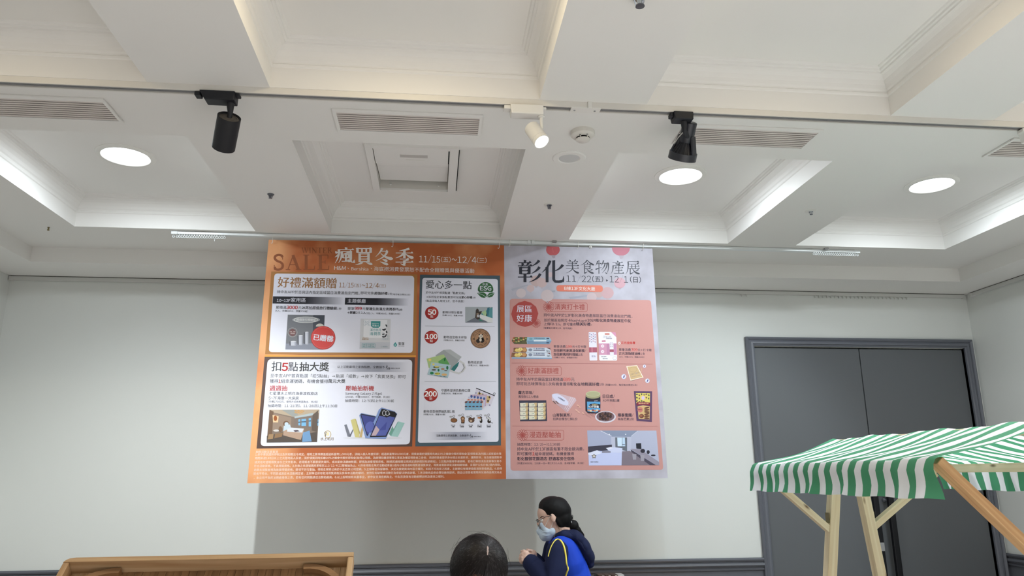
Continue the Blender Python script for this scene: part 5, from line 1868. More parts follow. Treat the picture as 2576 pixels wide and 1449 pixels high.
# cookie bag picture
p.pl(Q3, [(760, 590), (850, 572), (1140, 650), (1160, 690), (1010, 890), (760, 690)], (204, 178, 186), 2)
p.pl(Q3, [(770, 690), (900, 740), (1060, 800), (1010, 886)], (190, 158, 164), 2.2)
for k in range(3):
    p.st(Q3, [(1130 - k * 30, 652 - k * 6), (1010 - k * 20, 860 - k * 20)], 6, (222, 206, 214), 2.4)
p.el(Q3, 900, 676, 152, 60, (214, 214, 236), 2.7, 28, 0, 360, 32)
p.tx(Q3, 850, 970, 680, '山寄製菓所', (60, 60, 90), .02, 3, 1.0, -32)
for k in range(6):
    p.el(Q3, 790 + k * 14, 706 + (k % 3) * 16, 14, 8, (110, 84, 80), 2.9, 8)
for x, y in ((1185, 775), (1210, 800), (1160, 850), (1195, 880), (1270, 900)):
    p.el(Q3, x, y, 24, 11, (224, 176, 160), 2, 12, 0, 360, 35)
    p.st(Q3, [(x - 14, y + 8), (x + 18, y + 16)], 4, (120, 70, 64), 2.3)
p.tx(Q3, 780, 1086, 954, '山寄製菓所／', PB, .016, 2)
p.tx(Q3, 780, 1178, 1012, '招牌自慢杏仁酥1份', PD, 0, 2)
# jar and dish picture
for k in range(14):
    p.st(Q3, [(1560 + k * 16, 640 + k * 8), (1600 + k * 14, 560 + k * 22)], 2, (196, 136, 136), 1.6)
    p.st(Q3, [(1280 + k * 16, 880 + (k % 3) * 8), (1330 + k * 22, 950 + (k % 4) * 10)], 2, (120, 80, 84), 1.6)
p.pl(Q3, [(1312, 600), (1545, 600), (1550, 680), (1548, 870), (1500, 905), (1350, 900), (1306, 860), (1304, 680)], (44, 38, 50), 2)
p.el(Q3, 1430, 615, 118, 48, (160, 156, 120), 2.4)
p.pl(Q3, [(1312, 590), (1548, 590), (1545, 615), (1314, 615)], (160, 156, 120), 2.5)
p.el(Q3, 1430, 585, 118, 46, (186, 184, 146), 2.8)
p.el(Q3, 1430, 585, 100, 36, (172, 170, 134), 3)
p.pl(Q3, [(1330, 710), (1546, 712), (1546, 850), (1480, 885), (1338, 870)], (90, 158, 206), 2.5)
p.pl(Q3, [(1345, 800), (1380, 752), (1450, 738), (1546, 756), (1546, 818), (1345, 815)], (34, 34, 50), 2.8)
p.tx(Q3, 1410, 1506, 778, '招牌干', (220, 200, 150), .01, 3.1)
p.tx(Q3, 1352, 1522, 812, 'XO干貝醬', (236, 236, 240), .03, 3.1)
for k in range(6):
    p.el(Q3, 1360 + k * 34, 848 + (k % 2) * 14, 22, 14, ((206, 140, 100), (226, 200, 170), (150, 70, 60))[k % 3], 3, 12)
p.st(Q3, [(1450, 700), (1500, 696)], 10, (160, 160, 176), 2.6)
p.el(Q3, 1630, 958, 168, 96, (214, 208, 218), 2.6)
p.el(Q3, 1630, 952, 146, 80, (120, 96, 104), 3)
for k in range(14):
    p.el(Q3, 1545 + (k % 5) * 42, 910 + (k // 5) * 40, 30, 20, ((70, 48, 44), (96, 66, 56), (54, 40, 42))[k % 3], 3.2 + k * .02, 12, 0, 360, 50 * k)
p.tx(Q3, 1588, 1786, 652, '日日成／', PB, .016, 3)
p.tx(Q3, 1586, 1856, 712, 'XO干貝醬1罐', PD, 0, 3)
p.tx(Q3, 1830, 2086, 954, '順泰蜜餞／', PB, .016, 3)
p.tx(Q3, 1833, 2090, 1014, '梅有芒果1份', PD, 0, 3)
# dried mango packet picture
p.pl(Q3, [(2090, 542), (2386, 544), (2382, 1040), (2134, 1024)], (92, 66, 98), 2)
p.pl(Q3, [(2122, 572), (2352, 576), (2350, 740), (2130, 736)], (214, 196, 104), 2.4)
for k in range(16):
    p.el(Q3, 2140 + (k % 6) * 38, 592 + (k // 6) * 54 + (k % 2) * 14, 16, 11, ((66, 60, 70), (110, 70, 80), (80, 96, 70))[k % 3], 2.7, 10, 0, 360, 40 * k)
p.el(Q3, 2240, 650, 42, 44, (226, 196, 120), 3, 16)
p.el(Q3, 2240, 650, 27, 31, (206, 190, 216), 3.3, 16)
p.pl(Q3, [(2136, 722), (2240, 712), (2352, 726), (2360, 774), (2240, 760), (2132, 776)], (130, 48, 62), 3.1)
p.tx(Q3, 2166, 2330, 752, '順泰梅有芒果', (226, 180, 140), .02, 3.4)
p.pl(Q3, [(2150, 790), (2240, 768), (2350, 790), (2344, 1000), (2168, 990)], (206, 172, 120), 2.5)
p.el(Q3, 2192, 842, 44, 44, (196, 120, 110), 3, 18)
p.tx(Q3, 2160, 2224, 850, '蜜餞梅片', (110, 60, 60), .02, 3.3)
for k in range(6):
    p.el(Q3, 2300, 810 + k * 34, 44, 14, (96, 56, 44), 3.2, 12, 0, 360, -12 + 8 * (k % 3))
p.el(Q3, 2214, 944, 40, 34, (110, 62, 50), 3.1, 16)
p.el(Q3, 2208, 940, 24, 20, (150, 96, 70), 3.4, 14)
p.st(Q3, [(122, 1105), (2472, 1108)], 5, (160, 96, 98), 2)
p.build('spending_gift_print', pg, OG)

p = Print()
head(p, Q4, 275, 213, 88, 910, 135, 290, '漫遊壓軸抽', 380, 862, 252)
p.tx(Q4, 190, 852, 378, '抽獎時間：12/2(一)11:30前', PD, 0, 2)
p.tx(Q4, 190, 1222, 452, '持中友APP於13F展區每筆不限金額消費，', PD, 0, 2)
p.tx(Q4, 190, 414, 526, '即可獲得', PD, 0, 2)
p.tx(Q4, 428, 454, 524, '1', (206, 66, 66), .015, 2, em=66)
p.tx(Q4, 464, 1066, 526, '組幸運號碼，有機會獲得', PD, 0, 2)
p.tx(Q4, 192, 652, 603, '彰化馥御花園酒店', PB, .014, 2)
p.tx(Q4, 676, 1074, 603, '舒適客房住宿券', PB, .014, 2)
p.tx(Q4, 190, 1222, 663, '(市價10000元．2大床一泊一食2大2小入住．含4客早餐．共3名)', PD, 0, 2)
# guest room picture
p.pl(Q4, [(1270, 140), (2338, 143), (2384, 676), (1296, 680)], (166, 172, 198), 2)
p.pl(Q4, [(1470, 142), (2060, 143), (1940, 238), (1650, 236)], (138, 148, 172), 2.3)
p.pl(Q4, [(1640, 236), (1950, 238), (1950, 470), (1640, 440)], (186, 190, 210), 2.3)
p.st(Q4, [(1480, 146), (1645, 226)], 9, (214, 216, 228), 2.6)
p.st(Q4, [(2050, 148), (1952, 226)], 9, (196, 200, 216), 2.6)
for x in (1614, 1864):
    p.el(Q4, x, 200, 9, 8, (236, 240, 250), 2.8, 10)
p.pl(Q4, [(2060, 143), (2338, 143), (2384, 676), (1950, 440), (1945, 236)], (178, 182, 204), 2.25)
p.pl(Q4, [(1284, 388), (1652, 358), (1652, 440), (1286, 480)], (62, 60, 76), 2.6)
p.pl(Q4, [(1702, 246), (1886, 248), (1886, 464), (1706, 404)], (104, 110, 122), 2.6)
p.pl(Q4, [(1734, 250), (1806, 252), (1808, 384), (1740, 384)], (206, 226, 244), 2.9)
p.pl(Q4, [(1812, 252), (1852, 252), (1858, 384), (1814, 384)], (190, 214, 238), 2.9)
p.pl(Q4, [(1812, 350), (1856, 356), (1856, 366), (1812, 360)], (96, 110, 130), 3.1)
p.pl(Q4, [(1800, 466), (1930, 456), (2250, 676), (1790, 678)], (128, 118, 130), 2.6)
p.pl(Q4, [(1290, 490), (1430, 450), (1640, 480), (1806, 488), (1800, 678), (1296, 680)], (196, 204, 240), 2.9)
p.pl(Q4, [(1560, 410), (1700, 400), (1814, 414), (1808, 486), (1630, 480)], (206, 212, 240), 3)
p.pl(Q4, [(1560, 412), (1640, 394), (1668, 410), (1600, 440)], (226, 228, 244), 3.3)
p.pl(Q4, [(1284, 490), (1425, 444), (1500, 490), (1360, 530), (1290, 520)], (222, 226, 246), 3.3)
p.pl(Q4, [(1500, 462), (1630, 460), (1634, 484), (1500, 486)], (132, 130, 146), 3.2)
p.pl(Q4, [(2024, 340), (2102, 336), (2108, 430), (2030, 420)], (36, 38, 48), 3)
p.pl(Q4, [(1940, 424), (2090, 430), (2382, 628), (2384, 676), (2330, 676)], (150, 144, 160), 2.8)
p.pl(Q4, [(1940, 432), (2330, 676), (2240, 676), (1950, 470)], (78, 72, 88), 3)
for x, y, rx, ry in ((2128, 456, 36, 32), (2212, 474, 24, 30), (2290, 524, 36, 12)):
    p.el(Q4, x, y, rx, ry, (46, 44, 56), 3.3, 14)
for x, y in ((1996, 560), (2120, 580)):
    p.pl(Q4, [(x - 30, y - 60), (x + 34, y - 56), (x + 30, y + 30), (x - 20, y + 30)], (160, 156, 168), 3.2)
# star-shaped hotel emblem
for r, c, l in ((40, (110, 104, 104), 3.6), (24, (214, 208, 200), 3.9)):
    pts = []
    for k in range(10):
        g = -pi / 2 + k * pi / 5
        q = r if k % 2 == 0 else r * .58
        pts.append((1376 + q * cos(g), 538 + q * sin(g)))
    p.pl(Q4, pts, c, l)
p.tx(Q4, 1322, 1444, 636, '馥御花園酒店', (90, 90, 110), .01, 3.6)
p.build('room_draw_print', pg, OG)
bpy.data.objects.remove(_fo)
bpy.data.curves.remove(_fc)

# hooks the posters hang from
hooks = [(686, 609, 603, 'white hook at the left end of the orange poster'), (989, 618, 607, 'white hook above the middle of the orange poster'), (1256, 622, 604, 'long white hook at the right end of the orange poster'),
         (1283, 617, 606, 'white hook at the left end of the grey poster'), (1455, 622, 609, 'white hook above the middle of the grey poster'), (1618, 626, 613, 'white hook at the right end of the grey poster')]
for px, py1, py0, lab in hooks:
    a_ = at(px, py0, 4.074)
    c_ = at(px, py1, 4.079)
    t = thing('hook', lab, 'hook', a_, 'poster hooks on the curtain track')
    b = MB()
    b.tube([(a_.x, 4.098, a_.z + .012), (a_.x, 4.084, a_.z + .017), (a_.x, 4.068, a_.z + .010), (a_.x, 4.066, a_.z - .004), (a_.x, 4.078, c_.z + .004), (a_.x - .001, 4.080, c_.z - .004), (a_.x - .005, 4.081, c_.z - .007), (a_.x - .009, 4.081, c_.z - .003)], .0014, 6)
    b.build('wire', M_WHITE, t, a_, smooth=60)
c_ = at(1486, 621, 4.082)
t = thing('hook_disc', 'small round white disc on the top edge of the grey poster', 'disc', c_)
b = MB()
Mx = Matrix.Translation((c_.x, 4.0885, c_.z)) @ Matrix.Rotation(pi / 2, 4, 'X')
b.lathe([(.008, 0), (.008, .003), (.0065, .0045), (.003, .0045), (.0028, .002)], 20, 0, Mx)
b.build('rim', M_WHITE, t, c_, smooth=40)
b = MB()
b.lathe([(.0028, .003), (.0001, .003)], 12, 0, Mx)
b.build('hole', M_BLACKGAP, t, c_)
# ------------------------------------------------------------------ people
from mathutils.bvhtree import BVHTree


def skin_mat(name, c, rough=.5):
    m = mat(name, c, rough, spec=.35)
    b = m.node_tree.nodes['Principled BSDF']
    b.inputs['Subsurface Weight'].default_value = .12
    b.inputs['Subsurface Radius'].default_value = (.01, .004, .002)
    return m


M_SKIN = skin_mat('skin', (206, 172, 156))
M_SCALP = skin_mat('scalp_skin', (176, 158, 152))
M_HAIR = mat('black_hair', (14, 13, 14), .6, spec=.18)
M_HAIR2 = mat('dark_brown_hair', (27, 23, 24), .5, spec=.22)
M_HAIRW = mat('warm_brown_hair', (88, 56, 44), .4, spec=.45)
M_HAIRL = mat('painted_hair_sheen', (42, 38, 40), .4, spec=.4)  # lighter strands, the highlights on the hair put into their colour
M_NAVY = mat('navy_jersey', (28, 34, 62), .85, spec=.15, bump=.15, bscale=400)
M_VEST = mat('blue_vest_cloth', (24, 62, 178), .7, spec=.2)
M_YEL = mat('yellow_piping', (240, 222, 96), .6)
M_MASK = mat('pale_blue_mask', (196, 212, 228), .8, spec=.15)
M_FRAME = mat('spectacle_frame', (36, 32, 34), .3)
M_JEANS = mat('dark_trousers', (34, 36, 44), .85)
M_SHOE = mat('grey_shoe', (90, 90, 94), .6)
M_GREYTOP = mat('charcoal_top', (58, 58, 64), .85)
M_LENS = bpy.data.materials.new('spectacle_lens')
M_LENS.use_nodes = True
_b = M_LENS.node_tree.nodes['Principled BSDF']
_b.inputs['Base Color'].default_value = (.75, .78, .8, 1)
_b.inputs['Transmission Weight'].default_value = .9
_b.inputs['Roughness'].default_value = .05
_b.inputs['IOR'].default_value = 1.1


def rotm(ax, deg):
    return Matrix.Rotation(radians(deg), 3, ax)


def prim_mesh(prims):
    b = MB()
    for q in prims:
        if q[0] == 'e':
            c, r = Vector(q[1]), q[2]
            R = q[3] if len(q) > 3 else Matrix.Identity(3)
            seg, rg = 20, 12
            vs = [c + R @ Vector((0, 0, r[2]))]
            for i in range(1, rg):
                th = pi * i / rg
                for k in range(seg):
                    g = 2 * pi * k / seg
                    vs.append(c + R @ Vector((r[0] * sin(th) * cos(g), r[1] * sin(th) * sin(g), r[2] * cos(th))))
            vs.append(c + R @ Vector((0, 0, -r[2])))
            fs = [(0, 1 + k, 1 + (k + 1) % seg) for k in range(seg)]
            for i in range(rg - 2):
                for k in range(seg):
                    a, a2 = 1 + i * seg + k, 1 + i * seg + (k + 1) % seg
                    fs.append((a, a + seg, a2 + seg, a2))
            n = len(vs) - 1
            fs += [(n, n - seg + (k + 1) % seg, n - seg + k) for k in range(seg)]
            b.mesh(vs, fs)
        else:
            pts, rs = [Vector(p) for p in q[1]], q[2]
            # rounded chain of tapered capsules
            P2, R2 = [], []
            t0 = (pts[1] - pts[0]).normalized()
            for a_ in (-80, -55, -28):
                P2.append(pts[0] + t0 * rs[0] * sin(radians(a_)))
                R2.append(rs[0] * cos(radians(a_)))
            P2 += pts
            R2 += list(rs)
            t1 = (pts[-1] - pts[-2]).normalized()
            for a_ in (28, 55, 80):
                P2.append(pts[-1] + t1 * rs[-1] * sin(radians(a_)))
                R2.append(rs[-1] * cos(radians(a_)))
            b.tube(P2, R2, 14)
    return b


def blob(name, prims, voxel, smooth, m, parent=None, O=(0, 0, 0)):
    """one continuous surface grown over the shapes"""
    b = prim_mesh(prims)
    o = b.build(name, m)
    md = o.modifiers.new('r', 'REMESH')
    md.mode = 'VOXEL'
    md.voxel_size = voxel
    md.adaptivity = 0
    sm = o.modifiers.new('s', 'SMOOTH')
    sm.iterations = smooth
    sm.factor = .5
    bpy.context.view_layer.update()
    dg = bpy.context.evaluated_depsgraph_get()
    me = bpy.data.meshes.new_from_object(o.evaluated_get(dg))
    old = o.data
    o.modifiers.clear()
    o.data = me
    bpy.data.meshes.remove(old)
    me.name = name
    if not me.materials:
        me.materials.append(m)
    O = Vector(O)
    me.transform(Matrix.Translation(-O))
    me.polygons.foreach_set('use_smooth', [True] * len(me.polygons))
    if parent:
        o.parent = parent
    return o


def bvh_of(objs, O):
    vs, fs = [], []
    for o in objs:
        n = len(vs)
        vs += [v.co + Vector(O) for v in o.data.vertices]
        fs += [tuple(i + n for i in p.vertices) for p in o.data.polygons]
    return BVHTree.FromPolygons(vs, fs)


def on(tree, px, py, lift=.002, Y=3.8):
    d = ray(px, py).normalized()
    h = tree.ray_cast(Vector((0, 0, HC)), d, 20)
    if h[0] is None:
        return at(px, py, Y)
    return h[0] - d * lift


# ---- the woman walking past in a blue vest (facing left, looking down at her hands)
YW = 3.8


def S(px, py, dy=0.0):
    if dy < 0:
        return at(px, py, YW + dy)
    return at(px, py, YW) + Vector((0, dy, 0))


OW = S(1450, 1449)
OW = Vector((OW.x, YW, 0))
w = thing('person', 'woman in blue vest with yellow piping, face mask and glasses, seen from the side', 'person', OW)
hip = Vector((OW.x + .01, YW, .80))
body = []
body += [('e', S(1395, 1289), (.070, .070, .078)), ('e', S(1379, 1309), (.045, .058, .070), rotm('Y', 12)), ('e', S(1368, 1292), (.032, .055, .042)),
         ('c', [S(1392, 1334), S(1376, 1346)], [.040, .027]), ('c', [S(1361, 1302), S(1356, 1317)], [.008, .012]), ('e', S(1362, 1300), (.010, .05, .012)),
         ('e', S(1391, 1303, -.069), (.0125, .008, .021), rotm('Y', -15)), ('e', S(1391, 1303, .069), (.0125, .008, .021), rotm('Y', -15)),
         ('c', [S(1402, 1316), S(1414, 1352)], [.050, .054]), ('e', S(1368, 1340), (.016, .022, .014))]
body += [('c', [S(1414, 1386, -.075), S(1414, 1386, .075)], [.042, .042]), ('c', [S(1424, 1400), S(1434, 1450), hip + Vector((0, 0, .05))], [.07, .075, .085])]
for sg in (-1, 1):
    hj = hip + Vector((0, sg * .08, 0))
    kn = Vector((OW.x + (-.07 if sg < 0 else .05), YW + sg * .08, .43))
    an = Vector((OW.x + (-.10 if sg < 0 else .16), YW + sg * .08, .075))
    body += [('c', [hj, kn, an], [.085, .055, .038]), ('c', [an + Vector((.02, 0, -.045)), an + Vector((-.14, sg * .01, -.055))], [.026, .020])]
LS, LE, LWr = S(1402, 1387, -.160), S(1392, 1476, -.215), S(1331, 1411, -.095)
RS, RE, RWr = S(1407, 1386, .160), S(1394, 1474, .225), S(1345, 1410, .045)
for a_, e_, w_ in ((LS, LE, LWr), (RS, RE, RWr)):
    body.append(('c', [a_, e_, w_], [.042, .034, .024]))
# left hand: back of the hand towards us, knuckles in a row down its left edge, fingers curled away
body.append(('c', [LWr, S(1323, 1403, -.095)], [.022, .022]))
body.append(('e', S(1321, 1401, -.098), (.024, .014, .030), rotm('Y', 20)))
for i, (kx, ky) in enumerate(((1318.5, 1389.5), (1313.8, 1394.5), (1312, 1402), (1313.6, 1409.5))):
    body.append(('c', [S(1323, 1402 + i * 1.2, -.098), S(kx, ky, -.108), S(kx - 3.6, ky + 2.2, -.090), S(kx - 2.4, ky + 5.2, -.072), S(kx + 2.6, ky + 6.2, -.064)], [.0100, .0090, .0082, .0074, .0066]))
body.append(('c', [S(1328, 1402, -.085), S(1324.5, 1392, -.076), S(1318, 1386.5, -.062), S(1312.5, 1387.5, -.050)], [.0115, .0098, .0086, .0072]))
# right hand behind it, index finger bent on top
body.append(('c', [RWr, S(1343, 1401, .03)], [.022, .021]))
body.append(('e', S(1342, 1398, .028), (.021, .030, .026), rotm('Y', 15)))
for i in range(4):
    dy = .058 - .022 * i
    body.append(('c', [S(1342, 1398, dy), S(1338 - i * .3, 1388 - (2.4 if i == 3 else 0), dy), S(1330 - i * .4, 1385.5 - (1.2 if i == 3 else -.6), dy - .004), S(1325.5 - i * .3, 1390.5 + i * .4, dy - .010)], [.0090, .0086, .0078, .0068]))
body.append(('c', [S(1343, 1399, .0), S(1335, 1397, -.012), S(1328.5, 1394.5, -.016)], [.0108, .0092, .0074]))
bodyo = blob('body', body, .0027, 2, M_SKIN, w, OW)

sw = [('c', [S(1412, 1386, -.085), S(1412, 1386, .085)], [.052, .052]), ('c', [S(1424, 1396, -.05), S(1436, 1450, -.05), hip + Vector((0, -.05, .06))], [.072, .082, .09]),
      ('c', [S(1424, 1396, .05), S(1436, 1450, .05), hip + Vector((0, .05, .06))], [.072, .082, .09]), ('c', [S(1410, 1340), S(1418, 1364)], [.052, .062])]
for a_, e_, w_ in ((LS, LE, LWr), (RS, RE, RWr)):
    dd = (w_ - e_).normalized()
    sw.append(('c', [a_, a_ * .5 + e_ * .5, e_, e_ * .55 + w_ * .45, w_ - dd * .055, w_ - dd * .012], [.054, .053, .050, .048, .045, .040]))
sweater = blob('hoodie', sw, .006, 4, M_NAVY, w, OW)
# rib cuffs
for a_, e_, w_ in ((LS, LE, LWr), (RS, RE, RWr)):
    dd = (w_ - e_).normalized()
    b = MB()
    b.tube([w_ - dd * .050, w_ - dd * .044, w_ - dd * .004, w_ + dd * .001], [.042, .0445, .039, .034], 24)
    b.build('cuff', M_NAVY, sweater, OW, smooth=50)

vs_ = [('c', [S(1424, 1394, -.05), S(1437, 1450, -.05), S(1441, 1530, -.05)], [.080, .096, .112]), ('c', [S(1424, 1394, .05), S(1437, 1450, .05), S(1441, 1530, .05)], [.080, .096, .112]),
       ('c', [S(1413, 1376, -.100), S(1413, 1376, .100)], [.052, .052]), ('c', [S(1422, 1386, -.085), S(1432, 1420, -.085)], [.064, .074]), ('c', [S(1422, 1386, .085), S(1432, 1420, .085)], [.064, .074])]
vest = blob('vest', vs_, .007, 5, M_VEST, w, OW)
tr = []
for sg in (-1, 1):
    hj = hip + Vector((0, sg * .075, 0))
    kn = Vector((OW.x + (-.07 if sg < 0 else .05), YW + sg * .08, .43))
    an = Vector((OW.x + (-.10 if sg < 0 else .16), YW + sg * .08, .085))
    tr.append(('c', [hj + Vector((0, 0, .05)), kn, an], [.105, .075, .060]))
blob('trousers', tr, .012, 4, M_JEANS, w, OW)
for sg in (-1, 1):
    an = Vector((OW.x + (-.10 if sg < 0 else .16), YW + sg * .08, .075))
    blob('shoe', [('c', [an + Vector((.03, 0, -.035)), an + Vector((-.15, sg * .01, -.043))], [.040, .032])], .008, 3, M_SHOE, w, OW)

hd = [('e', S(1424, 1346), (.050, .100, .030), rotm('Y', 24)), ('e', S(1446, 1352), (.052, .120, .036), rotm('Y', 34)), ('e', S(1462, 1371), (.056, .115, .038), rotm('Y', 52)), ('e', S(1474, 1394), (.050, .095, .036), rotm('Y', 58)),
      ('e', S(1481, 1416), (.026, .065, .026)), ('e', S(1470, 1385, -.03), (.052, .080, .034), rotm('Y', 55)), ('c', [S(1416, 1346, -.080), S(1404, 1349, -.055)], [.022, .018]), ('c', [S(1416, 1346, .080), S(1404, 1349, .055)], [.022, .018])]
hood = blob('hood', hd, .006, 4, M_NAVY, sweater, OW)
b = MB()
hb = bvh_of([hood], OW)
for pts in ([(1432, 1338), (1452, 1356), (1470, 1382), (1482, 1412)], [(1420, 1344), (1440, 1362), (1460, 1390), (1474, 1418)]):
    b = MB()
    b.tube([on(hb, x, y, -.003) for x, y in pts], [.003, .006, .006, .003], 8)
    b.build('fold', M_NAVY, hood, OW, smooth=60)

tree = bvh_of([sweater, vest], OW)
path = [(1379, 1400), (1382, 1388), (1387, 1374), (1395, 1361), (1402, 1357), (1409, 1359), (1415, 1366), (1420, 1379), (1423, 1396), (1424.5, 1412), (1426, 1422), (1429, 1431), (1426, 1440), (1423, 1449), (1420, 1462)]
b = MB()
path = smooth_path(path, 4)
b.tube([on(tree, x, y, .003) for x, y in path], [.0022 if i < 14 else .0042 for i in range(len(path))], 8)
b.build('piping', M_YEL, vest, OW, smooth=60)

hair = [('e', S(1396, 1281), (.084, .080, .062), rotm('Y', 16)), ('e', S(1412, 1302), (.050, .070, .056), rotm('Y', 30)), ('c', [S(1401, 1306, -.056), S(1410, 1319, -.046), S(1424, 1322, -.02)], [.014, .016, .018]), ('e', S(1400, 1272), (.060, .068, .044)), ('c', [S(1422, 1312), S(1434, 1316)], [.030, .020])]
hairo = blob('hair', hair, .0045, 3, M_HAIR, w, OW)
bun = blob('bun', [('e', S(1441, 1322), (.030, .026, .028)), ('c', [S(1440, 1325), S(1455, 1334), S(1466, 1344)], [.022, .016, .004])], .004, 2, M_HAIR, hairo, OW)
b = MB()
random.seed(5)
for k in range(18):
    a_ = S(1434 + random.uniform(-2, 3), 1310 + random.uniform(-3, 3), random.uniform(-.015, .015))
    e_ = S(1436 + random.uniform(0, 7), 1297 + random.uniform(-2, 7), random.uniform(-.03, .03))
    b.tube([a_, (a_ + e_) / 2 + Vector((.002, 0, .002)), e_], [.0022, .0016, .0004], 5)
for k in range(16):
    a_ = S(1455 + random.uniform(-3, 4), 1334 + random.uniform(-3, 3), random.uniform(-.015, .015))
    e_ = S(1466 + random.uniform(-2, 6), 1348 + random.uniform(-4, 6), random.uniform(-.03, .02))
    b.tube([a_, (a_ + e_) / 2 + Vector((.003, 0, .004)), e_], [.0022, .0014, .0004], 5)
ht = bvh_of([bodyo], OW)
for k in range(7):
    x0 = 1399 + k * 1.6
    a_ = on(ht, x0, 1309 + k * 1.6, .002)
    m_ = on(ht, x0 + random.uniform(1, 3), 1322 + random.uniform(-2, 4), .002)
    e_ = on(ht, x0 + random.uniform(1, 7), 1333 + random.uniform(-6, 6), .003)
    b.tube([a_, m_, e_], [.0008, .0006, .0002], 5)
fs_ = b.build('loose_strands', M_HAIR, hairo, OW, smooth=60)
fs_['kind'] = 'stuff'
b = MB()
pts = []
for k in range(13):
    g = 2 * pi * k / 12
    pts.append(S(1437.5 + 3 * cos(g) * .6, 1313.5 + 6 * sin(g) * .4, 0) + Vector((0, .022 * cos(g), .012 * sin(g))))
b.tube(pts, .0022, 6, cap=False)
b.build('hair_tie', M_GREY, bun, OW, smooth=60)

mask = blob('mask', [('e', S(1374, 1338), (.036, .052, .046), rotm('Y', 22)), ('c', [S(1362, 1322), S(1360, 1336)], [.012, .022]), ('c', [S(1387, 1337, -.034), S(1381, 1352, -.02)], [.022, .018]), ('c', [S(1387, 1337, .034), S(1381, 1352, .02)], [.022, .018]),
                     ('c', [S(1364, 1320, -.028), S(1376, 1336, -.040)], [.014, .016]), ('c', [S(1364, 1320, .028), S(1376, 1336, .040)], [.014, .016])], .004, 3, M_MASK, w, OW)
mt = bvh_of([mask, bodyo], OW)
for pts in ([(1357, 1333), (1363, 1336.5), (1370, 1338.5), (1378, 1339), (1386, 1337.5)], [(1360, 1343), (1367, 1346), (1374, 1347), (1382, 1346), (1389, 1343.5)]):
    pts = smooth_path(pts, 4)
    b = MB()
    b.tube([on(mt, x, y, -.0012) for x, y in pts], [.0004 + .0024 * sin(pi * i / (len(pts) - 1)) for i in range(len(pts))], 8)
    b.build('pleat', M_MASK, mask, OW, smooth=60)
for pts in ([(1370.5, 1326), (1374, 1318), (1379, 1308), (1384, 1299), (1388, 1296)], [(1385, 1331), (1387, 1324), (1390, 1316), (1394, 1310)]):
    b = MB()
    b.tube([on(mt, x, y, .003) for x, y in pts], .0011, 6)
    b.build('ear_loop', M_WHITE, mask, OW, smooth=60)
g = []
for sg in (-1, 1):
    c_ = S(1355.5, 1318.5, sg * .031)
    n = 20
    rim = [c_ + Vector((.012 * sin(2 * pi * k / n) * .45 + (.006 if sg < 0 else 0) * 0, sg * .024 * cos(2 * pi * k / n), -.022 * sin(2 * pi * k / n))) for k in range(n + 1)]
    b = MB()
    b.tube(rim, .0013, 6, cap=False)
    g.append(b)
b = MB()
for q in g:
    b.mesh(q.v, q.f)
b.tube([S(1353, 1313, -.008), S(1352.5, 1312, 0), S(1353, 1313, .008)], .0013, 6)
for sg in (-1, 1):
    b.tube([S(1352, 1312, sg * .056), S(1354, 1311, sg * .066), S(1372, 1300.5, sg * .072), S(1388, 1297, sg * .075)], .0013, 6)
glasses = b.build('glasses', M_FRAME, w, OW, smooth=60)
for sg in (-1, 1):
    b = MB()
    c_ = S(1355.5, 1318.5, sg * .031)
    n = 20
    b.face([c_ + Vector((.0054 * sin(2 * pi * k / n), sg * .0235 * cos(2 * pi * k / n), -.0215 * sin(2 * pi * k / n))) for k in range(n)])
    b.build('lens', M_LENS, glasses, OW)
_me = mat('eye_white', (224, 220, 214), .3)
for sg in (-1, 1):
    b = MB()
    b.mesh(*(lambda q: (q.v, q.f))(prim_mesh([('e', S(1363.5, 1308.5, sg * .030), (.011, .012, .009))])))
    b.build('eye', _me, w, OW, smooth=60)
b = MB()
tr2 = bvh_of([bodyo], OW)
b.tube([on(tr2, 1359, 1303, .001), on(tr2, 1363, 1299.5, .001), on(tr2, 1369, 1299, .001)], [.001, .002, .0008], 6)
b.build('eyebrow', M_HAIR, w, OW, smooth=60)

# ---- the woman in the foreground, head bent towards us
YH = 2.45
hc = at(1205, 1427, YH)
RX, RY, RZ = .089, .106, .099
OF = Vector((hc.x, YH + .12, 0))
w2 = thing('person', 'person with black parted hair, head bowed, only the crown visible', 'person', OF)
b2 = [('e', hc, (RX - .012, RY - .012, RZ - .012)), ('e', hc + Vector((0, -.045, -.075)), (.062, .06, .075), rotm('X', 25)), ('c', [hc + Vector((0, -.102, -.062)), hc + Vector((0, -.112, -.09))], [.009, .013]),
      ('e', hc + Vector((-.083, .01, -.055)), (.010, .018, .028)), ('e', hc + Vector((.083, .01, -.055)), (.010, .018, .028)),
      ('c', [hc + Vector((0, .03, -.06)), hc + Vector((0, .085, -.17))], [.052, .056])]
ns = hc + Vector((0, .10, -.20))
hp = Vector((hc.x, YH + .34, .82))
b2 += [('c', [ns + Vector((-.15, .02, -.03)), ns + Vector((.15, .02, -.03))], [.055, .055]), ('c', [ns + Vector((0, .03, -.06)), (ns + hp) / 2, hp], [.11, .105, .12])]
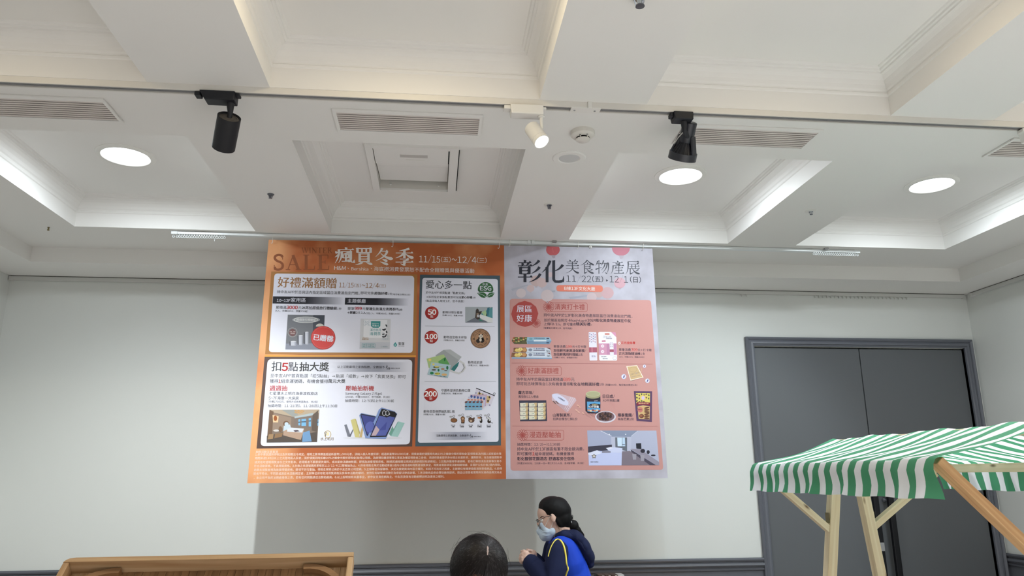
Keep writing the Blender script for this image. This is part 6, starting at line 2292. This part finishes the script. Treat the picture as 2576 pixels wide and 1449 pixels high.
for sg in (-1, 1):
    sh, el_, wr = ns + Vector((sg * .16, .02, -.04)), ns + Vector((sg * .22, -.02, -.30)), ns + Vector((sg * .10, -.24, -.34))
    b2.append(('c', [sh, el_, wr], [.045, .036, .026]))
    b2.append(('e', wr + Vector((-sg * .01, -.05, -.005)), (.035, .045, .016)))
    for k in range(4):
        q = wr + Vector((-sg * .01 + (k - 1.5) * .018, -.085, -.006))
        b2.append(('c', [q, q + Vector((0, -.035, -.006)), q + Vector((0, -.055, -.022))], [.0095, .0085, .0072]))
    b2.append(('c', [wr + Vector((-sg * .03, -.03, 0)), wr + Vector((-sg * .055, -.06, -.006)), wr + Vector((-sg * .052, -.085, -.014))], [.011, .010, .008]))
    hj = hp + Vector((sg * .09, 0, -.03))
    b2.append(('c', [hj, Vector((hc.x + sg * .10, YH + .30, .44)), Vector((hc.x + sg * .10, YH + .36, .08))], [.088, .056, .04]))
    b2.append(('c', [Vector((hc.x + sg * .10, YH + .38, .035)), Vector((hc.x + sg * .11, YH + .24, .028))], [.03, .026]))
bf = blob('body', b2, .007, 3, M_SKIN, w2, OF)
tp = [('c', [ns + Vector((-.14, .02, -.03)), ns + Vector((.14, .02, -.03))], [.07, .07]), ('c', [ns + Vector((0, .03, -.06)), (ns + hp) / 2, hp + Vector((0, 0, .02))], [.135, .13, .14])]
for sg in (-1, 1):
    sh, el_, wr = ns + Vector((sg * .16, .02, -.04)), ns + Vector((sg * .22, -.02, -.30)), ns + Vector((sg * .10, -.24, -.34))
    tp.append(('c', [sh, el_, wr * .85 + el_ * .15], [.062, .05, .04]))
blob('top', tp, .010, 3, M_GREYTOP, w2, OF)
tp = []
for sg in (-1, 1):
    tp.append(('c', [hp + Vector((sg * .085, 0, 0)), Vector((hc.x + sg * .10, YH + .30, .44)), Vector((hc.x + sg * .10, YH + .36, .10))], [.115, .078, .062]))
blob('trousers', tp, .012, 3, M_JEANS, w2, OF)
for sg in (-1, 1):
    blob('shoe', [('c', [Vector((hc.x + sg * .10, YH + .39, .045)), Vector((hc.x + sg * .11, YH + .23, .036))], [.043, .035])], .008, 2, M_SHOE, w2, OF)

# scalp with its parting, then combed strands over it
cap = blob('hair', [('e', hc, (RX - .001, RY - .001, RZ - .001)), ('c', [hc + Vector((-.070, .0, -.035)), hc + Vector((-.078, .0, -.10))], [.024, .016]), ('c', [hc + Vector((.066, .0, -.035)), hc + Vector((.070, .0, -.10))], [.024, .016])], .006, 2, M_HAIR2, w2, OF)


def ell(d):
    """point of the hair ellipsoid in direction d"""
    d = Vector(d).normalized()
    t = 1 / sqrt((d.x / RX) ** 2 + (d.y / RY) ** 2 + (d.z / RZ) ** 2)
    return d * t


def pick(px, py):
    """direction from the head centre to the crown point on the sight line"""
    d = ray(px, py).normalized()
    o = Vector((0, 0, HC)) - hc
    sc = Vector((1 / RX, 1 / RY, 1 / RZ))
    dd, oo = d * sc, o * sc
    A, B, C_ = dd.dot(dd), 2 * oo.dot(dd), oo.dot(oo) - 1
    disc = B * B - 4 * A * C_
    t = (-B - sqrt(max(0, disc))) / (2 * A)
    return (o + d * t)


PA, PB_ = pick(1226.5, 1374), pick(1226, 1397)
random.seed(3)
b = MB()
for k in range(4200):
    u = random.random()
    root = PA.lerp(PB_, u ** .9)
    rd_ = root.normalized()
    phi = random.uniform(0, 2 * pi)
    ax = (PB_ - PA).normalized()
    ax = (ax - rd_ * ax.dot(rd_)).normalized()
    sd = rd_.cross(ax)
    if 0.12 < u < .88:
        phi = random.choice((-1, 1)) * random.gauss(pi / 2, .32)
    elif u <= .12:
        phi = random.uniform(pi * .35, pi * 1.65)
    else:
        phi = random.uniform(-pi * .62, pi * .62)
    tdir = ax * cos(phi) + sd * sin(phi)
    smax = 2.0 * random.uniform(.85, 1.05)
    front = max(0, tdir.dot(Vector((0, -1, 0)).normalized()))
    if front > .45:
        smax = 1.25 * random.uniform(.8, 1.15)
    lift = random.uniform(.0002, .0016)
    off = random.uniform(.004, .010)
    bend = random.gauss(0, .05)
    n = 9
    L_, R_ = [], []
    wdt = random.uniform(.0005, .0011)
    for i in range(n):
        s_ = .030 + smax * i / (n - 1)
        t_ = (tdir + rd_.cross(tdir) * bend * i / (n - 1) + Vector((0, 0, -.35)) * (i / (n - 1)) ** 2).normalized()
        d_ = rd_ * cos(s_) + t_ * sin(s_)
        p_ = ell(d_) + d_.normalized() * (lift + .0006 * sin(i * 1.3 + k * .01))
        w_ = wdt * (1 if i < n - 2 else .5 if i == n - 2 else .1)
        sdv = d_.cross(t_).normalized() * w_
        L_.append(hc + p_ + sdv)
        R_.append(hc + p_ - sdv)
    mi = 1 if (u > .5 and abs(phi) < pi * .27 and random.random() < .4) else 0
    base_ = 2 if random.random() < .16 else 0
    for i in range(n - 1):
        b.face([L_[i], L_[i + 1], R_[i + 1], R_[i]], mi if (mi and i > 3) else base_)
st_ = b.build('hair_strands', [M_HAIR2, M_HAIRW, M_HAIRL], cap, OF)
st_['kind'] = 'stuff'
b = MB()
for k in range(30):
    g_ = random.uniform(-.3, pi + .3)
    d0 = Vector((cos(g_), random.uniform(-.4, .2), sin(g_) * .9 + .1)).normalized()
    t_ = d0.cross(Vector((0, 1, 0))).normalized() * random.choice((-1, 1))
    pts = []
    L0 = random.uniform(.15, .5)
    hgt = random.uniform(.004, .014)
    for i in range(6):
        s_ = L0 * i / 5
        d_ = d0 * cos(s_) + t_ * sin(s_)
        pts.append(hc + ell(d_) + d_.normalized() * (hgt * (i / 5) ** .8 + .001))
    b.tube(pts, [.0002] * 5 + [.0001], 4)
st_ = b.build('flyaway_strands', M_HAIR2, cap, OF)
st_['kind'] = 'stuff'
b = MB()
n = 9
for sgn in (0,):
    L_, R_ = [], []
    for i in range(n):
        p_ = PA.lerp(PB_, i / (n - 1))
        d_ = p_.normalized()
        ax = (PB_ - PA).normalized()
        sdv = d_.cross(ax).normalized() * (.0026 * sin(pi * (i + .6) / n) + .0006 * ((i * 7) % 3))
        q_ = ell(d_) + d_ * .0018
        L_.append(hc + q_ + sdv)
        R_.append(hc + q_ - sdv)
    for i in range(n - 1):
        b.face([L_[i], L_[i + 1], R_[i + 1], R_[i]])
b.build('parting', M_SCALP, cap, OF)
# ------------------------------------------------------------------ market stall with striped canopy


def cloth_mat(name, c, trans):
    m = bpy.data.materials.new(name)
    m.use_nodes = True
    nt = m.node_tree
    out = nt.nodes['Material Output']
    b = nt.nodes['Principled BSDF']
    b.inputs['Base Color'].default_value = rgb(c)
    b.inputs['Roughness'].default_value = .75
    b.inputs['Specular IOR Level'].default_value = .15
    t = nt.nodes.new('ShaderNodeBsdfTranslucent')
    t.inputs['Color'].default_value = rgb(c)
    mx = nt.nodes.new('ShaderNodeMixShader')
    mx.inputs[0].default_value = trans
    nt.links.new(b.outputs[0], mx.inputs[1])
    nt.links.new(t.outputs[0], mx.inputs[2])
    nt.links.new(mx.outputs[0], out.inputs[0])
    return m


M_GREEN = cloth_mat('green_stripe_cloth', (80, 150, 114), .35)
M_WCLOTH = cloth_mat('white_stripe_cloth', (232, 234, 240), .40)
XE, XF, XRG = 1.40, 2.22, 1.795
YN, YFAR = 1.985, 3.205
ZE_, ZR_ = HC + .0292 * XE, HC + .0825 * 1.795
OS = Vector((1.80, 2.6, 0))
stall = thing('market_stall', 'small wooden market stall with green and white striped canopy', 'stall', OS)
# profile across the stall: (x, z) from the near valance hem over the ridge to the far hem
prof = []
VB = HC - .069
for k in range(6):
    t = k / 6
    prof.append((XE - .020 - .010 * (1 - t) + .004 * sin(t * 5), VB + (ZE_ - .018 - VB) * t))
prof += [(XE - .019, ZE_ - .016), (XE - .012, ZE_ - .004), (XE, ZE_)]
for k in range(1, 8):
    t = k / 8
    prof.append((XE + (XRG - XE) * t, ZE_ + (ZR_ - ZE_) * t - .010 * sin(pi * t)))
prof.append((XRG, ZR_))
for k in range(1, 8):
    t = k / 8
    prof.append((XRG + (XF - XRG) * t, ZR_ + (ZE_ - ZR_) * t - .010 * sin(pi * t)))
prof += [(XF, ZE_), (XF + .012, ZE_ - .004), (XF + .019, ZE_ - .016)]
for k in range(5, -1, -1):
    t = k / 6
    prof.append((XF + .020 + .010 * (1 - t), VB + (ZE_ - .018 - VB) * t))
NST = 31
SUB = 4
NC = NST * SUB
gv, gf, gm = [], [], []
for i in range(NC + 1):
    y0 = YN + (YFAR - YN) * i / NC
    for j, (x, z) in enumerate(prof):
        hem = max(0, 1 - j / 6) if j < 7 else max(0, 1 - (len(prof) - 1 - j) / 6) if j > len(prof) - 8 else 0
        roof = 1 if 8 <= j <= len(prof) - 9 else 0
        wv = hem * (.007 * sin(y0 * 23 + .4) + .005 * sin(y0 * 61) + .003 * sin(y0 * 111))
        wy = hem * (.007 * sin(y0 * 31 + 1 + j * .35) + .003 * sin(y0 * 88 + j * .8))
        if hem and i < 8:
            wv -= hem * .008 * (1 - i / 8)
            wy -= hem * .032 * (1 - i / 8)
        zz = z + roof * (.003 * sin(y0 * 17 + x * 12) + .002 * sin(y0 * 43 - x * 20)) - (.004 * abs(sin(y0 * 14)) if hem > .9 else 0)
        # ridge runs slightly longer than the eaves at the far end, pulled in at the near end
        pull = (1 - abs(x - XRG) / (XF - XRG + .03)) * .05 * (i / NC)
        gv.append(Vector((x + (wv if j < 10 else -wv), y0 + wy + max(0, pull), zz)))
n = len(prof)
for i in range(NC):
    for j in range(n - 1):
        gf.append((i * n + j, (i + 1) * n + j, (i + 1) * n + j + 1, i * n + j + 1))
        gm.append(0 if (i // SUB) % 2 == 0 else 1)
b = MB()
b.v, b.f, b.m, b.uv = gv, gf, gm, [None] * len(gf)
cn = b.build('canopy', [M_GREEN, M_WCLOTH], stall, OS, smooth=70)


def timber(name, p0, p1, w_, h_, m=M_PINE, up=(0, 0, 1), parent=None):
    b = MB()
    b.bar(p0, p1, w_, h_, up)
    return b.build(name, m, parent or stall, OS, bevel=.0015, bseg=1)


ZB_ = ZE_ - .014
timber('eave_beam', (XE + .013, YN + .085, ZB_ - .006), (XE + .013, YFAR - .01, ZB_ - .006), .026, .026)
timber('eave_beam', (XF - .013, YN + .005, ZB_ - .010), (XF - .013, YFAR - .01, ZB_ - .010), .026, .034)
timber('ridge_beam', (XRG, YN + .02, ZR_ - .022), (XRG, YFAR + .03, ZR_ - .022), .024, .034)
# trestle posts and braces at both ends
YT = 3.165
pp = {}
for yy, end in ((YT, 'far'), (YN + .055, 'near')):
    for sg, (xt, xbm) in ((-1, (1.758, 1.462)), (1, (1.835, 2.005))):
        zt_ = ZR_ - .03
        pp[end, sg] = (Vector((xt, yy, zt_)), Vector((xbm, yy, 0.0)))
        timber('post', pp[end, sg][1], pp[end, sg][0], .040, .044, M_PINE, (0, 1, 0))


def post_at(end, sg, z):
    a, c = pp[end, sg]
    return a + (c - a) * ((a.z - z) / (a.z - c.z))


q = at(2078, 1330, YT)
br = timber('brace', post_at('far', -1, q.z - .004) + Vector((-.014, 0, 0)), Vector((XE + .016, YT, ZB_ - .022)), .026, .034, M_PINE, (0, 1, 0))
q2 = at(2196, 1325, YT)
timber('brace', post_at('far', 1, q2.z) + Vector((.014, 0, 0)), Vector((XF - .02, YT, ZB_ - .03)), .026, .034, M_PINE, (0, 1, 0))
for sg, xe in ((-1, XE + .010), (1, XF - .02)):
    d0 = at(2362, 1165, YN + .03)
    d1 = at(2576, 1368, YN + .03)
    sl = (d1.z - d0.z) / (d1.x - d0.x)
    if sg < 0:
        top = Vector((d0.x - .012, YN + .028, d0.z - sl * .012 - .004))
        bot = Vector((1.69, YN + .028, d0.z + sl * (1.69 - d0.x) - .004))
        timber('brace', bot, top, .026, .044, M_PINE2, (0, 1, 0))
    else:
        timber('brace', Vector((1.91, YN + .028, 1.36)), Vector((xe, YN + .028, ZB_ - .03)), .026, .044, M_PINE2, (0, 1, 0))
timber('stretcher', (1.55, YN + .055, .42), (1.55, YT, .42), .03, .05)
timber('stretcher', (1.94, YN + .055, .42), (1.94, YT, .42), .03, .05)
for sg in (-1, 1):
    q = post_at('far', sg, (at(2083, 1308, YT).z if sg < 0 else at(2187, 1305, YT).z))
    b = MB()
    b.box((q.x + sg * .021 - .0015, YT - .016, q.z - .022), (q.x + sg * .021 + .0015, YT + .016, q.z + .030))
    b.build('steel_bracket', M_BRASS, stall, OS)

# ------------------------------------------------------------------ wooden marble board, standing tilted on a table
A0_ = at(165, 1403, 1.80)
ya = radians(2.0)
ex = Vector((cos(ya), sin(ya), 0))
el = radians(40)
dn = Vector((sin(ya) * cos(el), -cos(ya) * cos(el), -sin(el)))
nu = ex.cross(-dn).normalized()
if nu.z < 0:
    nu = -nu
WB_, LB_, DB_, TB_ = .615, .86, .034, .0125      # width, length, rim depth, rim thickness
OBd = Vector((A0_.x + .3, 1.5, .76))
mb_ = thing('marble_board', 'tilted wooden marble game board with raised rim, bottom left', 'game board', OBd)


def LP(u, v, h):
    """u across, v down the slope, h up from the rim top"""
    return A0_ + ex * u + dn * v + nu * h


def lbar(name, u0, v0, u1, v1, h0, h1, wid, m=M_BEECH, vert=True):
    b = MB()
    hm = (h0 + h1) / 2
    b.bar(LP(u0, v0, hm), LP(u1, v1, hm), wid, h1 - h0, tuple(nu))
    return b.build(name, m, mb_, OBd, bevel=.002, bseg=1)


hb_ = -DB_
b = MB()
rim_pts = [(0.022, 0), (WB_, 0), (WB_, TB_), (0, TB_), (0.004, .006), (.010, .002)]
top = [LP(u, v, 0) for u, v in rim_pts]
bot = [LP(u, v, hb_ - .006) for u, v in rim_pts]
nn_ = len(rim_pts)
uvt = [(u, v) for u, v in rim_pts]
b.face(top, 0, [(u + 3, v + 1) for u, v in rim_pts])
b.face(bot[::-1], 0, [(u, v) for u, v in rim_pts[::-1]])
for i in range(nn_):
    j = (i + 1) % nn_
    (u0, v0), (u1, v1) = rim_pts[i], rim_pts[j]
    b.face([top[j], top[i], bot[i], bot[j]], 0, [(u1 + 7, 2), (u0 + 7, 2), (u0 + 7, 2 + DB_), (u1 + 7, 2 + DB_)])
b.build('back_rim', M_BEECH, mb_, OBd)
lbar('side_rim', TB_ / 2, TB_, TB_ / 2, LB_ - TB_, hb_ - .006, 0, TB_)
lbar('side_rim', WB_ - TB_ / 2, TB_, WB_ - TB_ / 2, LB_ - TB_, hb_ - .006, 0, TB_)
lbar('front_rim', 0, LB_ - TB_ / 2, WB_, LB_ - TB_ / 2, hb_ - .006, 0, TB_)
# bottom planks, their joints showing as fine lines
NPK = 36
for k in range(NPK):
    u0 = TB_ + (WB_ - 2 * TB_) * k / NPK
    u1 = TB_ + (WB_ - 2 * TB_) * (k + 1) / NPK
    b = MB()
    b.bar(LP((u0 + u1) / 2, TB_, hb_ - .003), LP((u0 + u1) / 2, LB_ - TB_, hb_ - .003), (u1 - u0) - .0007, .006 + .0006 * (k % 3), tuple(nu))
    b.build('plank', M_BEECH if k in (0, 1, 2, 33, 34, 35) else M_BEECH_SHADE, mb_, OBd)  # outer planks keep the lit tone, the others the painted shade


def arc_guide(cu, cv, r, a0, a1, wid):
    b = MB()
    N_ = 16
    ins, outs = [], []
    for k in range(N_ + 1):
        g = radians(a0 + (a1 - a0) * k / N_)
        ins.append((cu + (r - wid) * cos(g), cv - (r - wid) * sin(g)))
        outs.append((cu + r * cos(g), cv - r * sin(g)))
    hA, hB = hb_, hb_ + .018
    for k in range(N_):
        i0, i1, o0, o1 = ins[k], ins[k + 1], outs[k], outs[k + 1]
        s0, s1 = r * radians(a1 - a0) * k / N_, r * radians(a1 - a0) * (k + 1) / N_
        b.face([LP(*i0, hB), LP(*i1, hB), LP(*o1, hB), LP(*o0, hB)], 0, [(i0[0], i0[1]), (i1[0], i1[1]), (o1[0], o1[1]), (o0[0], o0[1])])
        b.face([LP(*i0, hA), LP(*i1, hA), LP(*i1, hB), LP(*i0, hB)], 0, [(s0, 0), (s1, 0), (s1, .02), (s0, .02)])
        b.face([LP(*o0, hA), LP(*o1, hA), LP(*o1, hB), LP(*o0, hB)], 0, [(s0, 0), (s1, 0), (s1, .02), (s0, .02)])
    for p_, q_ in ((ins[0], outs[0]), (ins[-1], outs[-1])):
        b.face([LP(*p_, hA), LP(*q_, hA), LP(*q_, hB), LP(*p_, hB)], 0, [(0, 0), (wid, 0), (wid, .02), (0, .02)])
    return b.build('corner_guide', M_BEECH_SHADE, mb_, OBd)


arc_guide(TB_ + .098, TB_ + .102, .098, 86, 176, .014)
arc_guide(WB_ - TB_ - .086, TB_ + .090, .086, 4, 98, .014)
# pins on the lower part of the board
b = MB()
for r_ in range(4):
    for c_ in range(7 - r_ % 2):
        p0_ = LP(.10 + c_ * .07 + (r_ % 2) * .035, .42 + r_ * .08, hb_)
        b.tube([p0_, p0_ + nu * .02], .002, 6)
st_ = b.build('nails', M_STEEL, mb_, OBd)
st_['kind'] = 'stuff'
# prop legs down to the table
for u in (.08, WB_ - .08):
    p_ = LP(u, .10, hb_ - .008)
    b = MB()
    b.bar((p_.x, p_.y, .76), (p_.x, p_.y, p_.z - .012), .03, .03, (0, 1, 0))
    b.build('prop', M_BEECH, mb_, OBd)


def table(name, label, x0, x1, y0, y1, z, m):
    O = Vector(((x0 + x1) / 2, (y0 + y1) / 2, 0))
    t = thing(name, label, 'table', O)
    b = MB()
    b.bar((x0, (y0 + y1) / 2, z - .0125), (x1, (y0 + y1) / 2, z - .0125), y1 - y0, .025)
    b.build('tabletop', m, t, O, bevel=.003)
    for x in (x0 + .05, x1 - .05):
        for y in (y0 + .05, y1 - .05):
            b = MB()
            b.bar((x, y, 0), (x, y, z - .025), .045, .045, (0, 1, 0))
            b.build('leg', m, t, O)
    return t


low = LP(.3, LB_, hb_ - .006)
zt_ = LP(0, LB_, hb_ - .006).z
zt_ = min(zt_, LP(WB_, LB_, hb_ - .006).z)
table('wooden_table', 'wooden table carrying the tilted marble game board', A0_.x - .08, A0_.x + WB_ + .10, 1.02, 2.02, .757, M_PINE)
# the front end rests on a cleat
b = MB()
f0, f1 = LP(.03, LB_ - .03, hb_ - .010), LP(WB_ - .03, LB_ - .03, hb_ - .010)
b.box((f0.x, f0.y - .02, .757), (f1.x, f0.y + .02, min(f0.z, f1.z) - .004))
b.build('cleat', M_BEECH, mb_, OBd)

# ------------------------------------------------------------------ cartons on the counter by the back wall
table('counter', 'counter with printed cartons standing against the back wall', .62, 1.62, 4.30, 4.74, .80, M_PINE2)
M_BROWN = mat('brown_carton', (70, 46, 38), .5)
M_CARTON = mat('carton_white', (214, 208, 202), .5)
M_CARD = mat('grey_carton', (206, 206, 206), .5)
CG = 'printed brown cartons on the counter'
ztop = at(1535, 1442.5, 4.52).z
for k, (px0, px1, lab) in enumerate(((1505, 1521.5, 'brown and white carton at the left of the row on the counter'), (1521.7, 1538, 'brown and white carton in the middle of the row on the counter'), (1538.2, 1554, 'brown and white carton next to the plain white box'))):
    a_, c_ = at(px0, 1445, 4.46), at(px1, 1445, 4.46)
    xm = (a_.x + c_.x) / 2
    hw = (c_.x - a_.x) / 2 - .0008
    O = Vector((xm, 4.50, .80))
    t = thing('carton', lab, 'carton', O, CG)
    b = MB()
    b.box((xm - hw, 4.46, .80), (xm + hw, 4.54, ztop))
    b.build('box', M_BROWN, t, O, bevel=.002)
    b = MB()
    hh = ztop

    def q_(u, v):
        return (xm - hw + 2 * hw * u, 4.4594, hh - v)
    for poly in ([(.08, .016), (.22, .010), (.36, .026), (.58, .004), (.94, .004), (.94, .075), (.60, .075), (.08, .075)],):
        b.face([q_(*p_) for p_ in poly])
    b.build('printed_label', M_CARTON, t, O)
    b = MB()
    b.lathe([(.0062, 0), (.0062, -.0006)], 14, 0, Matrix.Translation((xm + hw * .42, 4.4590, hh - .024)) @ Matrix.Rotation(pi / 2, 4, 'X') @ Matrix.Scale(1.7, 4, (0, 1, 0)))
    b.build('printed_dot', M_GREY, t, O)
a_, c_ = at(1554.5, 1445, 4.46), at(1570.5, 1445, 4.46)
O = Vector(((a_.x + c_.x) / 2, 4.50, .80))
t = thing('carton', 'plain white box at the right end of the carton row', 'carton', O)
b = MB()
b.box((a_.x, 4.46, .80), (c_.x, 4.54, ztop - .001))
b.build('box', M_CARD, t, O, bevel=.002)
b = MB()
b.lathe([(.004, 0), (.004, -.0006)], 12, 0, Matrix.Translation((c_.x - .009, 4.4596, ztop - .012)) @ Matrix.Rotation(pi / 2, 4, 'X'))
b.build('printed_dot', M_GREY, t, O)
a_, c_ = at(1494, 1449, 4.50), at(1503.5, 1442, 4.50)
O = Vector(((a_.x + c_.x) / 2, 4.52, .80))
t = thing('bag', 'small black bag beside the brown cartons', 'bag', O)
b = MB()
y0, y1 = 4.48, 4.56
b.mesh([(a_.x, y0, .80), (c_.x, y0, .80), (c_.x, y1, .80), (a_.x, y1, .80), (c_.x - .006, y0 + .02, ztop), (c_.x, y0 + .02, ztop + .001), (c_.x, y1 - .02, ztop + .001), (c_.x - .006, y1 - .02, ztop), (a_.x, y0, ztop - .03), (c_.x, y0, ztop - .03), (c_.x, y1, ztop - .03), (a_.x, y1, ztop - .03)],
       [(3, 2, 1, 0), (0, 1, 9, 8), (1, 2, 10, 9), (2, 3, 11, 10), (3, 0, 8, 11), (8, 9, 5, 4), (9, 10, 6, 5), (10, 11, 7, 6), (11, 8, 4, 7), (4, 5, 6, 7)])
b.build('body', M_BLACK, t, O, bevel=.004)
